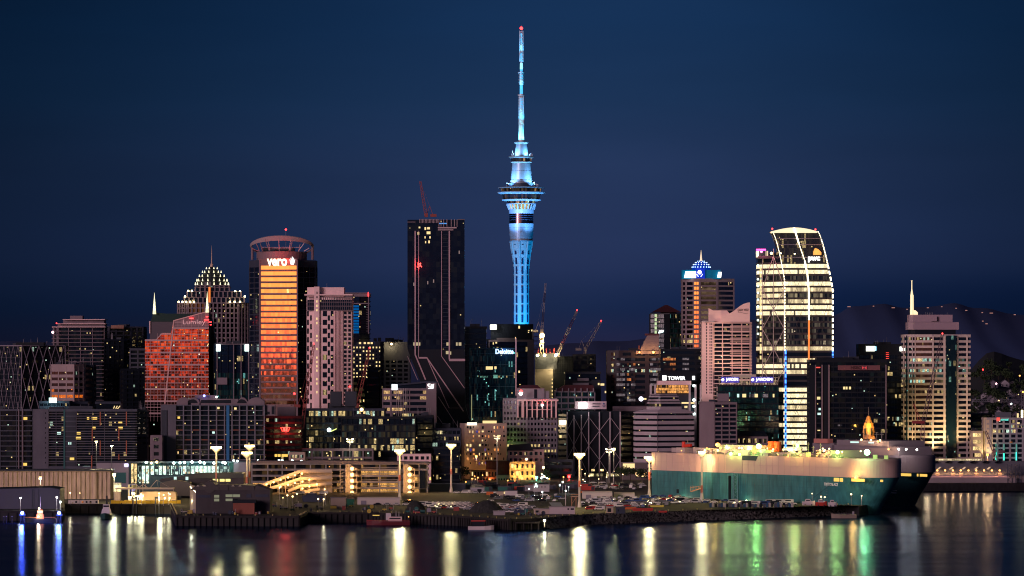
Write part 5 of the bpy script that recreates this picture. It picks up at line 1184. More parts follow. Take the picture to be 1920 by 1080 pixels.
for s_ in (-1, 1): mb.slab([c + Vector((0, 0, 0)), c + Vector((s_ * 1.6, 0, 1.1)), c + Vector((s_ * 1.6, 0, -1.1))] if s_ > 0 else [c, c + Vector((-1.6, 0, -1.1)), c + Vector((-1.6, 0, 1.1))], .15)
th.part('emblem', mb, mat('emblem_red', (.7, .08, .10), .5, emit=(1, .1, .12), es=.25, samp='NONE')); th.part('emblem_side', MB().box(c.x - 2.2, c.x - 1.7, c.y, c.y + .15, c.z - 1.1, c.z + 1.1).box(c.x + 1.7, c.x + 2.2, c.y, c.y + .15, c.z - 1.1, c.z + 1.1), MATS['letter_maroon'])
for px, py, w_, h_, m in ((1581, 725, 4, 5, W_LIT), (1586, 725, 3, 5, W_LIT), (1592, 725, 3.6, 5, W_LIT), (1602, 726, 14, 3.6, GPK), (1532, 744, 6, 5, W_LIT), (1535, 765, 4, 4, W_COOL), (1533, 774, 6, 4, W_COOL), (1533, 806, 5, 2, W_LIT), (1571, 796, 9, 3, GPK), (1530, 688, 8, 2, S_RED), (1597, 765, 1.4, 1.4, W_COOL), (1644, 774, 1.6, 1, W_LIT)): th.pbox('lit_window', px, px + w_, py, py + h_, D - .75, .5, m)
th.part('roof_plant', MB().box(X(1532, D), X(1600, D), D + 5, D + 20, th.z1 - .1, Z(670, D)), BLACK)
# glass block with white signs
D = 2930
th = tower('office_tower', 'dark glass block with white glowing signs beside the tall white precast tower', 'office tower', [(1611, 0), (1697, 0)], D, 645, 850, 4.0, BLACK, lambda k: G_OFF if k < 4 else (G_BUSY if k in (5, 6, 7, 11, 12, 17) else G_DARK), sp=.35, ins=.3, pil=3.6, pw=.2, t=26, cap=8)
th.pbox('sign', 1624, 1640, 649, 658.5, D - .8, .6, lampmat('sign_glare7', (1, 1, .85), 2.6)); th.pbox('sign', 1638, 1643, 649.5, 657.5, D - 1, .6, lampmat('sign_glare_blue', (.3, .75, 1), 2.6)); th.pbox('sign', 1687, 1696, 650, 658.5, D - .8, .6, MATS['sign_glare7'])
mb = MB()
for i, (px, py) in enumerate(((1661, 661), (1661, 664.5), (1661, 668), (1661, 671.5))): mb.box(X(px, D), X(px + 5.5, D), D - .6, D - .3, Z(py + 1, D), Z(py, D))
th.part('red_sign', mb, S_RED); th.part('antenna', MB().cyl(P(1642, 645, D), P(1642, 640, D), .15, .1, 5).cyl(P(1646, 645, D), P(1646, 638, D), .15, .1, 5), STEEL)
# tall white tower with lit needle
D = 2900
WT = mat('tower_white_precast', (.46, .38, .37), .75, var=.05)
th = tower('office_tower', 'tall white precast tower at right, lit warm from its foot, with glowing needle spire', 'office tower', [(1695.5, 8), (1713, 0), (1747, -1.5), (1820, 5)], D, 627, 860, 3.75, WT, lambda k: glass('strip_busy', .55, .3, .6, es=1.1, cw=1.5, dim=.14, wc=(1, .72, .34), cc=(.5, 1, .85)) if k in (4, 5, 6, 7, 8) else (G_BUSY if k in (10,) else G_DARK), sp=.44, ins=.8, pil=None, t=26, cap=2.0)
mb = MB()
def yw(px): return D + (8 - (px - 1695.5) * 8 / 17.5 if px < 1713 else (-1.5 * (px - 1713) / 34 if px < 1747 else -1.5 + (px - 1747) * 6.5 / 73))
for px, w_ in ((1696.5, 1.6), (1704, 1.6), (1711, 1.6), (1716, 1.6), (1749, 3), (1771, 4), (1796, 3.4), (1814.5, 2.6)): mb.box(X(px - w_ / 2, D), X(px + w_ / 2, D), yw(px) - .35, yw(px) + 1.2, 4, Z(630, D))
th.part('pier', mb, WT); th.pbox('dark_glass_shaft', 1774, 1793, 629, 860, D + 1.2 - .5, 2.2, glass('shaft_glass', .02, 0, .4, es=.5, cw=1.6, ch=3.75, dim=.004, base=(.004, .012, .018), cc=(.5, 1, .8))); th.pbox('dark_glass_shaft', 1699, 1703, 629, 860, D + 5.3, 2.2, G_TEAL)
th.part('neck', MB().prism(footprint([(1707, 5), (1716, 2), (1792, 4)], D, 16), Z(628, D), Z(617, D)), BLACK)
th.part('crown', MB().prism(footprint([(1703, 4), (1712, .5), (1798, 3)], D, 20), Z(618, D), Z(604, D)).prism(footprint([(1705, 6), (1712, 3), (1786, 4)], D, 16), Z(603.5, D), Z(590, D)).box(X(1746, D), X(1757, D), D + 1, D + 3, Z(602, D), Z(593, D)), mat('crown_panel', (.30, .22, .26), .75))
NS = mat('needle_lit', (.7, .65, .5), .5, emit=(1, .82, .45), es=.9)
th.part('needle', MB().cyl(P(1710, 590, D + 3), P(1710, 553, D + 3), 1.3, 1.2, 8).cyl(P(1709.7, 553, D + 3), P(1709.7, 543, D + 3), .95, .45, 8).cyl(P(1709.7, 543, D + 3), P(1709.7, 527, D + 3), .35, .3, 8).cyl(P(1709.7, 527, D + 3), P(1709.7, 526, D + 3), .6, .6, 8).slab([P(1707, 590, D + 2.5), P(1721, 590, D + 2.5), P(1721, 586, D + 2.5), P(1717, 582, D + 2.5), P(1711, 581, D + 2.5), P(1707, 581, D + 2.5)], 2.5), NS)
for px in (1752, 1762, 1783, 1808, 1700): light('SPOT', P(px, 861, D - 9), 6e4, (1, .70, .30), .8, (0, .22, 1), R(75), .8, parent=th.root)
for i in range(6): th.part('antenna', MB().cyl(P(1736 + i * 3.2 + (24 if i == 5 else 0), 590, D + 6), P(1736 + i * 3.2 + (24 if i == 5 else 0), 586, D + 6), .1, .1, 4), STEEL)
# right edge
D = 2840
tower('office_building', 'small warm lit office floor stack between the white tower and the right hand hotel', 'office building', [(1821, 0), (1843, 0)], D, 808, 870, 4.6, BEIGE, lambda k: glass('warm_stack', 1.3, 1, 1, es=1.4, cw=1.6, wc=(1, .68, .28), dim=.4), sp=.45, ins=.5, pil=6, pw=1.2, t=14)
th = tower('hotel', 'hotel slab with blank sand end wall, grid of dark windows and teal lit stripes', 'hotel', [(1845, 3), (1858, 0), (1990, 3)], D, 783, 870, 3.35, GREYL, G_OFF, sp=.36, ins=.7, pil=4.3, pw=1.3, pp=.12, t=16, cap=1.6)
th.part('end_wall', MB().prism([(X(1844.5, D + 3), D + 2.9), (X(1861, D), D - .3), (X(1861, D), D + 6), (X(1844.5, D + 3), D + 10)], 4, Z(783, D)), BEIGE); th.pbox('roof_room', 1867, 1896, 773, 783, D + 5, 6, GREY); light('SPOT', P(1852, 868, D - 6), 2.6e4, (1, .75, .35), .5, (0, .3, 1), R(70), parent=th.root)
for px in (1867.5, 1882.5, 1905.5):
    th.pbox('teal_strip', px - .8, px + .8, 848, 863, D - .9, .5, lampmat('strip_teal', (.02, .9, .65), 2.2, 'NONE')); th.pbox('teal_strip', px - .4, px + .4, 832, 848, D - .9, .5, lampmat('strip_teal_dim', (.02, .9, .65), .6, 'NONE'))
    light('SPOT', P(px, 866, D - 3), 2.5e3, (.05, 1, .75), .3, (0, .12, 1), R(50), parent=th.root)
th.pbox('emblem', 1869, 1875, 783, 789.5, D - .8, .5, S_RED); th.text('sign', 'novotel', 0, 0, 1, 1, D, S_CYAN, off=.03, loc=P(1883.5, 786.5, D - .9), wm=14 * D / FX, hm=4.2 * D / FX)
th.pbox('roof_lamp', 1907, 1910, 775, 783, D + 3, 1, W_LIT); th.pbox('roof_lamp', 1915, 1918, 769, 783, D + 3, 1, L_YEL)
for px, py, m in ((1907, 792, W_LIT), (1908, 804, GOR), (1893, 828, GOR), (1912, 797, GPK)): th.pbox('lit_window', px, px + 5, py, py + 2.4, D - .9, .3, m)
th = tower('office_building', 'dark low building behind the right hand hotel', 'office building', [(1821, 0), (1860, 0)], 2950, 775, 820, 4.4, PDARK, G_DARK, sp=.4, pil=6, t=14)
# ferry terminal clock tower
D = 2810
OL = mat('stone_warm', (.42, .24, .12), .8); th = T('clock_tower', 'old stone clock tower lit deep orange with lantern roof and flagpole', 'clock tower', (X(1628, D), D, 0))
cx_, cy_ = X(1628.5, D + 3), D + 3; p_ = cy_ / FX
th.part('shaft', MB().lathe(cx_, cy_, [(GZ, 11.5 * p_), (Z(812, cy_), 11 * p_), (Z(811, cy_), 12 * p_), (Z(803, cy_), 10.6 * p_), (Z(802, cy_), 11 * p_), (Z(799, cy_), 11 * p_)], 8, R(22.5)), OL)
for a, b2 in ((1621, 1624.5), (1626.8, 1630.2), (1632.5, 1636)): th.pbox('arch_window', a, b2, 803, 816, cy_ - 11 * p_ * .93 - .6, .8, BLACK if a != 1626.8 else lampmat('arch_glow', (1, .45, .05), 1.0, 'NONE'))
th.part('lantern', MB().lathe(cx_, cy_, [(Z(799, cy_), 9.5 * p_), (Z(793, cy_), 9 * p_), (Z(792, cy_), 7.5 * p_), (Z(781, cy_), 3.2 * p_), (Z(780, cy_), 3 * p_), (Z(779, cy_), .5 * p_)], 8, R(22.5)), mat('lantern_copper', (.55, .30, .10), .6)); th.part('flagpole', MB().cyl((cx_, cy_, Z(780, cy_)), (cx_, cy_, Z(763, cy_)), .12, .08, 5), STEEL)
th.part('clock_gable', MB().box(X(1634, D), X(1641, D), D - 4, D + 2, Z(850, D), Z(822, D)).ball(P(1637.5, 822, D - 1), 1.5), OL)
th.part('body', MB().box(X(1600, D), X(1650, D), D + 1, D + 16, GZ, Z(832, D)), OL)
for a, y in ((1620, 801), (1628, 801), (1637, 801)): light('POINT', P(a, y, D - 5.5), 3.2e3, (1, .5, .08), .4, parent=th.root)
for a in (1622, 1635): light('SPOT', P(a, 832, D - 7), 9e3, (1, .5, .10), .4, (0, .35, 1), R(60), parent=th.root)
# long white cargo shed on the far right quay
D = 2720
th = T('cargo_shed', 'long white pitched roof cargo shed with a row of orange wall lamps at right', 'shed', (X(1830, D), D, GZ))
th.part('wall', MB().box(X(1735, D), X(1990, D), D, D + 30, GZ, Z(890, D)), mat('shed_wall', (.34, .29, .30), .7, var=.08)); th.part('roof', MB().slab([P(1733, 890, D - 1), P(1990, 890, D - 1), P(1990, 866, D + 16), P(1755, 864, D + 16)], 12), mat('shed_roof', (.17, .17, .20), .55, var=.1))
th.part('fascia', MB().box(X(1738, D), X(1890, D), D - 3, D, Z(894.5, D), Z(892.5, D)).box(X(1735, D), X(1894, D), D - 5.5, D - 5, Z(896, D), Z(895, D)), PINK)
th.part('lower_wall', MB().box(X(1733, D), X(1905, D), D - 5, D, GZ, Z(895.5, D)), mat('shed_wall_low', (.30, .25, .26), .7, var=.1))
for i in range(11):
    px = 1744 + 14.45 * i if i < 9 else 0
    if i < 9:
        px = 1757.5 + 14.6 * i; th.part('wall_lamp', MB().ball(P(px, 882, D - 1.5), .65), L_ORG); light('POINT', P(px, 883, D - 3), 1.1e3, (1, .5, .2), .4, parent=th.root)
        if i in (0, 2, 3, 5, 8): th.pbox('lit_door', px - 3, px + 4, 886.5, 892, D - .3, .3, mat('door_glow', (.4, .25, .18), .7, emit=(1, .45, .2), es=.35, samp='NONE'))
for i in range(6): th.part('roof_light', MB().slab([P(1749 + 23.2 * i, 868, D + 9.5), P(1755 + 23.2 * i, 868, D + 9.5), P(1760 + 23.2 * i, 864.5, D + 12), P(1754 + 23.2 * i, 864.5, D + 12)], 3), BLACK)
for i in range(5): th.part('lit_rooflight', MB().slab([P(1757 + 23.2 * i, 880, D + .5), P(1761 + 23.2 * i, 880, D + .5), P(1765 + 23.2 * i, 875.5, D + 4), P(1762 + 23.2 * i, 875.5, D + 4)], 1.4), mat('rooflight_glow', (.5, .4, .3), .7, emit=(1, .7, .4), es=.55, samp='NONE'))
th.part('clerestory', MB().box(X(1745, D + 36), X(1845, D + 36), D + 34, D + 40, GZ, Z(859.5, D + 36)), BEIGE); th.part('lit_band', MB().box(X(1750, D + 33), X(1842, D + 33), D + 33.2, D + 34, Z(863.5, D + 33), Z(860.5, D + 33)), glass('clerestory_lit', 1.2, 1, 1, es=1.1, cw=3, wc=(1, .8, .45), dim=.2))
th.part('end_frame', MB().lattice(P(1893, 905, D - 4), P(1893, 870, D - 4), 3, 6, .2).lattice(P(1908, 905, D - 4), P(1908, 870, D - 4), 3, 6, .2).box(X(1898, D), X(1920, D), D - 3, D, Z(890, D), Z(887, D)), GREY)
for px in (1845.5,): th.part('quay_lamp', MB().ball(P(1851.5, 853, D), .9), L_ORG)
# quay wall under it
tag(mesh_obj('quay_wall', MB().box(X(1560, 2706), 960, 2706, 2760, -2, GZ - .05), TIMBER), 'dark timber quay face under the white cargo shed', 'quay wall')

# ------------------------------------------------------------------ residential hill at the right edge
D = 4300
hm = MB(); n = 22
rows_ = [(0, 800), (1, 760), (2, 730), (3, 705)]
def hz(px, Y): 
    t = (Y - 3900) / 900; c_ = 46 + 26 * math.exp(-((px - 1905) / 70) ** 2) + 20 * math.exp(-((px - 1852) / 34) ** 2); return 20 + max(0, min(1, t)) * c_
for j in range(10):
    for i in range(n + 1):
        Y = 3750 + j * 130; px = 1780 + i * 14; hm.v.append((X(px, Y), Y, hz(px, Y) - (60 if j in (0, 9) else 0) - (40 if i == 0 else 0)))
for j in range(9):
    for i in range(n):
        a = j * (n + 1) + i; hm._f((a, a + 1, a + n + 2, a + n + 1))
tag(mesh_obj('hill', hm, mat('hill_dark', (.02, .025, .025), .95)), 'dark residential hillside behind the right edge towers', None, kind='structure')
r_ = random.Random(5)
HW = mat('house_wall', (.30, .27, .30), .8); HW2 = mat('house_wall_dark', (.13, .11, .14), .8); HR = mat('house_roof', (.06, .055, .07), .8)
def house(px, Y, w, h, m, lit):
    x = X(px, Y); z = hz(px, Y) - 1
    o = T('house', ('white' if m is HW else 'grey') + ' gabled house with a lit window on the dark hillside' if lit else ('white' if m is HW else 'grey') + ' gabled house on the dark hillside at the right edge', 'house', (x, Y, z), 'houses on the hillside'); o.root['label'] = ('white' if m is HW else 'grey') + ' gabled house' + (' with a lit window ' if lit else ' ') + ('high' if Y > 4300 else 'midway' if Y > 4130 else 'low') + ' on the dark hillside ' + ('beside the white tower' if px < 1862 else 'in the middle' if px < 1892 else 'near the frame edge')
    d = w * .9; o.part('wall', MB().box(x - w, x + w, Y, Y + d, z - 4, z + h).slab([(x - w, Y + .01, z + h), (x + w, Y + .01, z + h), (x, Y + .01, z + h + w * .75)], d - .1), m)
    o.part('roof', MB().slab([(x - w - .5, Y - .4, z + h - .3), (x, Y - .4, z + h + w * .78), (x, Y - .4, z + h + w * .78 + .5), (x - w - 1, Y - .4, z + h + .1)], d + .8).slab([(x, Y - .4, z + h + w * .78), (x + w + .5, Y - .4, z + h - .3), (x + w + 1, Y - .4, z + h + .1), (x, Y - .4, z + h + w * .78 + .5)], d + .8), HR)
    for k in (-1, 1): o.part('window', MB().box(x + k * w * .45 - .6, x + k * w * .45 + .6, Y - .15, Y + .1, z + h * .35, z + h * .75), (L_WARM if lit and k > 0 else BLACK))
hs = [(1853, 4330), (1862, 4350), (1872, 4360), (1884, 4380), (1899, 4400), (1894, 4300), (1900, 4280), (1907, 4290), (1914, 4260), (1882, 4240), (1890, 4250), (1909, 4220), (1858, 4200), (1868, 4190), (1830, 4240), (1838, 4180), (1855, 4120), (1865, 4100), (1880, 4130), (1893, 4140), (1903, 4120), (1915, 4150), (1829, 4150), (1850, 4050), (1872, 4040), (1886, 4030), (1905, 4050), (1915, 4020), (1840, 4060), (1900, 4190), (1918, 4330), (1846, 4260)]
for i, (px, Y) in enumerate(hs): house(px, Y, r_.uniform(3.2, 5.5), r_.uniform(3, 5), HW if r_.random() < .45 else HW2, i in (7, 9, 13, 20, 26))
def crown(mb, c, r, nleaf, s):
    rr = random.Random(int(c[0] * 13 + c[1]))
    for i in range(nleaf):
        v = Vector((rr.gauss(0, 1), rr.gauss(0, 1), rr.gauss(0, 1))).normalized() * (rr.random() ** .4) * r; v.z *= .8
        p = Vector(c) + v; u = Vector((rr.gauss(0, 1), rr.gauss(0, 1), rr.gauss(0, 1))).normalized() * s; w = u.orthogonal().normalized() * s
        b = len(mb.v); mb.v += [tuple(p - u), tuple(p + w * .8), tuple(p + u), tuple(p - w * .8)]; mb._f((b, b + 1, b + 2, b + 3))
def tree(x, y, z, h, r, label, group, nl=160, s=.7):
    o = T('tree', label, 'tree', (x, y, z), group); o.part('trunk', MB().cyl((x, y, z - 1), (x, y, z + h * .55), h * .04, h * .018, 6).beam((x, y, z + h * .4), (x + r * .5, y, z + h * .7), .2).beam((x, y, z + h * .35), (x - r * .5, y, z + h * .65), .2), BARK)
    mb = MB()
    for k in range(5):
        rr = random.Random(int(x * 7 + k)); crown(mb, (x + rr.uniform(-.5, .5) * r, y + rr.uniform(-.5, .5) * r, z + h * rr.uniform(.5, .85)), r * rr.uniform(.45, .7), nl // 5, s)
    o.part('crown', mb, LEAF); return o
for i in range(46):
    px = r_.uniform(1824, 1922); Y = r_.uniform(3980, 4620); h9 = r_.uniform(8, 15); tree(X(px, Y), Y, hz(px, Y) - 1, h9, r_.uniform(4, 8), ('tall ' if h9 > 12 else 'low ' if h9 < 10 else '') + 'dark bushy tree ' + ('high' if Y > 4400 else 'midway' if Y > 4180 else 'low') + ' on the right hillside, ' + ('beside the white tower' if px < 1855 else 'among the middle houses' if px < 1890 else 'near the frame edge'), 'trees on the hillside', 110, 1.1)
for px, Y, e in ((1843, 4500, L_RED), (1912, 4450, L_ORG), (1868, 4300, lampmat('lamp_pinkish', (1, .5, .6), 8)), (1896, 4100, L_COOL)):
    c = Vector((X(px, Y), Y, hz(px, Y) + 9)); o = T('street_lamp', {0: 'tiny red hilltop mast light', 1: 'tiny orange light on a mast at the hill crest', 2: 'tiny pink lamp among the hillside houses', 3: 'tiny cool white lamp low on the hillside'}[[1843, 1912, 1868, 1896].index(px)], 'street lamp', (c.x, Y, c.z - 9)); o.part('pole', MB().cyl((c.x, Y, c.z - 9), c, .12, .1, 5), STEEL); o.part('lamp', MB().ball(c, .9), e)

# ================================================================== CRANES
def luffer(label, base, foot, tip, w, m1, m2=None, red=True, mastw=1.6, mastm=None, D=2900, seg=10, cab=True, aframe=True):
    (bx, by), (fx_, fy), (tx, ty) = base, foot, tip
    b0 = P(bx, by, D); f = P(fx_, fy, D); t = P(tx, ty, D)
    o = T('tower_crane', label, 'crane', b0)
    if (f - b0).length > 3: o.part('mast', MB().lattice(b0, f - Vector((0, 0, .5)), mastw, max(3, int((f - b0).length / 3)), .2), mastm or m1)
    if m2:
        n = 5
        for i in range(n): o.part('jib_section', MB().lattice(f.lerp(t, i / n), f.lerp(t, (i + 1) / n), w * (1 - .08 * i), 4, .2), m1 if i % 2 == 0 else m2)
    else: o.part('jib', MB().lattice(f, t, w, seg, .2, w * .6), m1)
    d = 1 if tx >= fx_ else -1
    if cab: o.part('machinery_deck', MB().box(f.x - d * 5 - 2, f.x - d * 5 + 2.2, D - 1.2, D + 1.2, f.z - .6, f.z + 1.3).box(f.x - 1.1, f.x + 1.1, D - 1.4, D + 1.4, f.z - .8, f.z + 1.8), m1)
    if aframe:
        a = f + Vector((-d * 2.5, 0, 7)); o.part('a_frame', MB().beam(f, a, .35).beam(f - Vector((d * 5, 0, 0)), a, .3).beam(a, t, .09), m1)
    if red: o.part('beacon', MB().ball(t + Vector((0, 0, .6)), .55), L_RED)
    return o
CW = mat('crane_white', (.42, .38, .42), .6); CD = mat('crane_dark', (.08, .05, .07), .6)
luffer('dark red luffing crane standing on the roof of the black leaning-base tower', (799, 412), (799, 405), (788, 340), 1.9, REDD, None, False, D=2862, seg=12)
o = luffer('slim crane with floodlit yellow mast above the building site', (1016, 666), (1016, 622), (1023, 531), 1.4, CW, CD, False, 2.6, mat('crane_mast_lit', (.6, .5, .3), .6), D=3004); 
for y, pw in ((632, 2.4e4), (648, 1.2e4)): light('POINT', P(1016, y, 3000), pw, (1, .70, .28), .8, parent=o.root)
o.part('floodlight', MB().ball(P(1016.5, 629, 3001), 1.9), L_WARM); o.part('floodlight', MB().ball(P(1017, 640, 3001), .9), L_WARM)
luffer('red and white banded luffing crane leaning over the building site', (1046, 668), (1047, 660), (1082, 583), 2.0, CW, mat('crane_red_dim', (.13, .03, .04), .6), True, D=3008, cab=False, aframe=False)
luffer('white luffing crane on the grey block right of the building site', (1096, 664), (1097, 656), (1127, 603), 1.9, CW, None, True, D=3052)
luffer('rust red crane standing in front of the pink apartment tower', (562, 850), (571, 762), (588.5, 646), 2.2, REDD, None, True, 1.8, D=2775, seg=16)
luffer('rust red crane in front of the yellow dotted block', (669, 775), (670, 762), (693, 654), 2.0, REDD, None, True, D=2790, seg=14)
luffer('red machinery crane with long dark jib in front of the tall white tower', (1728, 850), (1731, 792), (1767, 627), 2.4, CD, None, True, 2.4, mat('mast_rose', (.22, .13, .14), .6), D=2790, seg=20, aframe=False).part('machinery', MB().box(X(1710, 2788), X(1733, 2788), 2786, 2789, Z(794, 2788), Z(789, 2788)).beam(P(1722, 792, 2787), P(1713, 757, 2787), .5).beam(P(1727, 790, 2787), P(1714, 757, 2787), .4), mat('crane_maroon', (.20, .02, .03), .6))
o = T('tower_crane', 'pale horizontal jib crane crossing the hillside at the right edge', 'crane', P(1917, 790, 3300)); o.part('jib', MB().lattice(P(1822, 751, 3300), P(1925, 752, 3300), 1.8, 26, .2).beam(P(1862, 751, 3300), P(1917, 738, 3300), .15), mat('crane_grey', (.30, .28, .32), .6)); o.part('mast', MB().lattice(P(1917, 800, 3300), P(1917, 737, 3300), 1.8, 14, .2), MATS['crane_grey']); o.part('beacon', MB().ball(P(1918, 735, 3300), .8), L_ORG)
luffer('small dark harbour crane in front of the right hand hotel', (1868, 866), (1864, 848), (1848, 808), 1.8, CD, None, False, D=2760, seg=10)
for i, (px, y0, D_, lb) in enumerate(((552, 738, 2770, 'thin red mast with red lamp below the halo roof tower'), (656, 725, 2780, 'thin mast with red lamp at the foot of the pink apartment tower'))):
    o = T('light_pole', lb, 'pole', P(px, y0 + 50, D_)); o.part('pole', MB().cyl(P(px, y0 + 50, D_), P(px, y0, D_), .25, .15, 6), REDD); o.part('lamp', MB().ball(P(px, y0, D_), .75), L_RED)

# ================================================================== WESTERN WATERFRONT
GREYW = mat('end_wall_grey', (.105, .10, .125), .85, var=.12)
D = 2640
def longblock(name, label, px0, px1, top, D, cols, wallc):
    pass
th = tower('apartment_building', 'long grey balcony apartment block at the left edge with orange pier stripes', 'apartment building', [(-60, 0), (61, 0)], D, 767, 882, 3.25, GREY, G_APT, sp=.18, ins=1.5, pil=10.5, pw=.3, pp=-.8, t=16, cap=1.3)
th.part('pier', MB().box(X(34, D), X(36, D), D - .3, D + .3, GZ, Z(767, D)).box(X(41, D), X(43.5, D), D - .3, D + .5, GZ, Z(767, D)), PINKD)
for px, py in ((44, 782), (43.5, 868)): th.pbox('lit_window', px, px + 7, py, py + 5.2, D + .9, .4, mat('lit_window_amber', (.1, .1, .1), emit=(1, .62, .12), es=1.1, samp='NONE'))
th = tower('apartment_building', 'wide grey apartment block with blank pale end wall, white balcony bands and orange strips', 'apartment building', [(62, 0), (257, 0)], D, 767, 880, 3.25, GREY, G_APT, sp=.18, ins=1.5, pil=None, t=16, cap=1.6)
th.pbox('end_wall', 62, 91, 767.5, 885, D - .3, 8, GREYW)
for i in range(11): th.pbox('slit_window', 84.5, 86, 773 + i * 9.3, 776 + i * 9.3, D - .45, .3, BLACK)
th.pbox('green_bay', 119, 122, 768, 885, D - .25, 3, TEALG); th.pbox('recess', 122, 142, 768, 885, D + .1, 1.2, PDARK)
mb = MB()
for j in range(12): mb.box(X(91, D), X(119, D), D - .35, D + .5, Z(775.4 + j * 9.35 + .5, D), Z(775.4 + j * 9.35 - .5, D)).box(X(143, D), X(257, D), D - .35, D + .5, Z(775.4 + j * 9.35 + .5, D), Z(775.4 + j * 9.35 - .5, D))
for px in (105, 143, 173, 196): mb.box(X(px, D) - .12, X(px, D) + .12, D + .2, D + .6, GZ, Z(768, D))
th.part('balcony_band', mb, GREYW); mb = MB()
for px, a, b2 in ((188, 772, 798), (237, 772, 798), (173, 802, 826), (223, 802, 826), (188, 826, 854), (237, 826, 852), (172, 854, 878), (223, 852, 862)): mb.box(X(px, D) - .28, X(px, D) + .28, D - .5, D - .3, Z(b2, D), Z(a, D))
th.part('orange_strip', mb, mat('strip_orange', (.42, .13, .07), .7))
for px, py, w_ in ((163, 782, 4), (172, 782, 10), (222, 790, 7), (173, 800, 6), (222, 800, 8), (144, 810, 7), (142.5, 819, 9), (107, 810, 7), (128, 829, 2), (132, 829, 1.5), (155, 874, 14), (131, 858, 8)): th.pbox('lit_window', px, px + w_, py, py + 4.6, D + .7 if px < 119 or px > 143 else D - .3, .4, MATS['lit_window_amber'] if px not in (107, 155, 128, 132) else W_COOL)
th.part('yellow_sign', MB().beam(P(213, 766, D + 6), P(215, 761, D + 6), .5).beam(P(217, 766, D + 6), P(220, 761, D + 6), .5).beam(P(221, 766, D + 6), P(225, 761, D + 6), .5), W_LIT)
tower('apartment_building', 'dim blank side wing with paired windows right of the orange striped block', 'apartment building', [(257, 2), (276, 6)], D + 6, 768, 835, 9.4 * D / FX, PDARK, G_DARK, sp=.6, pil=4, t=12)
tower('apartment_building', 'small tan building with square windows left of the blue striped apartments', 'apartment building', [(282, 0), (304, 0)], D - 6, 816, 870, 4.6, PINKD, G_DARK, sp=.5, pil=6, pw=2.2, t=12)
for i, (px, py) in enumerate(((180.5, 827), (209.5, 835))):
    o = T('street_lamp', ('left of two' if i == 0 else 'right of two') + ' tall yellow lamps in front of the orange striped apartments', 'street lamp', (X(px, 2450), 2450, GZ)); o.part('pole', MB().cyl((X(px, 2450), 2450, GZ), P(px, py, 2450), .22, .14, 6), GREY)
    o.part('lamp', MB().cyl(P(px, py + 3, 2450), P(px, py, 2450), .3, .95, 8), L_YEL); light('POINT', P(px, py + 4, 2448), 7e3, (1, .85, .45), .8, parent=o.root)
# blue striped apartments
D = 2650
th = tower('apartment_building', 'long gridded balcony apartments with blue stripe and arched penthouse roofs', 'apartment building', [(303, 0), (497, 0)], D, 759, 862, 3.17, GREY, G_APT, sp=.16, ins=1.8, pil=None, t=16, cap=.8)
th.pbox('end_wall', 301.5, 330, 759.5, 870, D - .4, 8, GREYW); th.part('end_shrub', MB().box(X(303, D), X(313, D), D - 1.2, D - .5, GZ, Z(769, D)), PDARK)
mb = MB()
for px in (344, 359, 375, 391, 406, 421, 435, 449, 463, 478, 495.5): mb.box(X(px, D) - .38, X(px, D) + .38, D - .3, D + 1.3, GZ, Z(760, D))
for j in range(11): mb.box(X(330, D), X(423, D), D - .4, D + .3, Z(769.4 + 9.22 * j + .45, D), Z(769.4 + 9.22 * j - .45, D)).box(X(434, D), X(496, D), D - .4, D + .3, Z(769.4 + 9.22 * j + .45, D), Z(769.4 + 9.22 * j - .45, D))
th.part('balcony_grid', mb, mat('balcony_paint', (.16, .155, .19), .8)); th.pbox('blue_stripe', 424.5, 430, 760, 865, D - .6, 1.0, BLUEP)
mb = MB()
for px, j in ((330, 4), (361, 4), (393, 4), (436, 4), (465, 4), (346, 6), (377, 6), (408, 6), (451, 6), (480, 6), (330, 8), (361, 8), (436, 8), (465, 8)): mb.box(X(px, D) + .4, X(px + 14, D) - .4, D - .55, D - .4, Z(769.9 + 9.22 * j, D), Z(768.8 + 9.22 * j, D))
th.part('orange_rail', mb, MATS['strip_orange'])
for px, py, m in ((333, 781, MATS['lit_window_amber']), (407, 763, W_LIT), (439, 764, W_LIT), (398, 809, W_COOL)): th.pbox('lit_window', px, px + 4.5, py, py + 4, D + 1.2, .4, m)
mb = MB()
for a, b2 in ((331, 358), (352, 374), (446, 464), (464, 496)):
    pts_ = [P(a, 759, D + 3)] + [P(a + (b2 - a) * i / 8, 753 - 8 * math.sin(math.pi * i / 8) ** .7, D + 3) for i in range(9)] + [P(b2, 759, D + 3)]; mb.slab(pts_, 9)
mb.box(X(374, D), X(446, D), D + 4, D + 12, Z(759, D), Z(748, D)).box(X(483, D), X(516, D), D + 2, D + 12, Z(779, D), Z(760, D)); th.part('penthouse', mb, PINKD)
mb = MB()
for a, b2 in ((353, 370), (445, 462)): mb.slab([P(a, 756, D + 2.8)] + [P(a + (b2 - a) * i / 8, 754 - 5.5 * math.sin(math.pi * i / 8) ** .7, D + 2.8) for i in range(9)] + [P(b2, 756, D + 2.8)], .3)
mb.box(X(376, D), X(432, D), D + 3.7, D + 4, Z(756, D), Z(750, D)); mb.box(X(499, D), X(505, D), D + 1.7, D + 2, Z(777, D), Z(772, D)).box(X(509, D), X(514, D), D + 1.7, D + 2, Z(777, D), Z(762, D)); th.part('penthouse_window', mb, BLACK)
th.part('roof_lamp', MB().ball(P(383, 742, D + 3), .7), L_BLUE); th.part('roof_lamp', MB().ball(P(406, 744.5, D + 3), .6), L_WHITE); th.part('roof_plant', MB().box(X(364, D), X(405, D), D + 6, D + 11, Z(750, D), Z(741, D)), PINKD)
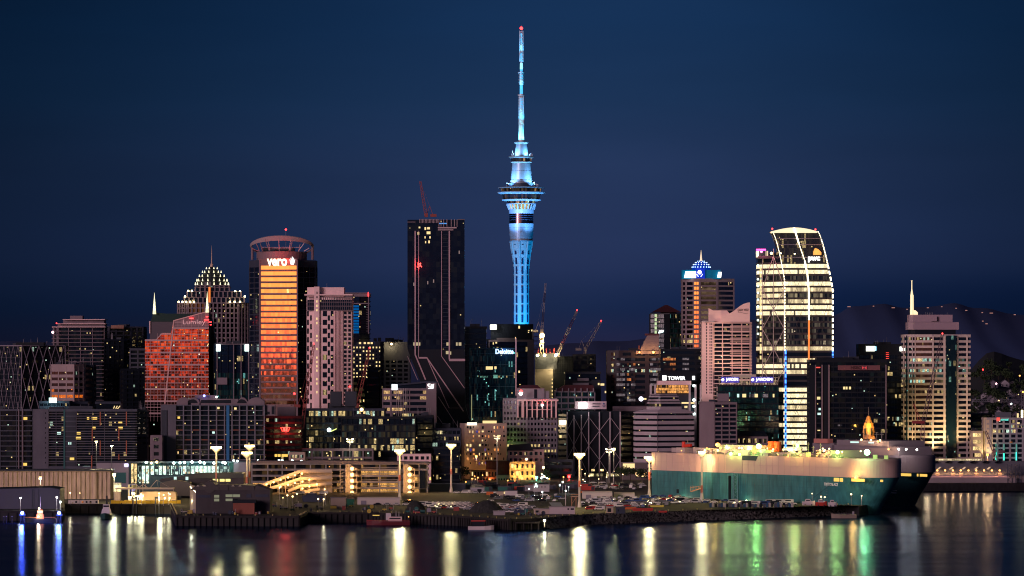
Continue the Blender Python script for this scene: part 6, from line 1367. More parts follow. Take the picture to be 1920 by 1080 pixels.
# building with a red W emblem
D = 2700
th = tower('office_building', 'dark red-lit office block carrying a glowing red W emblem', 'office building', [(496, 0), (514, 0), (566, 0)], D, 780, 864, 3.6, mat('brown_panel', (.05, .025, .03), .6), G_OFF, sp=.4, ins=.3, pil=5, pw=.2, t=20)
mb = MB(); c = P(535, 805, D - 1)
for a, b2, m2 in ((-8.5, -6.5, 1), (-2.8, -.4, .6), (2.8, .4, .6), (8.5, 6.5, 1)):
    mb.beam(P(535 + a, 801.5, D - 1), P(535 + (a * .66), 808.5, D - 1), 1.15, .3)
mb.beam(P(526.5, 801.5, D - 1), P(543.5, 801.5, D - 1), .35, .3); mb.beam(P(529.5, 808.3, D - 1), P(534, 808.3, D - 1), 1.0, .3); mb.beam(P(536, 808.3, D - 1), P(540.5, 808.3, D - 1), 1.0, .3)
th.part('sign', mb, lampmat('sign_red_glow', (1, .03, .02), 7)); light('POINT', P(535, 806, D - 4), 6e3, (1, .05, .04), 2, parent=th.root)
for px, w_ in ((515, 5), (521, 5), (528, 12)): th.pbox('lit_window', px, px + w_, 851.5, 856.5, D - .15, .3, MATS['lit_window_amber'])
th.pbox('roof_box', 520, 554, 763, 780, D + 4, 8, PINKD)
tower('terrace_building', 'low cream row buildings with warm windows above the garage roof', 'building', [(542, 0), (572, 0)], 2640, 848, 866, 4, BEIGE, G_BUSY, sp=.5, pil=3, pw=1, t=10)

# ferry / car terminal with tall lit windows
D = 2560
th = T('terminal_building', 'long terminal hall with a row of tall cool white lit windows', 'terminal', (X(340, D), D, GZ))
th.part('wall', MB().box(X(241, D), X(432, D), D + .5, D + 24, GZ, Z(865, D)), mat('terminal_teal', (.03, .06, .07), .7)); th.part('roof', MB().box(X(238, D), X(640, D), D - 1, D + 26, Z(868, D), Z(865, D)), mat('roof_teal_grey', (.06, .085, .10), .7)); th.part('flank_wall', MB().box(X(180, D), X(241, D), D + .2, D + 18, GZ, Z(868, D)), GREYL)
th.pbox('green_door', 210, 236, 886, 906, D - .1, .4, TEALG); th.pbox('sign', 233.5, 240.5, 869.5, 875, D - .4, .4, lampmat('sign_lilac', (.7, .65, 1), 3))
TW = glass('hall_glass', 1.4, 1, .12, es=2.2, cw=1.1, ch=1.6, wc=(1, .8, .45), cc=(.72, 1.0, .85), dim=.5); TWW = glass('hall_glass_warm', 1.4, 1, 1, es=1.8, cw=1.1, ch=1.6, wc=(1, .70, .3), dim=.5)
th.pbox('hall_window', 246, 250, 869.5, 906, D - .1, .5, TWW); th.pbox('hall_window', 252, 256.5, 869.5, 906, D - .1, .5, TWW)
for i in range(23):
    px = 258.5 + i * 7.6 + (1.5 if i > 2 else 0); 
    if px < 428: th.pbox('hall_window', px, px + 5.6, 873.5, 906 if i < 3 else 890 - (2 if i > 10 else 0), D - .1, .5, TW); th.pbox('hall_window', px, px + 5.6, 868.5, 872.6, D - .1, .5, G_TEAL)
for px in (274, 284, 294, 326, 337.5, 346, 360, 375, 383, 401, 418, 422): th.part('eave_lamp', MB().ball(P(px, 866.2 + (px % 3), D - 2.5), .8), L_COOL if px > 300 or px == 274 else L_WARM); light('POINT', P(px, 868, D - 4), 1.6e3, (.75, 1, .9) if px > 300 else (1, .8, .5), .5, parent=th.root)
mb = MB()
for px in (438, 445, 484, 505, 509, 523, 529, 548, 565): mb.ball(P(px, 863.5 + (px % 2), D - 2.5), 1.0 if px in (529, 523) else .62)
th.part('eave_lamp_row', mb, L_COOL); th.pbox('side_wall', 438, 463, 867, 905, D - 1.5, 8, GREYL); th.pbox('dark_bay', 430, 438, 867, 905, D - 1.2, 8, mat('bay_teal', (.01, .06, .05), .6))

# multi-storey car park
D = 2500
th = T('parking_garage', 'long multi storey car park with glowing orange decks, ramps and stair towers', 'car park', (X(625, D), D, GZ))
CP = mat('garage_concrete', (.25, .23, .22), .8, var=.1); fhp = 11.5
yb = 924.0; mb = MB()
tops = [869 + 11.3 * k for k in range(5)]
for k in range(6):
    y = 867.5 + 11.4 * k; mb.box(X(472, D), X(802, D), D, D + 34, Z(y + 3.6, D), Z(y, D))
for px in (472, 502, 529, 553, 582, 611, 638, 712, 748, 762, 786, 801): mb.box(X(px, D) - .35, X(px, D) + .35, D + .3, D + 1.2, GZ, Z(868, D))
mb.box(X(472, D), X(802, D), D + 14, D + 14.5, GZ, Z(869, D)); th.part('deck', mb, CP)
th.part('roof_sheet', MB().slab([P(480, 864, D - 1), P(562, 866, D - 1), P(590, 863, D - 1), P(806, 868, D - 1), P(806, 870.5, D - 1), P(480, 868, D - 1)], 30), mat('garage_roof', (.16, .13, .12), .7))
GG = glass('garage_glow', 1.0, .6, 1, es=1.0, cw=1.7, wc=(1, .50, .13), dim=.10); GG2 = glass('garage_dim', .35, .1, 1, es=.8, cw=1.9, wc=(1, .5, .15), dim=.06)
for k in range(5):
    y = 871.4 + 11.4 * k; th.pbox('deck_opening', 677, 746, y, y + 7, D + 3.5, .4, GG); th.pbox('deck_opening', 765, 785, y, y + 7, D + 3.5, .4, GG if k > 1 else GG2); th.pbox('deck_opening', 474, 640, y, y + 7, D + 6, .4, GG2)
mb = MB(); 
for k in range(5): mb.beam(P(678, 877 + 11.4 * k, D + .4), P(746, 876 + 11.4 * k, D + .4), .9, .3)
th.part('crash_rail', mb, CP)
th.part('red_fence', MB().box(X(630, D), X(800, D), D - 4, D - 3.7, GZ, Z(923.5, D)), mat('fence_rust', (.20, .07, .05), .8))
for px, w_ in ((654, 12), (762, 9)):
    fr = MB()
    for k in range(5):
        y = 873 + 11.4 * k
        fr.beam(P(px + 5, y, D - 3.6), P(px + 15, y + 6, D - 3.6), .35); fr.beam(P(px + 15, y + 6, D - 3.6), P(px + 5, y + 11, D - 3.6), .35); fr.beam(P(px - 6, y + 11, D - 3.4), P(px - 17, y + 17 if k < 4 else y + 14, D - 3.4), .4)
        c = P(px + 6, y + 5.8, D - 4.5); th.part('stair_lamp', MB().ball(c, 1.2), lampmat('lamp_sodium', (1, .50, .14), 5)); light('POINT', c - Vector((0, 1.5, 0)), 2.4e3, (1, .46, .12), .9, parent=th.root)
    fr.box(X(px - 6, D), X(px - 5, D), D - 4, D - 3.4, GZ, Z(869, D)).box(X(px + 15, D), X(px + 16, D), D - 4, D - 3.4, GZ, Z(880, D)); th.part('stair_tower', fr, CP); th.pbox('stair_core', px - 5, px + 4, 870, 930, D - 2.2, 4, CP)
rm = MB()
for i, (a, b2) in enumerate((((486, 911), (563, 883)), ((500, 918), (563, 897)), ((540, 921), (563, 911)), ((563, 883), (623, 883)), ((563, 897), (623, 895)), ((563, 911), (623, 906)), ((548, 926), (600, 917)))):
    p, q2 = P(*a, D - 7), P(*b2, D - 7); rm.beam(p, q2, .6, 1.5) ; rm.beam(p + Vector((0, 5.5, -1)), q2 + Vector((0, 5.5, -1)), 10, .4)
for px in (508, 522, 536, 550, 564, 580, 596, 610, 622.5): rm.box(X(px, D), X(px + 1.0, D), D - 6.6, D - 6, GZ, Z(884 if px > 560 else 911 - (px - 486) * .36, D))
rm.box(X(563, D), X(623, D), D - .6, D - .3, Z(925, D), Z(880, D)); th.part('ramp', rm, mat('ramp_concrete', (.45, .38, .30), .8))
for px, py in ((500, 908), (513, 904), (526, 899.5), (540, 895), (553, 891), (566, 888), (526, 912.5), (540, 909), (553, 905.5), (567, 903), (580, 899.5), (567, 916), (580, 912), (594, 908)):
    c = P(px, py, D - 8); th.part('ramp_lamp', MB().ball(c, .62), MATS['lamp_sodium']); light('POINT', c + Vector((0, -1.2, -.5)), 1.0e3, (1, .48, .14), .6, parent=th.root)
th.pbox('lift_glass', 787, 799, 882, 916, D - .8, .5, glass('lift_glow', 1.2, 1, 1, es=1.1, cw=4, wc=(1, .55, .2), dim=.3, ch=9)); th.pbox('lit_window', 805, 808, 895, 900, D - 1, .5, L_ORG)

# corrugated silo shed
D = 2370
th = T('silo_shed', 'long fluted concrete silo shed on the left quay', 'shed', (X(105, D), D, GZ)); mb = MB(); mb.box(X(-40, D), X(207, D), D + 2.5, D + 20, GZ, Z(883, D))
r_ = random.Random(8); px = -38
while px < 204:
    w_ = r_.choice((4.4, 4.6, 10.5, 4.5)) if px < 150 or px > 160 else 4.5; x0, x1 = X(px, D), X(min(207, px + w_), D); xc = (x0 + x1) / 2; rr = (x1 - x0) / 2
    prof = [(xc + rr * math.cos(t), D + 2.6 - min(rr, 1.6) * 1.2 * math.sin(t)) for t in [math.pi * k / 8 for k in range(9)]]
    mb.prism(list(reversed(prof)), GZ, Z(885, D)); px += w_ + 4.0
th.part('fluted_wall', mb, mat('silo_concrete', (.42, .32, .24), .85, var=.2, scale=.4)); th.part('roof', MB().box(X(-40, D), X(208, D), D - .5, D + 20, Z(883, D), Z(880.5, D)), PDARK)
# dark shed with pitched roof on the far left wharf
D = 2205
th = T('boat_shed', 'dark navy pitched roof boat shed at the left edge', 'shed', (X(40, D), D, GZ)); th.part('wall', MB().slab([P(-60, 960, D), P(112, 960, D), P(112, 917.5, D), P(93, 914.5, D), P(-10, 917, D), P(-60, 917, D)], 24), mat('shed_navy', (.055, .055, .085), .7)); th.part('roof', MB().slab([P(-60, 917, D - .5), P(-10, 917, D - .5), P(93, 914.3, D - .5), P(113, 917.6, D - .5), P(113, 916.6, D - .5), P(93, 913.2, D - .5), P(-10, 915.8, D - .5), P(-60, 916, D - .5)], 25), BLACK)
mb = MB()
for px in (60, 63, 72): mb.box(X(px, D), X(px + 1, D), D - .2, D, GZ, Z(917, D))
th.part('downpipe', mb, PDARK)

def lamp_post(label, px, ytop, Y, r, m, pw, c, group=None, z0=GZ, head=0.0):
    o = T('lamp_post', label, 'lamp post', (X(px, Y), Y, z0), group); t = P(px, ytop, Y); o.part('pole', MB().cyl((X(px, Y), Y, z0), t, .2, .12, 6).beam(t, t + Vector((.8, 0, .1)), .18), STEEL)
    o.part('lamp', MB().ball(t + Vector((0, -.3, 0)), r).box(t.x - r, t.x + r, t.y - .2, t.y + .5, t.z + r * .8, t.z + r * 1.1), m)
    if pw: light('POINT', t + Vector((0, -2.2, -.6)), pw, c, .6, parent=o.root)
    return o
lamp_post('warm lamp post in front of the fluted silo shed', 75.5, 897, 2340, .85, L_WARM, 9e3, (1, .75, .4))
lamp_post('starry lamp post at the right corner of the fluted silo shed', 214, 891, 2330, .95, L_WARM, 1.4e4, (1, .8, .4))
lamp_post('small white lamp post left of the tug boat', 38.5, 934, 2190, .4, L_WHITE, 8e2, (1, .95, .9)); lamp_post('small white lamp post right of the tug boat', 106.5, 933, 2190, .45, L_WHITE, 8e2, (1, .95, .9)); lamp_post('cool lamp globe just above the right blue light', 113, 941.5, 2190, .5, L_COOL, 1e3, (.9, 1, .9))

# blue lit marker piles
for i, (px, lb) in enumerate(((42, 'left of two piled dolphins with a glaring blue lamp'), (111, 'right of two piled dolphins with a glaring blue lamp'))):
    Y = 2140; o = T('dolphin', lb, 'mooring dolphin', (X(px, Y), Y, 0)); mb = MB()
    for dx, dy in ((-1.2, 0), (1.2, 0), (0, 1.6)): mb.cyl((X(px, Y) + dx, Y + dy, -2), (X(px, Y) + dx * .6, Y + dy * .6, 4.2), .3, .3, 8)
    o.part('pile', mb, TIMBER); o.part('platform', MB().box(X(px, Y) - 1.6, X(px, Y) + 1.6, Y - .9, Y + 2.2, 4.0, 4.5), PDARK); o.part('lamp', MB().ball((X(px, Y), Y - .6, 5.3), .95), L_BLUE); light('POINT', (X(px, Y), Y - 2.4, 5.6), 1.6e4, (.06, .12, 1), .8, parent=o.root)
for i, px in enumerate((7, 12, 22.5)):
    o = T('mooring_pile', ['leftmost lone mooring pile in the water by the left edge', 'second lone mooring pile by the left edge', 'lone mooring pile catching warm light by the left edge'][i], 'mooring pile', (X(px, 2145), 2145, 0)); o.part('pile', MB().cyl((X(px, 2145), 2145, -2), (X(px, 2145), 2145, 3.2), .3, .3, 8), TIMBER); o.part('pile_cap', MB().cyl((X(px, 2145), 2145, 3.2), (X(px, 2145), 2145, 3.5), .36, .2, 8), STEEL)

# quay edge: timber fender piles along the wharf front
def wharf_edge(pts_, label, step, y0=-1, z1=GZ):
    o = T('wharf', label, 'wharf', (*pts_[0], 0)); pm_ = MB(); dk = MB()
    for a, b2 in zip(pts_, pts_[1:]):
        a, b2 = Vector(a), Vector(b2); L_ = (b2 - a).length; e = (b2 - a) / L_; n = int(L_ / step); nn = Vector((e.y, -e.x))
        for i in range(n + 1):
            p = a + e * (L_ * i / max(1, n)) + nn * .6; pm_.cyl((p.x, p.y, -2), (p.x, p.y, z1 - .1 + (.8 if i % 7 == 0 else 0)), .32, .3, 6)
        dk.prism([tuple(a), tuple(a + nn * .9), tuple(b2 + nn * .9), tuple(b2)][::-1], z1 - .9, z1 + .15)
    pl = o.part('fender_piles', pm_, TIMBER); pl['kind'] = 'stuff'; o.part('deck_edge', dk, TIMBER); return o
wharf_edge(edgeA, 'dark timber quay edge below the yellow barriers at left', 4.5)
wharf_edge(edgeB, 'dark timber wharf front under the dark workshop', 3.0)
wharf_edge(edgeC, 'dark timber wharf front near the red tug', 2.6)
tag(mesh_obj('jetty', MB().box(X(965, 2075), X(1012, 2075), 2050, 2062, 3.2, 3.9).box(X(966, 2075), X(968, 2075), 2051, 2053, -2, 3.2).box(X(980, 2075), X(982, 2075), 2051, 2053, -2, 3.2).box(X(995, 2075), X(997, 2075), 2051, 2053, -2, 3.2).box(X(1008, 2075), X(1010, 2075), 2051, 2053, -2, 3.2), TIMBER), 'low timber jetty on piles beside the rock wall', 'jetty')
lamp_post('single bright lamp on the end of the low jetty', 1021, 976, 2046, .55, L_YEL, 2.2e3, (1, .85, .45), z0=1.5)
# rock revetment
rk = MB(); r_ = random.Random(21)
edge = edgeR
for a, b2 in zip(edge, edge[1:]):
    a, b2 = Vector(a), Vector(b2); L_ = (b2 - a).length; nn = Vector(((b2 - a).y, -(b2 - a).x)).normalized()
    for i in range(int(L_ * 14)):
        t = r_.random(); s_ = r_.random(); p = a.lerp(b2, t) + nn * (s_ * 8 - .6); z = GZ + .1 - s_ * 6; s = r_.uniform(.3, .62)
        v = [Vector((r_.gauss(0, 1), r_.gauss(0, 1), r_.gauss(0, 1))).normalized() * s * r_.uniform(.7, 1.2) for _ in range(5)]
        b = len(rk.v); ring_ = [(math.cos(k * 1.2566 + t * 9) * s * r_.uniform(.7, 1.2), math.sin(k * 1.2566 + t * 9) * s * r_.uniform(.7, 1.2), r_.uniform(-.2, .2)) for k in range(5)]
        rk.v += [(p.x + x, p.y + y, z + zz_) for x, y, zz_ in ring_] + [(p.x, p.y, z + s * r_.uniform(.6, 1)), (p.x, p.y, z - s)]
        for k in range(5): rk._f((b + k, b + (k + 1) % 5, b + 5)); rk._f((b + (k + 1) % 5, b + k, b + 6))
tag(mesh_obj('rocks', rk, ROCKM), 'sloping rock armour along the wharf edge', 'rocks', kind='stuff')

# dark workshop on the pier
D = 2134
WD = mat('workshop_wall', (.045, .04, .045), .8, var=.2)
th = T('workshop', 'dark industrial workshop on the pier with sawtooth roof and dim windows', 'workshop', (X(430, D), D, GZ))
th.part('wall', MB().box(X(367, D), X(506, D), D, D + 24, GZ, Z(919, D)), WD); th.part('side_wall', MB().prism([(X(356, D + 40), D + 40), (X(367, D), D), (X(369, D), D + 1), (X(358, D + 40), D + 40)], GZ, Z(912, D)), mat('workshop_lit_side', (.35, .28, .18), .8))  # lamplight on the side wall is put into its lighter, warmer colour
rf = MB()
for a, b2, c in ((356, 369, 384), (384, 392, 410), (410, 420, 428), (450, 452, 477), (477, 480, 507)): rf.slab([P(a, 919, D - .4), P(b2, 909, D - .4), P(c, 911 if c < 500 else 919, D - .4), P(c, 919, D - .4)], 24)
rf.cyl(P(393, 913, D - .3), P(393, 913, D - .3) + Vector((0, 22, 0)), 3.1, 3.1, 16); rf.box(X(410, D), X(452, D), D, D + 20, Z(919, D), Z(909.5, D)); th.part('sawtooth_roof', rf, mat('workshop_roof', (.05, .045, .045), .5))
DIMW = mat('dim_green_window', (.1, .1, .1), emit=(.55, .60, .35), es=.28, samp='NONE')
for a, b2, y0, y1, m in ((401.5, 411, 928, 933, DIMW), (401.5, 411, 935, 940, DIMW), (423, 436, 927, 932, DIMW), (437, 450, 927, 932, DIMW), (423, 436, 935, 939.5, DIMW), (437, 450, 935, 939, GPK), (462, 471, 926, 933, GREYD), (370, 395, 928, 933, GREYD), (479, 503, 927, 932, GREYD)): th.pbox('window', a, b2, y0, y1, D - .2, .3, m)
for i in range(6): th.part('side_lamp', MB().ball((X(357.5 + i * 1.9, D + 34 - i * 6.5), D + 34 - i * 6.5, Z(913.5 + i * 1.1, D + 30)), .35), L_YEL)
for i in range(4): th.part('skylight', MB().slab([P(368 + i * 13 + (40 if i > 1 else 0), 912, D - .8), P(374 + i * 13 + (40 if i > 1 else 0), 912, D - .8), P(371 + i * 13 + (40 if i > 1 else 0), 909, D - .8)], .3), mat('skylight_gl', (.4, .38, .3), .4))
light('POINT', (X(361, 2165), 2160, 11), 5e3, (1, .8, .45), .6, parent=th.root)
D = 2124; th = T('storage_container', 'rust red storage box standing before the dark workshop', 'container', (X(457, D), D, GZ)); th.part('body', MB().box(X(437, D), X(477, D), D, D + 6, GZ, Z(943, D)), mat('rust_box', (.22, .07, .05), .8, var=.2)); th.part('roof', MB().box(X(436, D), X(480, D), D - .5, D + 6.5, Z(943, D), Z(937.5, D)), BLACK)
mb = MB(); D = 2400; th = T('warehouse', 'long black roofed warehouse with three yellow window groups behind the workshop', 'warehouse', (X(410, D), D, GZ)); th.part('wall', MB().box(X(340, D), X(457, D), D, D + 20, GZ, Z(896, D)), WD); th.part('roof', MB().slab([P(300, 899, D - .5), P(372, 888, D - .5), P(457, 887, D - .5), P(457, 896, D - .5), P(372, 897, D - .5), P(300, 904, D - .5)], 22), mat('warehouse_roof', (.045, .05, .05), .6))
for a in (399, 412, 423): th.pbox('lit_window', a, a + (9 if a != 399 else 10), 898, 903, D - .3, .4, mat('lit_window_yellow', (.1, .1, .1), emit=(1, .85, .25), es=1.3, samp='NONE'))
for a, w_ in ((326, 5), (348, 5)): th.pbox('lit_window', a, a + w_, 894, 900, D - .9, .5, W_COOL)
th.part('metal_shed', MB().slab([P(300, 930, D - 14), P(300, 906, D - 14), P(325, 900, D - 14), P(356, 905, D - 14), P(356, 930, D - 14)], 16), mat('metal_shed', (.12, .11, .09), .6))
# yellow barriers, tent, canopy
D = 2294
th = T('barrier_row', 'row of bright yellow barriers along the left quay', 'barrier', (X(270, D), D, GZ)); mb = MB()
for i in range(16): mb.box(X(208 + i * 8.2, D), X(208 + i * 8.2 + 7.6, D), D, D + 1, GZ, Z(938 + (i % 3) * .5, D))
th.part('barrier_panels', mb, mat('barrier_yellow', (.75, .48, .02), .6))
D = 2312; th = T('storage_tent', 'glowing cream capsule shaped tent behind the yellow barriers', 'tent', (X(297, D), D, GZ)); pts_ = [P(262, 941, D), P(262, 927, D)] + [P(262 + 6 * (1 - math.cos(t)), 927 - 5 * math.sin(t), D) for t in (.5, 1, 1.57)] + [P(326 - 6 * (1 - math.sin(t)) + 4, 927 - 5 * math.cos(t), D) for t in (0, .5, 1)] + [P(330, 928, D), P(330, 941, D)]
th.part('canvas', MB().slab(pts_, 9), mat('tent_canvas', (.65, .48, .28), .8)); th.part('base_rail', MB().box(X(262, D), X(330, D), D - .1, D + .2, GZ, Z(938, D)), BLACK)
D = 2328; th = T('canopy', 'cream cable stayed canopy with slanting masts on the left quay', 'canopy', (X(275, D), D, GZ)); th.part('roof_plate', MB().box(X(216, D), X(326, D), D, D + 8, Z(917.5, D), Z(914.5, D)), mat('canopy_cream', (.5, .42, .3), .7)); mb = MB()
for a, b2 in (((250, 903), (262, 915)), ((266, 902), (268, 915)), ((275, 902), (272, 915)), ((294, 900), (281, 915)), ((258, 916), (268, 908)), ((268, 908), (280, 916)), ((294, 900), (297, 915)), ((294, 900), (322, 916))): mb.beam(P(*a, D + 2), P(*b2, D + 2), .28 if b2[0] not in (297, 322) else .08)
for px in (218, 262, 268, 325): mb.beam(P(px, 917, D + 2), (X(px, D + 2), D + 2, GZ), .3)
th.part('masts', mb, mat('canopy_cream', (0, 0, 0)))
D = 2345
for i, (a, b2, y0, y1, lb, m) in enumerate(((213, 226, 906, 922, 'glaring cream lit kiosk beside the starry lamp post', glass('kiosk_lit', 1.4, 1, 1, es=1.6, cw=6, ch=2.2, wc=(1, .85, .4), dim=.6)), (240, 255, 909, 934, 'tall yellow lit cabin between the canopy masts', glass('cabin_lit', 1.4, 1, 1, es=1.3, cw=1.0, wc=(1, .7, .25), dim=.6)))):
    o = T('kiosk', lb, 'kiosk', (X(a, D), D, GZ)); o.pbox('window', a, b2, y0, y1, D, 4, m); o.pbox('roof', a - .6, b2 + .6, y0 - 1.2, y0 - .1, D - .4, 5, GREYL); o.pbox('wall', a + .3, b2 - .3, y1 + .1, 945, D + .2, 3.6, BEIGE)
r_ = random.Random(2)
for i in range(9):
    px = 242 + i * 3.2; lamp_post('small glaring warm lamp in the cluster beside the cream tent', px, 925 + r_.uniform(0, 8), 2302, .55, L_WARM, 2.6e3 if i % 2 == 0 else 0, (1, .75, .35), 'lamps clustered beside the cream tent')
for px in (309, 318): lamp_post('small warm lamp at the right end of the cream tent', px, 934, 2302, .5, L_WARM, 2.2e3, (1, .75, .35), 'lamps at the end of the cream tent')
light('POINT', (X(300, 2262), 2262, 9), 1.2e4, (1, .75, .35), 1)
# ramp gate frames and site hut
for px, lb in ((248, 'left grey linkspan gate frame at the quay edge'), (290.5, 'right grey linkspan gate frame at the quay edge')):
    Y = 2276; o = T('gate_frame', lb, 'gate frame', (X(px, Y), Y, 0)); o.part('frame', MB().box(X(px, Y), X(px + 2, Y), Y, Y + 1.5, -1, Z(934, Y)).box(X(px + 6.5, Y), X(px + 8.5, Y), Y, Y + 1.5, -1, Z(934, Y)).box(X(px - .5, Y), X(px + 9, Y), Y - .2, Y + 1.7, Z(935, Y), Z(931.5, Y)), PDARK)
D = 2292; th = T('site_office', 'long white portable office with small square windows left of the yellow barriers', 'cabin', (X(156, D), D, GZ)); th.part('wall', MB().box(X(128, D), X(184, D), D, D + 3, GZ - .5, Z(937.5, D)), WHITE); th.part('roof', MB().box(X(127, D), X(185, D), D - .3, D + 3.3, Z(937.5, D), Z(936.6, D)), GREY)
for px in (141, 153, 160.5, 168, 179): th.pbox('window', px, px + 3.5, 939.5, 943, D - .15, .3, BLACK if px != 153 else GOR)

# ================================================================== BOATS
def boat_hull(o, c, L_, B, h, m, zt=0, rz=0.0, deck=None, bow=.35):
    rings = []
    for z, s in ((-.6, .72), (0, .86), (h * .6, .97), (h, 1.0)):
        pts_ = [(-L_ / 2 * (.94 + .06 * s), -B / 2 * s), (L_ / 2 - L_ * bow, -B / 2 * s), (L_ / 2 - L_ * bow * .35, -B * .30 * s), (L_ / 2 * (.9 + .1 * s), 0), (L_ / 2 - L_ * bow * .35, B * .30 * s), (L_ / 2 - L_ * bow, B / 2 * s), (-L_ / 2 * (.94 + .06 * s), B / 2 * s)]
        ca, sa = math.cos(rz), math.sin(rz); rings.append([(c[0] + x * ca - y * sa, c[1] + x * sa + y * ca, zt + z + (z > 0) * (max(0, x / (L_ / 2)) ** 2) * h * .35) for x, y in pts_])
    return o.part('hull', MB().loft(rings), m)
Y = 2148; cx_ = X(75, Y); o = T('tug_boat', 'dark tug with lit red wheelhouse moored between the two blue lamps', 'boat', (cx_, Y, 0))
boat_hull(o, (cx_, Y), 17.5, 5.5, 2.0, mat('hull_navy', (.015, .02, .03), .5), rz=math.pi); o.part('wheelhouse', MB().box(cx_ - 1.6, cx_ + 2, Y - 1.6, Y + 1.6, 1.8, 4.4).box(cx_ - 1.1, cx_ + 1.5, Y - 1.3, Y + 1.3, 4.4, 6.6), mat('tug_house', (.45, .12, .06), .6)); o.part('wheelhouse_window', MB().box(cx_ - 1.2, cx_ + 1.6, Y - 1.45, Y - 1.2, 5.2, 6.1), W_LIT); o.part('deck_rail', MB().box(cx_ - 8, cx_ + 8, Y - 2.6, Y - 2.5, 2.7, 2.8).box(cx_ - 8, cx_ + 8, Y + 2.5, Y + 2.6, 2.7, 2.8), mat('rail_orange', (.5, .2, .08), .6)); o.part('mast', MB().cyl((cx_ + .2, Y, 6.6), (cx_ + .2, Y, 13.5), .15, .08, 5), STEEL)
for dx, z, m, pw in ((-.2, 7.4, L_WARM, 3e3), (-.6, 3.1, L_WARM, 2.2e3)): o.part('deck_lamp', MB().ball((cx_ + dx, Y - 2.2, z), .55), m); light('POINT', (cx_ + dx, Y - 3.6, z), pw, (1, .65, .35), .5, parent=o.root)
Y = 2205; cx_ = X(199, Y); o = T('pilot_boat', 'white pilot boat seen bow on beside the white portable office', 'boat', (cx_, Y, 0)); boat_hull(o, (cx_, Y), 15, 6.2, 2.4, mat('hull_green_dark', (.02, .06, .06), .5), rz=-math.pi / 2); o.part('cabin', MB().prism([(cx_ - 2.6, Y - 2), (cx_ + 2.6, Y - 2), (cx_ + 2.6, Y + 5), (cx_ - 2.6, Y + 5)], 2.3, 5.2, [(cx_ - 2.0, Y - 1), (cx_ + 2.0, Y - 1), (cx_ + 2.0, Y + 4.5), (cx_ - 2.0, Y + 4.5)]), WHITE); o.part('wheelhouse', MB().box(cx_ - 1.7, cx_ + 1.7, Y, Y + 3, 5.2, 7.6), WHITE); o.part('wheelhouse_window', MB().box(cx_ - 1.5, cx_ + 1.5, Y - .1, Y + .1, 6.2, 7.1), BLACK); o.part('funnel', MB().cyl((cx_ + .2, Y + 2, 7.5), (cx_ + .2, Y + 2, 12.3), .45, .4, 8), BLACK); o.part('bow_lamp', MB().ball((cx_ + 3, Y - 6, 2.4), .3), W_LIT)
Y = 2112; cx_ = X(728, Y); o = T('tug_boat', 'dark red hulled workboat with pinkish white wheelhouse moored at the timber wharf', 'boat', (cx_, Y, 0)); boat_hull(o, (cx_, Y), 22.5, 6.2, 2.1, mat('hull_maroon', (.10, .012, .02), .5), rz=math.pi); o.part('deckhouse', MB().box(cx_ - 0, cx_ + 7, Y - 2, Y + 2, 2, 4.3), mat('deckhouse_pink', (.62, .45, .45), .6)); o.part('wheelhouse', MB().box(cx_ - 1.2, cx_ + 1.4, Y - 1.4, Y + 1.4, 2.5, 6.2), WHITE); o.part('window', MB().box(cx_ + .6, cx_ + 6.4, Y - 2.15, Y - 1.95, 3.2, 3.8), BLACK); o.part('mast', MB().cyl((cx_ + 2, Y, 6), (cx_ + 2, Y, 9), .12, .08, 5).cyl((cx_ + 4, Y, 4), (cx_ + 4, Y, 7.5), .25, .2, 6).cyl((cx_ + 5.5, Y, 4), (cx_ + 5.5, Y, 7), .25, .2, 6), STEEL); o.part('rail', MB().box(cx_ - 11, cx_ + 11, Y - 2.9, Y - 2.8, 2.6, 2.75), REDP); o.part('stern_lamp', MB().ball((cx_ + 10.5, Y - 2.6, 4.4), .28), L_ORG); o.part('bow_lamp', MB().box(cx_ - 8, cx_ - 4.5, Y - 1.5, Y - 1.2, 5, 5.3), MATS['lit_window_amber'])
Y = 2052; cx_ = X(902, Y); o = T('ferry_boat', 'small dark boat with red framed cabin at the timber wharf', 'boat', (cx_, Y, 0)); boat_hull(o, (cx_, Y), 13, 4.6, 1.7, WHITE, rz=0); o.part('cabin', MB().box(cx_ - 4.5, cx_ + 1.5, Y - 1.7, Y + 1.7, 1.6, 4.2), BLACK); o.part('cabin_roof', MB().box(cx_ - 5, cx_ + 2.2, Y - 1.9, Y + 1.9, 4.2, 4.7), REDP)
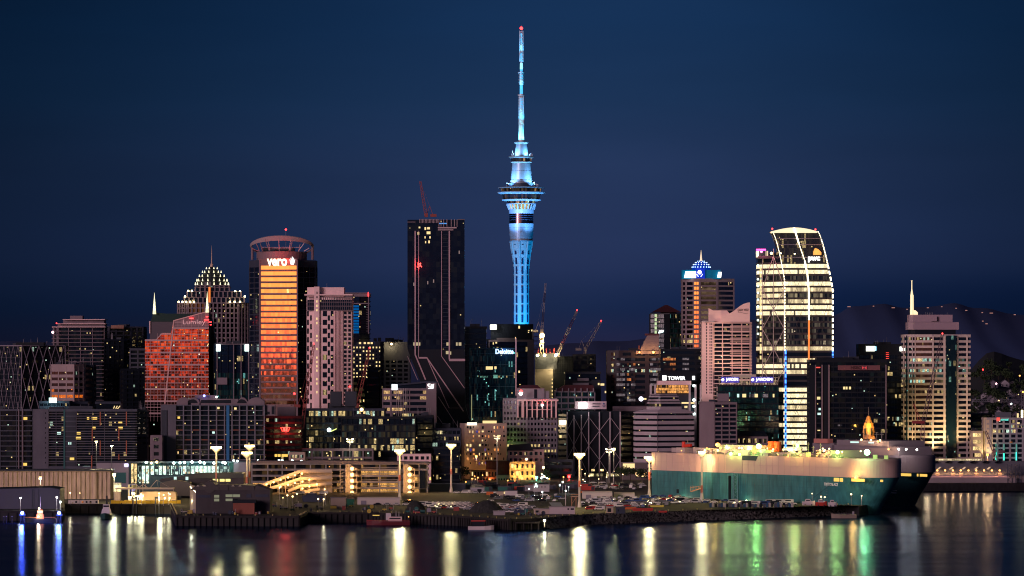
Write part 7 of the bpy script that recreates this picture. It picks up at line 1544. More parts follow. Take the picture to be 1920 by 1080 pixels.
for i, (px, py, w_, lb, m) in enumerate(((1516, 934, 24, 'white motor yacht on the hardstand at the wharf end, largest and leftmost', WHITE), (1540, 939, 22, 'red hulled motor boat on the hardstand right of the white yacht', REDP), (1561, 938, 16, 'small white cruiser on the hardstand nearest the black bow', WHITE))):
    Y = 2250 - i * 8; cx_ = X(px, Y); Lb = w_ * Y / FX; o = T('motor_boat', lb, 'boat', (cx_, Y, GZ)); boat_hull(o, (cx_, Y), Lb, Lb * .3, 1.5, m, zt=GZ + 1.0, rz=0); o.part('cabin', MB().prism([(cx_ - Lb * .3, Y - 1), (cx_ + Lb * .25, Y - 1), (cx_ + Lb * .25, Y + 1), (cx_ - Lb * .3, Y + 1)], GZ + 2.4, GZ + 3.9, [(cx_ - Lb * .22, Y - .8), (cx_ + Lb * .1, Y - .8), (cx_ + Lb * .1, Y + .8), (cx_ - Lb * .22, Y + .8)]), WHITE); o.part('cabin_window', MB().box(cx_ - Lb * .2, cx_ + Lb * .12, Y - 1.05, Y - .95, GZ + 2.9, GZ + 3.4), BLACK); o.part('cradle', MB().box(cx_ - Lb * .3, cx_ - Lb * .25, Y - 1.2, Y + 1.2, GZ, GZ + 1.2).box(cx_ + Lb * .2, cx_ + Lb * .25, Y - 1.2, Y + 1.2, GZ, GZ + 1.2), PDARK)
Y = 2212; cx_ = X(1582, Y); o = T('barge', 'low pale barge lying at the wharf end below the black bow', 'boat', (cx_, Y, 0)); boat_hull(o, (cx_, Y), 13.5, 4.6, 1.9, mat('barge_tan', (.20, .16, .13), .7), rz=math.pi); o.part('wheelhouse', MB().box(cx_ + 4.6, cx_ + 5.6, Y - 1, Y + 1, 1.8, 3.6), GREYL); o.part('deck_rail', MB().box(cx_ - 5, cx_ + 5, Y - 2.1, Y - 2.0, 2.3, 2.4), STEEL)

# ================================================================== CAR CARRIERS
nO = nS                                   # outward normal of the side that faces the viewer
SHW = mat('ship_cream', (.58, .41, .34), .5, var=.05, scale=.08); SHT = mat('ship_teal', (.03, .16, .175), .5, var=.28, scale=.35); SHD = mat('ship_deckhouse', (.50, .42, .38), .6)
def ship(name, label, A, L_, B, zsplit, ztop, hullm):
    A = Vector(A); o = T('car_carrier', label, 'ship', (A.x, A.y, 0)); 
    def pt(u, v, z): p = A + dS * u - nO * v; return (p.x, p.y, z)
    def outline(z, ub, ut, bb=1.0):
        pts_ = [pt(0, 0, z), ]
        n = 30
        for i in range(n + 1):
            t = math.pi * i / n - math.pi / 2; pts_.append(pt(ub + (ut - ub) * max(0, math.cos(t)) ** .85, B / 2 + B / 2 * math.sin(t), z))
        pts_.append(pt(0, B, z)); return pts_
    o.hull = o.part('hull', MB().loft([outline(-2, L_ - 60, L_ - 17), outline(1, L_ - 58, L_ - 15), outline(6, L_ - 52, L_ - 11.5), outline(10, L_ - 47, L_ - 7.5), outline(14, L_ - 40, L_ - 4), outline(zsplit, L_ - 26, L_ - .4)]), hullm)
    o.part('upper_hull', MB().loft([outline(zsplit + .02, L_ - 22, L_), outline(ztop - 1.2, L_ - 21, L_), outline(ztop, L_ - 21.5, L_ - .5)]), SHW if ztop > 30.5 else mat('ship_grey_dim', (.17, .14, .17), .6))
    return o, pt
def house_(o, pt, name, u0, u1, v0, v1, z0, z1, m, label=None, parent=None):
    mb = MB(); mb.prism([pt(u0, v0, 0)[:2], pt(u1, v0, 0)[:2], pt(u1, v1, 0)[:2], pt(u0, v1, 0)[:2]], z0, z1); return o.part(name, mb, m, parent, label=label)
s1, pt1 = ship('car_carrier', 'nearer long car carrier ship with teal hull and cream upper sides at the wharf', A1, 214, 32, 20.5, 31, SHT)
sm = MB()
for k in range(24):
    u = 6 + k * 7.2
    if u < 170: sm.beam(pt1(u, -.03, 8), pt1(u, -.03, 20.4), .10, .06)
for z in (10.5, 14, 17.5): sm.beam(pt1(2, -.03, z), pt1(172, -.03, z), .06, .06)
s1.part('plate_seam', sm, mat('seam_teal', (.015, .08, .09), .6), s1.hull)
sm = MB()
for k in range(30): u = 4 + k * 6; sm.beam(pt1(u, -.03, 20.8), pt1(u, -.03, 30.6), .10, .05)
sm.beam(pt1(2, -.03, 25.6), pt1(190, -.03, 25.6), .10, .05); s1.part('plate_seam', sm, mat('seam_cream', (.40, .30, .26), .6), s1.hull)
r_ = random.Random(6); sm = MB()
for k in range(26): u = r_.uniform(5, 150); z = r_.uniform(15, 20.4); sm.slab([pt1(u, -.05, z), pt1(u + .22, -.05, z), pt1(u + .12, -.05, z - r_.uniform(3, 9))], .02)
s1.part('rust_streak', sm, mat('rust_streak', (.12, .13, .11), .9), s1.hull)
sm = MB()
for k in range(8): sm.beam(pt1(176, -.06 + .02, 6 + k * 1.5), pt1(177, -.04, 6 + k * 1.5), .35, .05)
s1.part('draught_mark', sm, MATS['white_paint'], s1.hull)
L1 = 214.0
def uof(px): # length along the hull that shows at this column
    t = (px - 960) / FX; return (t * A1.y - A1.x) / (dS.x - t * dS.y)
for u0, u1, v0, v1, z1 in ((2, 11, 8, 24, 34), (60, 98, 3, 26, 34), (38, 58, 4, 27, 34.5), (100, 150, 6, 28, 33), (58, 66, 8, 20, 33.5), (110, 118, 1, 4, 35), (150, 162, 8, 24, 32.5)):
    house_(s1, pt1, 'deckhouse', u0 + 12 if u0 < 3 else u0, u1 + 12 if u0 < 3 else u1, v0, v1, 31, z1, SHD)
house_(s1, pt1, 'bridge', 62, 96, 6, 26, 34, 36.5, SHD); bw = house_(s1, pt1, 'bridge', 162, 176, 3, 29, 31, 35, SHD); house_(s1, pt1, 'window', 162.3, 175.7, 2.85, 3.1, 33.3, 34.3, G_BUSY, parent=bw)
house_(s1, pt1, 'shell_door', uof(1362), uof(1392), -.25, 0.05, 21, 30.5, mat('door_cream', (.46, .34, .30), .5))
for k in range(22):
    u = 40 + k * 6.6; s1.part('rail_post', MB().beam(pt1(u, .4, 31), pt1(u, .4, 32.3), .16), STEEL)
s1.part('deck_rail', MB().beam(pt1(22, .4, 32.2), pt1(192, .4, 32.2), .14).beam(pt1(22, .4, 31.6), pt1(192, .4, 31.6), .1), STEEL)
mb = MB(); mb.cyl(pt1(19, 10, 31), pt1(19, 10, 37.5), 1.3, 1.0, 8).beam(pt1(19, 10, 35), pt1(27, 10, 35.5), 1.4, 1.6); s1.part('deck_crane', mb, mat('ship_red', (.55, .03, .02), .5)); s1.part('ventilator', MB().cyl(pt1(29, 12, 31), pt1(29, 12, 33.6), .6, .8, 8), SHD)
for u in (100.5, 106.5): s1.part('funnel', MB().cyl(pt1(u, 16, 33), pt1(u, 16, 38.8), 2.2, 2.1, 14), mat('funnel_orange', (.75, .14, .03), .5)); light('POINT', Vector(pt1(u, 10.5, 34)), 2.6e3, (1, .45, .1), .5, parent=s1.root)
s1.part('lifeboat', MB().loft([[pt1(u + 118, 1.4 + .9 * math.sin(t) * s, 34.6 + .8 * math.cos(t) * s) for t in [k * math.pi / 4 for k in range(8)]] for u, s in ((0, .3), (1.5, 1), (7.5, 1), (9, .3))]), mat('lifeboat_orange', (.7, .12, .03), .5))
s1.part('lifeboat_recess', MB().slab([pt1(84, -.15, 30.8), pt1(88, -.15, 28.2), pt1(108, -.15, 28.0), pt1(110, -.15, 30.8)], .2), GREYD)
mb = MB()
for u, h in ((128, 5), (134, 3.5), (142, 6), (147, 4), (154, 5.5), (118, 3)): mb.cyl(pt1(u, 12, 32.5), pt1(u, 12, 33 + h), .25, .18, 6); mb.beam(pt1(u - 1.5, 12, 32 + h), pt1(u + 1.5, 12, 32 + h), .2)
s1.part('mast', mb, mat('ship_mast', (.45, .5, .3), .6)); s1.part('ventilator', MB().cyl(pt1(131, 10, 32.5), pt1(131, 10, 34.6), .5, .5, 8).ball(pt1(131, 10, 34.9), .7).cyl(pt1(138, 10, 32.5), pt1(138, 10, 34.9), .5, .5, 8).ball(pt1(138, 10, 35.3), .8), SHD)
mb = MB(); r_ = random.Random(4)
for k in range(60): u = r_.uniform(45, 190); h = r_.uniform(.6, 2.2); w_ = r_.uniform(.3, 1.4); p = Vector(pt1(u, r_.uniform(1.5, 5), 31)); mb.box(p.x - w_, p.x + w_, p.y - .4, p.y + .4, 31, 31 + h)
s1.part('deck_gear', mb, mat('deck_gear', (.12, .13, .10), .7))
def slamp(o, p, r0, m, pw, c, nm='deck_lamp'):
    o.part(nm, MB().ball(p, r0), m)
    if pw: light('POINT', Vector(p) + Vector((nO.x, nO.y, 0)) * 2.2 + Vector((0, 0, .3)), pw, c, .6, parent=o.root)
GC = (.45, 1, .2)
slamp(s1, pt1(uof(1420), 1, 36.2), 1.5, L_GRN, 8e3, GC); slamp(s1, pt1(uof(1372), -.6, 31.6), .8, L_GRN, 1.6e3, (.7, 1, .2)); slamp(s1, pt1(uof(1388), -.6, 31.4), .7, L_GRN, 1.6e3, (.7, 1, .2)); slamp(s1, pt1(uof(1569), .5, 34.2), 1.0, L_GRN, 5e3, (.7, 1, .25)); slamp(s1, pt1(uof(1623), 1.0, 34.6), 1.6, lampmat('lamp_emerald', (.3, 1, .35), 26), 7e3, (.3, 1, .35)); slamp(s1, pt1(uof(1498), -1, 37.3), .9, L_GRN, 3e3, (.8, 1, .2))
for px, z, r0, m, pw, c in ((1345, 36.5, 1.3, L_ORG, 5e3, (1, .55, .1)), (1350, 34.8, .8, L_ORG, 0, 0), (1367, 35.2, .45, L_WARM, 900, (1, .8, .5)), (1390, 35, .55, L_WARM, 900, (1, .8, .5)), (1449, 34.8, .55, L_WARM, 900, (1, .8, .5)), (1446, 33.9, .5, L_ORG, 900, (1, .5, .1)), (1468, 34.8, .5, L_WARM, 0, 0), (1498, 33.5, .7, L_ORG, 2.2e3, (1, .55, .15)), (1500, 31.8, .5, L_ORG, 0, 0), (1517, 33.2, .5, L_ORG, 900, (1, .5, .1)), (1533, 33.2, .55, L_ORG, 900, (1, .5, .1)), (1548, 33.3, .55, L_ORG, 0, 0), (1544, 34.6, .45, L_YEL, 0, 0), (1545, 32, .5, L_ORG, 900, (1, .6, .1)), (1531, 31.9, .45, L_ORG, 0, 0), (1458, 31.9, .4, L_ORG, 0, 0), (1477, 31.8, .4, L_ORG, 600, (1, .5, .1)), (1578, 34, .4, L_ORG, 0, 0), (1613, 35.2, .5, L_WARM, 900, (1, .8, .5)), (1542, 36, .5, L_WARM, 900, (1, .8, .5)), (1554, 36, .5, L_WARM, 0, 0), (1277, 32.5, .35, L_ORG, 500, (1, .5, .1))): slamp(s1, pt1(uof(px), .3, z), r0, m, pw, c)
r_ = random.Random(15)
for k in range(22): s1.part('deck_lamp', MB().ball(pt1(r_.uniform(48, 196), r_.uniform(0, 6), r_.uniform(31.8, 35.5)), r_.uniform(.28, .5), 6), r_.choice([L_GRN, L_YEL, L_ORG, L_WARM]))
for u in (70, 92, 138, 182): light('POINT', pt1(u, 5, 34.6), 2.2e3, (.7, 1, .22), .5, parent=s1.root)
for a, b2, z0, z1, m in ((1511, 1519, 31.2, 33.6, 'g'), (1636, 1644, 31.2, 33.4, 'g'), (1657, 1664, 31.2, 33.2, 'g'), (1435, 1444, 32.8, 34.2, 'g'), (1322, 1330, 33.4, 34.4, 'g')): house_(s1, pt1, 'lit_door', uof(a), uof(b2), .2, .5, z0, z1, mat('door_lime', (.4, .5, .2), .6, emit=(.55, .9, .2), es=.4, samp='NONE'))
AMB = mat('opening_amber', (.3, .2, .05), .6, emit=(1, .62, .12), es=1.0, samp='NONE')
def bowpt(px, z): return None
for a, b2, z0, z1 in ((1564, 1573, 18.0, 20), (1575, 1580, 18.0, 20), (1597, 1621, 18.4, 20), (1645, 1649, 18.6, 19.8)):
    u0, u1 = uof(a), uof(b2); Bv = -.25 if a < 1640 else 2.0; house_(s1, pt1, 'hull_opening', u0, u1, Bv, Bv + .5, z0, z1, AMB, parent=s1.hull)
slamp(s1, pt1(uof(1608), -1, 20.6), .9, L_ORG, 5e3, (1, .5, .12))
ang = math.atan2(dS.y, dS.x); pn = Vector(pt1(uof(1559), -.35, 16.3))
s1.text('ship_name', 'TRITON ACE', 0, 0, 1, 1, 0, mat('letter_white', (.9, .88, .85), .6, emit=(1, .95, .9), es=.12, samp='NONE'), rz=ang, parent=s1.hull, loc=pn, wm=13, hm=1.6)  # painted ship name carries a faint added glow
gb = MB(); g0 = Vector(pt1(uof(1382), -1.2, 3)); g1 = Vector(pt1(uof(1382), -1.2, 20)); gb.lattice(g0, g1, 2.6, 9, .22)
s1.part('gangway', gb, mat('gangway_blue', (.10, .22, .30), .6)); s1.part('gangway_side', MB().box(g0.x + 3.2, g0.x + 4.0, g0.y - 1, g0.y, 3, 22).box(g0.x - 4, g0.x - 2.4, g0.y, g0.y + .4, 3, 19), BLACK)
mb = MB(); c = Vector(pt1(uof(1315), -1.5, 0)); mb.beam((c.x - 5, c.y, 9), (c.x + 4.8, c.y, 12), .5, .5).beam((c.x - 5, c.y, 11.4), (c.x + 5, c.y, 12.6), .25)
for i in range(12): mb.beam((c.x - 5 + i * .9, c.y, 9 + i * .27), (c.x - 5 + i * .9, c.y, 12.4), .14)
s1.part('pilot_ladder', mb, mat('ladder_rust', (.35, .2, .1), .6)); house_(s1, pt1, 'side_hatch', uof(1269), uof(1273), -.2, .1, 7.5, 9.8, BLACK)
for px, z in ((1283, 4.8), (1402, 5.0)): slamp(s1, pt1(uof(px), -1.0, z), .45, L_YEL, 500, (1, .9, .5))
s1.part('mooring_line', MB().beam(pt1(uof(1562), -.4, 17), tuple(pt1(uof(1520), -6, 3.4)), .14), PDARK)
s1.part('stern_cap', MB().box(A1.x + 12, A1.x + 16, A1.y + 3, A1.y + 6, 31, 33.6), SHD)

s2, pt2 = ship('car_carrier', 'farther dark hulled car carrier ship with rounded grey bow behind the teal one', (125, 2552), 196, 32, 20, 30, mat('ship_navy', (.012, .055, .075), .5, var=.1))
def uof2(px): t = (px - 960) / FX; return (t * 2552 - 125) / (dS.x - t * dS.y)
for u0, u1, v0, v1, z0, z1 in ((120, 186, 4, 28, 30, 35), (126, 178, 3, 29, 35, 38.3), (100, 122, 4, 28, 30, 36)): house_(s2, pt2, 'deckhouse', u0, u1, v0, v1, z0, z1, mat('ship_grey', (.20, .17, .20), .6))
house_(s2, pt2, 'bridge_window', 140, 148, 2.7, 3.1, 36.6, 37.5, W_COOL); house_(s2, pt2, 'bridge_window', 158, 163, 2.7, 3.1, 36.6, 37.5, W_COOL); house_(s2, pt2, 'deckhouse', 104, 118, 2, 6, 36, 38.6, mat('deckhouse_rose', (.5, .2, .17), .6))
mb = MB()
for u in (142, 151, 156): mb.cyl(pt2(u, 14, 38), pt2(u, 14, 43), .18, .12, 5); mb.beam(pt2(u - 2, 14, 41.5), pt2(u + 2, 14, 41.5), .18); mb.beam(pt2(u - 1.4, 14, 42.6), pt2(u + 1.4, 14, 42.6), .14)
s2.part('radar_mast', mb, STEEL)
for px, z, m, pw in ((1661, 33.5, L_ORG, 1.4e3), (1680, 33.6, L_WHITE, 1.4e3), (1694, 33.7, L_WHITE, 1.4e3), (1714, 33.6, L_WHITE, 1.4e3), (1628, 38.5, L_WARM, 1.4e3), (1641, 37.8, L_ORG, 2e3), (1645, 38.5, L_WARM, 0), (1610, 38.6, L_WARM, 900)): slamp(s2, pt2(uof2(px), -.6 + 2.6, z), .62, m, pw, (1, .85, .7) if m is L_WHITE else (1, .6, .3))
for a, b2 in ((1688, 1705), (1716.5, 1718.5), (1722, 1735)): house_(s2, pt2, 'hull_opening', uof2(a), uof2(b2), -.3 if a < 1716 else 1.0, 1.4, 18.2, 19.7, AMB, parent=s2.hull)
s2.part('stern_emblem', MB().beam(pt2(uof2(1671), -.4, 9.6), pt2(uof2(1682), -.4, 9.6), .3).beam(pt2(uof2(1669), -.4, 8.2), pt2(uof2(1681), -.4, 8.2), .6), WHITE)

# ================================================================== FLOODLIGHT MASTS
MW = mat('mast_white', (.55, .50, .45), .6); MR = mat('mast_band_red', (.5, .10, .04), .6)
def mast(px, ytop, Y, label, pw, w=8.0, band=(11, 14.5), lit=True, aim=(0, -.9, -1), back=0):
    w = w * .8
    x = X(px, Y); zt = Z(ytop, Y); o = T('floodlight_mast', label, 'floodlight mast', (x, Y, GZ), 'floodlight masts along the wharf')
    o.part('pole', MB().cyl((x, Y, GZ), (x, Y, zt - 3.4), .68, .46, 10).cyl((x, Y, GZ), (x, Y, GZ + 4), 1.1, .68, 8), MW)
    o.part('painted_band', MB().cyl((x, Y, GZ + band[0]), (x, Y, GZ + band[1]), .71, .69, 10), MR)
    cf = o.part('crown_frame', MB().lathe(x, Y, [(zt - 3.6, .8), (zt - 2.3, 2.2), (zt - 1.4, w / 2 * .9), (zt - 1.2, w / 2 * .9), (zt - 1.3, .6)], 12), MW)
    for k in range(8):
        t = 2 * math.pi * k / 8 + .2; c, s_ = math.cos(t), math.sin(t)
        o.part('lamp', parent=cf, m=(lampmat('floodlamp', (1.0, .74, .28), 8) if lit else L_WHITE), mb=MB().rbox((x + c * w * .44, Y + s_ * w * .44), .35, .75, zt - 1.25, zt - .1, t))
    o.part('ladder', MB().beam((x - .5, Y - 1, GZ + 3), (x - .3, Y - .8, zt - 4), .12).beam((x + .3, Y - 1, GZ + 3), (x + .2, Y - .8, zt - 4), .12), STEEL)
    if back: light('SPOT', (x, Y + 1.5, zt - 3), back, (1.0, .62, .30), 1.5, (.25, 1, -.42), R(120), .9, o.root)
    if pw: 
        light('SPOT', (x, Y - 1.5, zt - 2.6), pw * 1.3, (1.0, .70, .28), 2.0, aim, R(140), .7, o.root); light('POINT', (x, Y - 5.0, zt - 2.0), pw * .10, (1.0, .72, .26), 2.4, parent=o.root)
    return o
mast(405.5, 837, 2400, 'glaring floodlight mast rising behind the dark workshop', 5.5e4)
mast(468, 834, 2430, 'taller of the twin floodlight masts left of the garage ramps', 3.2e4, 7.5); mast(463, 847, 2310, 'shorter of the twin floodlight masts left of the garage ramps', 2.6e4, 7.5)
mast(749.5, 843, 2353, 'floodlight mast at the end of the long white tent', 6.5e4, 7.4); mast(846, 832.5, 2502, 'floodlight mast at the edge of the empty tarmac right of the garage', 5.5e4, 7)
mast(1086.5, 849.5, 2230, 'floodlight mast beside the white quay hut before the braced building', 8.5e4, 7.2); mast(1217.5, 856, 2440, 'floodlight mast at the stern of the teal hulled ship', 7e4, 7.6, (9, 14), back=5e4); mast(1316, 846, 2372, 'slim floodlight mast before the middle of the ship', 3.2e4, 4.4, (2, 8), back=4e4); mast(1485.5, 840, 2330, 'floodlight mast before the fore part of the ship', 2.4e4, 5.5, (2, 9), back=5e4)
for px, yt, Y, lb in ((656, 824, 2690, 'small twin head lamp mast before the lit glass office'), (932, 818, 2600, 'dim grey twin head lamp mast before the sand coloured hotel'), (1142, 843, 2700, 'thin twin head lamp mast before the braced black building')):
    o = T('light_mast', lb, 'lamp mast', (X(px, Y), Y, GZ)); t = P(px, yt, Y); o.part('pole', MB().cyl((t.x, Y, GZ), t, .3, .2, 6), STEEL); o.part('crossarm', MB().beam(t - Vector((2, 0, 0)), t + Vector((2, 0, 0)), .3).beam(t - Vector((1.5, 0, 1.6)), t + Vector((1.5, 0, -1.6)), .3), STEEL)
    for dx, dz in ((-1.8, .4), (1.8, .4), (-1.4, -1.2), (1.4, -1.2)): o.part('lamp', MB().box(t.x + dx - .5, t.x + dx + .5, Y - .6, Y, t.z + dz - .4, t.z + dz + .2), MATS['lamp_yellow'] if px != 932 else W_LIT)
    light('POINT', t - Vector((0, 3, 2)), 2.5e3, (1, .9, .5), .8, parent=o.root)

# ================================================================== WHARF SHEDS, OLD BUILDINGS, TENTS
def shedbox(name, label, cat, px0, px1, ytop, ybot, t, wm_, rm_=None, wins=(), Y=None, gable=0, doors=()):
    Y = Y or gy(ybot); z1 = Z(ytop, Y); o = T(name, label, cat, (X((px0 + px1) / 2, Y), Y, GZ)); x0, x1 = X(px0, Y), X(px1, Y)
    o.part('wall', MB().box(x0, x1, Y, Y + t, GZ, z1), wm_)
    if gable: o.part('roof', MB().slab([(x0 - .3, Y - .3, z1), (x1 + .3, Y - .3, z1), (x1 - gable, Y + t * .5, z1 + gable), (x0 + gable * .5, Y + t * .5, z1 + gable)], t * .5), rm_ or GREY)
    else: o.part('roof', MB().box(x0 - .3, x1 + .3, Y - .3, Y + t + .3, z1, z1 + .35), rm_ or GREY)
    for a, b2, c, d, m in wins: o.pbox('window', a, b2, c, d, Y - .15, .3, m)
    for a, b2, c, d, m in doors: o.pbox('door', a, b2, c, d, Y - .15, .3, m)
    return o
def tent(label, px0, px1, ytop, ybot, t, m, Y=None):
    Y = Y or gy(ybot); o = T('storage_tent', label, 'tent', (X((px0 + px1) / 2, Y), Y, GZ)); z1 = Z(ytop, Y); x0, x1 = X(px0, Y), X(px1, Y); prof = [(0, 0), (0, .62), (.08, .86), (.25, 1.0), (.5, 1.04), (.75, 1.0), (.92, .86), (1, .62), (1, 0)]
    o.part('canvas', MB().loft([[(x, Y + t * a, GZ + (z1 - GZ) * b2) for a, b2 in prof] for x in (x0, x1)]), m); o.part('door', MB().box(x0 + 2, x0 + 5, Y - .15, Y + .1, GZ, GZ + (z1 - GZ) * .55), GREYL); return o
TENT = mat('tent_white', (.62, .54, .46), .8)
tent('long glowing cream tent beside the floodlight mast right of the garage', 670, 750, 932.5, 946, 8, TENT); tent('large white curved tent on the wharf behind the parked cars', 1092, 1148, 921.5, 935, 9, TENT); tent('smaller white tent right of the large curved tent', 1152, 1190, 924, 934, 8, TENT)
shedbox('site_hut', 'cream box hut with green container beside the long cream tent', 'hut', 620, 648, 934, 953, 5, BEIGE, GREYL); shedbox('shipping_container', 'green container between cream hut and long tent', 'container', 650, 664, 936, 949, 3, mat('container_green', (.02, .14, .07), .6), None)
shedbox('site_office', 'white quay hut with pale tilted roof at the foot of the floodlight mast', 'hut', 1030, 1078, 951, 964, 6, mat('hut_white', (.45, .38, .38), .7), GREYL, [(1064, 1067, 953, 956, BLACK), (1070, 1076, 953, 956, BLACK)]); o = shedbox('site_office', 'low cream quay hut left of the tilted roof hut', 'hut', 1001, 1030, 955, 964, 5, mat('hut_cream', (.45, .36, .30), .7), GREYL, [(1004, 1010, 957, 961, BLACK)]); 
Y = gy(963); T('roof_canopy', 'pale green lean-to roof over the gap between the two quay huts', 'roof', (X(1040, Y), Y + 3, Z(952, Y))).part('roof_sheet', MB().slab([P(1037, 952, Y - .6), P(1058, 952, Y - .6), P(1051, 942, Y + 6), P(1029, 942, Y + 6)], .5), mat('roof_pale_green', (.35, .40, .32), .6))
shedbox('site_hut', 'small white hut on the wharf edge left of the quay huts', 'hut', 925, 947, 959, 966, 4, mat('hut_grey', (.3, .27, .28), .7), GREYL); shedbox('site_hut', 'white open fronted hut right of the floodlight mast on the quay', 'hut', 1137, 1150, 951, 962, 4, BEIGE, GREYL, [(1139, 1146, 953, 960, BLACK)])
shedbox('site_hut', 'dark grey shed on the quay below the red and yellow boats', 'hut', 1155, 1172, 952, 963, 4, GREYD, PDARK, [(1158, 1161, 955, 959, BLACK)]); shedbox('storage_shed', 'white gabled storage shed near the row of cars left of centre', 'shed', 882, 908, 914, 925, 9, mat('shed_white_dim', (.30, .27, .30), .7), GREY, [(895, 903, 917, 924, BLACK)], gable=1.6)
shedbox('warehouse', 'pale blue low warehouse roof right of the garage end', 'warehouse', 806, 872, 908, 921, 14, GREYD, mat('roof_blue_grey', (.16, .17, .22), .6)); shedbox('site_office', 'white two storey site block with small windows in the middle of the port yard', 'cabin', 1000, 1030, 909, 922, 6, mat('yard_white', (.36, .33, .35), .7), GREYL, [(1003 + i * 6, 1005 + i * 6, 912, 914, BLACK) for i in range(4)])
shedbox('site_office', 'low white yard office beside the two storey site block', 'cabin', 984, 1002, 911, 921, 6, mat('yard_white2', (.28, .26, .28), .7), GREYL, [(987, 989, 914, 916, BLACK)]); shedbox('shipping_container', 'orange container in the port yard beside white trucks', 'container', 912, 925, 922, 928, 3, ORANGE); shedbox('truck_box', 'cream box trailer in the port yard', 'trailer', 931, 944, 921.5, 929, 3, BEIGE)
shedbox('truck_box', 'white lit box trailer right of the cream trailer', 'trailer', 946, 970, 920.5, 929, 3, WHITE, None, [(944.5, 947, 922, 926, W_LIT)])
# gantry at the mast foot
Y = 2240; o = T('platform_gantry', 'rusty access platform on legs beside the central floodlight mast', 'platform', (X(1078, Y), Y, GZ)); mb = MB()
for px in (1072, 1080): mb.beam((X(px, Y), Y, GZ), P(px, 931, Y), .35)
mb.beam(P(1070, 931, Y), P(1088, 931, Y), .6); mb.beam(P(1070, 927, Y), P(1088, 927, Y), .25); mb.beam(P(1072, 945, Y), P(1080, 933, Y), .2); o.part('frame', mb, mat('gantry_rust', (.4, .2, .12), .7)); o.part('deck', MB().box(X(1070, Y), X(1088, Y), Y - 1, Y + 1, Z(931, Y), Z(930, Y)), BEIGE)
o = T('flag_pole', 'thin white pole standing behind the quay huts', 'pole', (X(1060.5, 2260), 2260, GZ)); o.part('pole', MB().cyl((X(1060.5, 2260), 2260, GZ), P(1060.5, 911, 2260), .22, .14, 6), WHITE); o.part('finial', MB().ball(P(1060.5, 911, 2260), .3), WHITE)
# lit heritage facades
D = 2790
STN = mat('stucco_gold', (.55, .40, .22), .8)
def heritage(label, px0, px1, ytop, ybot, floors, cols, D, wm_, lights, arch=True, col=(1, .56, .16), pw=8e2):
    o = T('heritage_building', label, 'building', (X((px0 + px1) / 2, D), D, GZ)); o.part('wall', MB().box(X(px0, D), X(px1, D), D, D + 14, GZ, Z(ytop, D)), wm_); mb = MB()
    for k in range(floors + 1): y = ytop + (ybot - ytop) * k / floors; mb.box(X(px0, D) - .2, X(px1, D) + .2, D - .7, D, Z(y + .7, D), Z(y - .4, D))
    cw = (px1 - px0) / cols
    for i in range(cols + 1): px = px0 + i * cw; mb.box(X(px, D) - .22, X(px, D) + .22, D - .45, D - .01, Z(ybot, D), Z(ytop, D))
    o.part('cornice', mb, wm_)
    for k in range(floors):
        y = ytop + (ybot - ytop) * (k + .28) / floors; h = (ybot - ytop) / floors * .55
        for i in range(cols):
            px = px0 + (i + .28) * cw; w_ = cw * .44; last = arch and k == floors - 1
            p0, p1 = P(px, y + h, D - .1), P(px + w_, y, D - .1); mbw = MB().box(p0.x, p1.x, D - .12, D + .1, p0.z, p1.z)
            if last: mbw.cyl((.5 * (p0.x + p1.x), D - .12, p1.z), (.5 * (p0.x + p1.x), D + .1, p1.z), (p1.x - p0.x) / 2, None, 10)
            o.part('window', mbw, BLACK if (i * 7 + k * 3) % 5 else W_LIT)
    for px, py in lights: light('POINT', P(px, py, D - 2.2), pw, col, .3, parent=o.root)
    return o
o = heritage('heritage corner building glowing gold with arched ground floor in the centre', 956, 1003, 866, 907, 3, 5, D, STN, [(x, y) for x in (965, 976, 988, 1000) for y in (876, 893, 906)]); o.part('roof_lamp', MB().ball(P(987, 861, D - 1), .9), L_WARM); o.part('pediment', MB().slab([P(972, 866, D - .4), P(990, 866, D - .4), P(981, 860, D - .4)], 2), BRICK)
heritage('long low orange lit heritage terrace left of the golden corner building', 883, 932, 881, 908, 2, 9, D - 8, mat('brick_pale', (.32, .16, .10), .9), [(886, 902), (905, 905), (919, 900), (931, 905)], col=(1, .35, .10), pw=1.3e3)
shedbox('brick_building', 'plain dark red brick flank wall beside the golden corner building', 'building', 911, 956, 865, 908, 14, BRICK, PDARK, Y=2796)
shedbox('low_building', 'small dark roofed pavilion with columns between the two lit heritage buildings', 'building', 930, 956, 891, 908, 6, BEIGE, BLACK, [(934 + 5 * i, 937 + 5 * i, 897, 907, BLACK) for i in range(5)], Y=2780)
tower('office_building', 'white two storey terrace with dark hip roof above the golden corner building', 'office building', [(952, 0), (1020, 0)], 2830, 843, 872, 4.4, PINK, G_DARK, sp=.5, ins=.4, pil=3.4, pw=1.5, t=12).part('roof', MB().slab([P(950, 845, 2829), P(1000, 845, 2829), P(994, 832, 2834), P(955, 834, 2834)], 8), mat('slate_teal', (.02, .03, .04), .6))
tower('parking_building', 'low concrete building with wide dark slots and red lights right of the golden building', 'building', [(985, 0), (1074, 0)], 2835, 862, 905, 4.3, GREY, G_DARK, sp=.5, ins=1.0, pil=8, pw=.8, t=14)
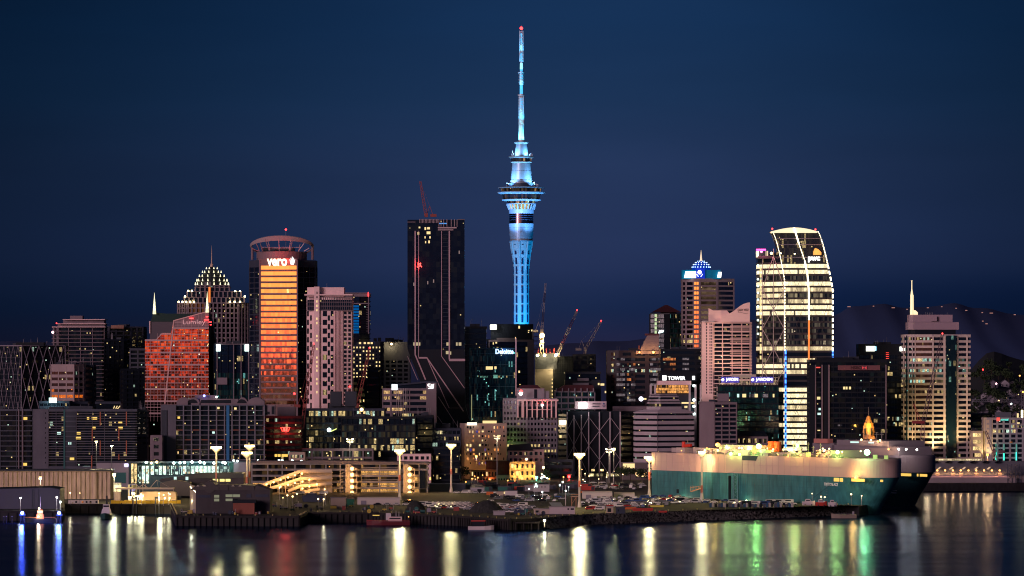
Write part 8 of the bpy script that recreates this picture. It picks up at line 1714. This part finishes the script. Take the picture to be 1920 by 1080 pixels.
for px, py, e, c, Y, lb in ((938, 831, L_GRN, (.8, 1, .4), 2840, 'glaring lime white lamp beside the sand coloured hotel'), (893, 856, L_ORG, (1, .5, .12), 2800, 'orange street lamp at the foot of the sand coloured hotel'), (1019, 877, L_WARM, (1, .65, .3), 2780, 'warm starry street lamp right of the golden building'), (1006, 896, lampmat('lamp_signal_green', (.1, 1, .5), 6), (.1, 1, .5), 2760, 'green traffic signal beside the golden building'), (1067, 893.5, L_RED, (1, .05, .05), 2770, 'red signal lamp left of the braced building base'), (1851.5, 853, L_ORG, (1, .5, .2), 2760, 'orange quay lamp before the right hand hotel'), (1738, 851, L_ORG, (1, .6, .3), 2740, 'orange lamp at the left gable of the long cargo shed'), (1151, 843, L_YEL, (1, .9, .4), 2700, 'yellow lamp globe beside the braced building')): lamp_post(lb, px, py, Y, .85 if e is not L_RED else .95, e, 4.5e3, c)
for i, px in enumerate(range(866, 882, 2)): lamp_post('yellow lamp in the low string left of the orange terrace', px, 901 + (i % 2), 2790, .5, L_YEL, 1.2e3 if i % 3 == 0 else 0, (1, .8, .3), 'yellow lamps left of the orange terrace')
tree(X(1130, 2700) + 26, 2700, GZ, 9.5, 6, 'dark round street tree left of the ship stern, in front of the banded office', None, 500, .55)
for i, (px, lb) in enumerate(((1165, 'dark bushy tree at the left foot of the banded office'), (1182, 'dark bushy tree at the right foot of the banded office'))): tree(X(px, 2760), 2760, GZ, 9, 5.5, lb, None, 420, .5)
tree(X(1020, 2760), 2760, GZ, 8.5, 4.5, 'street tree with white fairy lights right of the golden building', None, 320, .45); tree(X(862, 2770), 2770, GZ, 9, 7, 'dark tree left of the yellow string of lamps', None, 300, .6)
for k in range(14):
    r2 = random.Random(k); p = P(1016 + r2.uniform(-4, 12), 888 + r2.uniform(0, 10), 2752)
    tag(mesh_obj('fairy_light', MB().ball(p, .28), L_COOL, loc=tuple(p)), 'tiny cool fairy light on the street tree right of the golden building', 'fairy light', 'fairy lights on the street tree')
shedbox('shop_building', 'lit ground floor shop with white awning between the tree and the ship stern', 'shop', 1164, 1214, 868, 898, 6, mat('shop_wall', (.12, .10, .10), .7), GREYL, [(1168, 1190, 851 + 18, 878, W_LIT), (1192, 1204, 886, 893, L_WARM), (1207, 1212, 886, 893, L_WARM)], Y=2790)
# dark barn and spoil heaps along the left wharf
for px, w_, h_, Y, lb in ((778, 36, 5, 2180, 'dark gravel heap on the wharf beside the red workboat'), (912, 62, 6.5, 2140, 'long dark gravel heap above the timber wharf')):
    mb = MB(); rings = []; x = X(px, Y); W2 = w_ * Y / FX * .55; r2 = random.Random(px)
    for z, s in ((0, 1), (.45, .8), (.8, .5), (1, .15)): rings.append([(x + W2 * s * math.cos(t) * (1 + r2.uniform(-.06, .06)), Y + 12 + 7 * s * math.sin(t), GZ + h_ * z) for t in [k * math.pi / 9 for k in range(18)]])
    tag(mesh_obj('gravel_heap', MB().loft(rings), mat('gravel_dark', (.03, .032, .03), .95, var=.4, scale=.8), loc=(x, Y + 12, GZ)), lb, 'gravel heap')
T_ = [(576, 'a'), (590, 'b')]
for i, (px, py, w_, h_, m, lb) in enumerate(((586, 941, 40, 8, GREYD, 'grey machinery hut on the wharf behind the workshop'), (1175, 955, 40, 2.6, ORANGE, 'long orange upturned hull on the quay'), (1205, 958, 40, 3.2, REDP, 'long red pontoon on the quay'), (1232, 951, 26, 2.2, mat('float_yellow', (.55, .5, .08), .6), 'yellow green pontoon on the quay'), (1243, 961, 16, 2, REDP, 'small red pontoon at the rock wall'), (1098, 924, 26, 2.0, ORANGE, 'orange dredge frame behind the large white tent'))):
    Y = gy(py); x = X(px, Y); o = T('pontoon' if i else 'machinery_hut', lb, 'pontoon' if i else 'hut', (x, Y, GZ)); W2 = w_ * Y / FX / 2; o.part('hull' if i else 'wall', MB().loft([[(x - W2 * s, Y, GZ + z), (x + W2 * s, Y, GZ + z), (x + W2 * s, Y + 3, GZ + z), (x - W2 * s, Y + 3, GZ + z)] for z, s in ((0, .9), (h_ * .3, 1), (h_ * .45, .97))]), m); o.part('deck_frame' if i else 'roof', MB().box(x - W2 * .6, x + W2 * .4, Y + .5, Y + 2.4, GZ + h_ * .45, GZ + h_ * .6), PDARK)

# ================================================================== VEHICLES
def car_mesh(kind, paint, nm):
    mb = MB()
    Ls, Ws = (4.4, 1.8) if kind == 'car' else (5.6, 2.1)
    if kind == 'car':
        sec = [(-2.2, .35), (-2.2, .85), (-1.9, .98), (-1.25, 1.02), (-.7, 1.45), (.9, 1.48), (1.6, 1.05), (2.15, .98), (2.2, .4)]
    else:
        sec = [(-2.8, .4), (-2.8, 1.0), (-2.4, 1.15), (-2.0, 2.1), (2.7, 2.2), (2.8, 2.0), (2.8, .4)]
    b = len(mb.v); n = len(sec); mb.v += [(x, -Ws / 2, z) for x, z in sec] + [(x, Ws / 2, z) for x, z in sec]
    mb._f(tuple(b + i for i in range(n))[::-1]); mb._f(tuple(b + n + i for i in range(n)))
    for i in range(n): j = (i + 1) % n; mb._f((b + i, b + j, b + n + j, b + n + i))
    mb.cur = 1
    z0, z1 = (1.03, 1.38) if kind == 'car' else (1.25, 1.85); xa, xb = (-.85, 1.15) if kind == 'car' else (-2.1, 1.2)
    mb.box(xa, xb, -Ws / 2 - .02, Ws / 2 + .02, z0, z1)
    mb.cur = 2
    for x in (-Ls * .32, Ls * .32): mb.cyl((x, -Ws / 2 - .03, .33), (x, Ws / 2 + .03, .33), .33, .33, 10)
    me = bpy.data.meshes.new(nm); me.from_pydata(mb.v, [], mb.f)
    for m in (paint, BLACK, mat('tyre', (.02, .02, .02), .8)): me.materials.append(m)
    me.polygons.foreach_set('material_index', mb.mi); return me
PAINTS = {'white': (.70, .68, .62), 'silver': (.42, .42, .42), 'black': (.02, .02, .022), 'red': (.35, .03, .03), 'blue': (.04, .08, .22), 'grey': (.16, .16, .17)}
CM = {(k, c): car_mesh(k, mat('car_paint_' + c, v, .16, spec=.8), ('car_' if k == 'car' else 'van_') + c) for c, v in PAINTS.items() for k in ('car', 'van')}
r_ = random.Random(99); ncar = 0
def inside(px, py, poly):
    c = False
    for i in range(len(poly)):
        (x1, y1), (x2, y2) = poly[i - 1], poly[i]
        if (y1 > py) != (y2 > py) and px < (x2 - x1) * (py - y1) / (y2 - y1) + x1: c = not c
    return c
def cars(poly, rowpx, stepm, where, grp, white, fill=.93, rz=None, van=.1, cap=200):
    global ncar
    k = 0; ys = [p[1] for p in poly]; xs = [p[0] for p in poly]; py = max(ys)
    while py > min(ys) and k < cap:
        Y = gy(py); st = stepm * FX / Y; px = min(xs) + r_.uniform(0, st)
        while px < max(xs) and k < cap:
            if inside(px, py, poly) and r_.random() < fill:
                u = r_.random(); c = 'white' if u < white else r_.choice(['silver', 'silver', 'grey', 'black', 'black', 'red', 'blue']); kd = 'van' if r_.random() < van else 'car'
                o = bpy.data.objects.new('parked_' + kd, CM[(kd, c)]); col.objects.link(o); o.location = (X(px, Y), Y, GZ + .01); o.rotation_euler[2] = (rz if rz is not None else r_.choice([0.1, math.pi + .1, 1.3])) + r_.uniform(-.05, .05)
                tag(o, '%s %s %s' % (c, 'van' if kd == 'van' else 'car', where(px, py) if callable(where) else where), kd, grp); k += 1; ncar += 1
            px += st
        py -= rowpx * (py - HOR) / 250
    return k
cars([(752, 944), (840, 943), (940, 947), (1000, 950), (1000, 957), (950, 964), (900, 957), (830, 956), (800, 950)], 2.3, 3.0, lambda px, py: 'in the ' + ('nearest' if py > 955 else 'middle' if py > 949 else 'farthest') + ' floodlit rows ' + ('behind the small gravel heap' if px < 815 else 'behind the long gravel heap' if px < 925 else 'left of the cream quay hut'), 'cars packed in the floodlit rows', .75, rz=.25, van=.05, cap=155)
cars([(700, 947), (752, 945), (770, 948), (700, 950)], 2.4, 5.2, 'in the short row under the long cream tent', 'cars under the cream tent', .6, rz=.1, cap=14)
cars([(1090, 936), (1290, 929), (1300, 940), (1255, 950), (1092, 954)], 3.1, 4.6, lambda px, py: 'on the dark wharf, ' + ('close to the white tents' if py < 936 else 'midway to the quay' if py < 944 else 'close to the quay edge') + ' ' + ('right of the central mast' if px < 1150 else 'above the red pontoon' if px < 1215 else 'by the ship stern'), 'cars on the dark wharf', .42, van=.12, cap=130)
cars([(1090, 953), (1135, 953), (1135, 960), (1090, 960)], 3.4, 5.0, 'at the quay edge right of the central floodlight mast', 'cars at the quay edge', .8, rz=.1, van=.3, cap=16)
cars([(1240, 936), (1500, 944), (1500, 950), (1240, 943)], 3.2, 5.2, 'lined up beside the teal ship', 'cars beside the ship', .4, rz=.2, van=.25, cap=80)
cars([(930, 931), (1065, 929), (1065, 944), (895, 941)], 3.6, 7.4, 'in the loose yard behind the floodlit rows', 'cars in the loose yard', .45, van=.3, cap=60)
cars([(852, 924.5), (930, 924.5), (930, 928), (852, 928)], 3.0, 5.6, 'in the short row at the edge of the empty tarmac', 'cars by the empty tarmac', .55, rz=0.1, cap=16)
cars([(1095, 906), (1215, 908), (1205, 921), (1160, 921), (1095, 915)], 3.2, 6.0, 'on the back road behind the white tents', 'cars on the back road', .4, van=.2, cap=55)
cars([(560, 926), (625, 926), (625, 930), (560, 930)], 3.0, 7, 'below the glowing garage ramps', 'cars below the ramps', .5, rz=0, cap=10)
r_ = random.Random(12)
for i in range(30):
    px = 1330 + i * 5.3; 
    if px > 1490: break
    Y = gy(951); o = T('shipping_container', ['dark blue', 'white', 'black', 'grey'][i % 4] + ' container standing on end of the quay row below the ship', 'container', (X(px, Y), Y, GZ), 'containers lined along the quay'); m = [mat('container_blue', (.02, .07, .14), .6), mat('container_white', (.35, .33, .3), .7), BLACK, GREY][i % 4]; h = r_.uniform(1.8, 2.8)
    o.part('body', MB().box(X(px, Y), X(px + r_.uniform(3, 4.9), Y), Y, Y + 2.4, GZ, GZ + h), m); o.part('door', MB().box(X(px + .6, Y), X(px + 2.6, Y), Y - .06, Y, GZ + .2, GZ + h - .2), m)
# small yard and street lights
r_ = random.Random(77); nl = 0
for (x0, x1, y0, y1, n, wh, tone) in ((868, 1060, 897, 912, 16, 'at the back of the port yard', 'orange'), (1090, 1215, 893, 908, 12, 'along the back road behind the white tents', 'warm'), (505, 640, 930, 950, 9, 'on the wharf below the glowing ramps', 'warm'), (120, 325, 940, 944, 8, 'along the left quay barriers', 'warm'), (930, 1090, 918, 936, 10, 'among the loose yard vehicles', 'cool'), (1495, 1640, 941, 944, 5, 'at the wharf end by the yachts', 'warm')):
    for i in range(n):
        px, py = r_.uniform(x0, x1), r_.uniform(y0, y1); Y = gy(py + 6); x = X(px, Y); h = r_.uniform(4, 7.5); m = {'orange': L_ORG, 'warm': L_WARM, 'cool': L_COOL}[tone]
        o = T('yard_lamp', 'small ' + tone + ' lamp on a low pole ' + wh, 'lamp', (x, Y, GZ), 'lamps ' + wh); o.part('pole', MB().cyl((x, Y, GZ), (x, Y, GZ + h), .1, .08, 5), STEEL); o.part('lamp', MB().ball((x, Y, GZ + h), r_.uniform(.28, .5), 6), m)
        nl += 1
        if nl % 3 == 0: light('POINT', (x, Y - 1.5, GZ + h - .3), 1.1e3, {'orange': (1, .5, .15), 'warm': (1, .7, .35), 'cool': (.8, 1, .9)}[tone], .4, parent=o.root)
# quay furniture: bollards, crates, reels and parked trailers along the edges
r_ = random.Random(31)
for edge_, nm in ((edgeB, 'before the dark workshop'), (edgeC, 'near the red workboat'), (edgeR, 'above the rock wall'), (edgeA[2:], 'below the yellow barriers')):
    for a, b2 in zip(edge_, edge_[1:]):
        a, b2 = Vector(a), Vector(b2); L_ = (b2 - a).length; n = int(L_ / 9)
        for i in range(n):
            p = a.lerp(b2, (i + .5) / max(1, n)) + Vector((0, 1.4)); tag(mesh_obj('bollard', MB().cyl((p.x, p.y, GZ), (p.x, p.y, GZ + .7), .22, .2, 8).cyl((p.x, p.y, GZ + .7), (p.x, p.y, GZ + .95), .38, .3, 8), mat('bollard_paint', (.35, .3, .12), .6), loc=(p.x, p.y, GZ)), 'small mooring bollard on the quay edge ' + nm, 'bollard', 'bollards ' + nm)
for i in range(64):
    z_ = i % 4; px, py = [(r_.uniform(510, 700), r_.uniform(948, 959)), (r_.uniform(335, 505), r_.uniform(962, 966)), (r_.uniform(952, 1030), r_.uniform(958, 967)), (r_.uniform(620, 860), r_.uniform(953, 963))][z_]
    Y = gy(py); x = X(px, Y); k = r_.choice(('crate', 'drum', 'cable_reel', 'machine')); c_ = r_.choice([('rust red', REDD), ('dark grey', GREYD), ('pale', GREYL), ('dull yellow', mat('dull_yellow', (.4, .3, .05), .7)), ('teal', mat('container_teal', (.02, .10, .09), .6))]); wh = ['between workshop and red workboat', 'before the dark workshop', 'left of the cream quay hut', 'behind the timber wharf edge'][z_]
    w_ = r_.uniform(.8, 2.2); h = r_.uniform(.8, 2.4); o = T({'crate': 'crate', 'drum': 'oil_drum', 'cable_reel': 'cable_reel', 'machine': 'forklift'}[k], c_[0] + ' ' + {'crate': 'crate', 'drum': 'drum', 'cable_reel': 'cable reel', 'machine': 'forklift'}[k] + ' on the wharf ' + wh, 'port gear', (x, Y, GZ), 'port gear ' + wh)
    if k == 'crate': o.part('body', MB().box(x - w_, x + w_, Y, Y + 2, GZ, GZ + h), c_[1]); o.part('lid', MB().box(x - w_ - .1, x + w_ + .1, Y - .1, Y + 2.1, GZ + h, GZ + h + .15), GREYD)
    elif k == 'drum': o.part('body', MB().cyl((x, Y, GZ), (x, Y, GZ + 1.2), .6, .6, 10), c_[1]); o.part('rim', MB().cyl((x, Y, GZ + 1.2), (x, Y, GZ + 1.3), .66, .66, 10), STEEL)
    elif k == 'cable_reel': o.part('flange', MB().cyl((x, Y - .9, GZ + 1.1), (x, Y - .7, GZ + 1.1), 1.1, 1.1, 12), c_[1]); o.part('flange', MB().cyl((x, Y + .7, GZ + 1.1), (x, Y + .9, GZ + 1.1), 1.1, 1.1, 12), c_[1]); o.part('spool', MB().cyl((x, Y - .7, GZ + 1.1), (x, Y + .7, GZ + 1.1), .6, .6, 10), BLACK)
    else: o.part('body', MB().box(x - 1.3, x + 1.0, Y, Y + 1.2, GZ + .3, GZ + 1.2), c_[1]); o.part('cage', MB().beam((x - .9, Y + .1, GZ + 1.2), (x - .7, Y + .1, GZ + 2.3), .12).beam((x + .5, Y + .1, GZ + 1.2), (x + .3, Y + .1, GZ + 2.3), .12).box(x - .9, x + .5, Y, Y + 1.2, GZ + 2.3, GZ + 2.42), BLACK); o.part('lift_mast', MB().box(x + 1.05, x + 1.2, Y + .1, Y + 1.1, GZ, GZ + 2.9), STEEL); o.part('wheel', MB().cyl((x - .9, Y - .05, GZ + .35), (x - .9, Y + 1.25, GZ + .35), .35, None, 8).cyl((x + .7, Y - .05, GZ + .35), (x + .7, Y + 1.25, GZ + .35), .35, None, 8), BLACK)
for i, (px, py, w_, lb) in enumerate(((532, 955, 15, 'white flat deck truck parked right of the dark workshop'), (560, 953, 13, 'small pale truck on the wharf beyond the workshop'), (600, 956, 14, 'dark truck near the cream box hut'), (345, 963, 12, 'pale service truck at the left end of the workshop pier'), (356, 966, 9, 'small truck with a yellow load at the pier corner'))):
    Y = gy(py); x = X(px, Y); W2 = w_ * Y / FX / 2; o = T('truck', lb, 'truck', (x, Y, GZ)); cm = [WHITE, GREYL, GREYD, GREYL, mat('dull_yellow', (.4, .3, .05), .7)][i]
    o.part('cab', MB().prism([(x - W2, Y), (x - W2 * .55, Y), (x - W2 * .55, Y + 2), (x - W2, Y + 2)], GZ + .5, GZ + 2.4), cm); o.part('load_bed', MB().box(x - W2 * .5, x + W2, Y, Y + 2.1, GZ + .8, GZ + (2.6 if i in (1, 4) else 1.2)), cm); o.part('cab_window', MB().box(x - W2 * .95, x - W2 * .6, Y - .05, Y, GZ + 1.5, GZ + 2.1), BLACK)
    for k in (-.75, .3, .75): o.part('wheel', MB().cyl((x + W2 * k, Y - .05, GZ + .45), (x + W2 * k, Y + .3, GZ + .45), .45, None, 10), BLACK)
# yard clutter: containers and sheds in the back of the port yard
for i in range(34):
    px = r_.uniform(868, 1090); py = r_.uniform(908, 921); Y = gy(py); c_ = r_.choice([(GREYD, 'dark grey'), (mat('container_teal', (.02, .10, .09), .6), 'teal'), (REDP, 'red'), (GREY, 'grey'), (BLACK, 'black')])
    w_ = r_.uniform(5, 9); o = T('shipping_container', c_[1] + ' container in the back rows of the port yard', 'container', (X(px, Y), Y, GZ), 'containers in the back yard'); x = X(px, Y); o.part('body', MB().box(x, x + w_, Y, Y + 2.5, GZ, GZ + 2.6), c_[0]); o.part('door', MB().box(x + w_ - 2.2, x + w_ - .2, Y - .06, Y, GZ + .2, GZ + 2.4), PDARK)
print('cars', ncar, 'objects', len(bpy.data.objects), 'lights', len(bpy.data.lights))
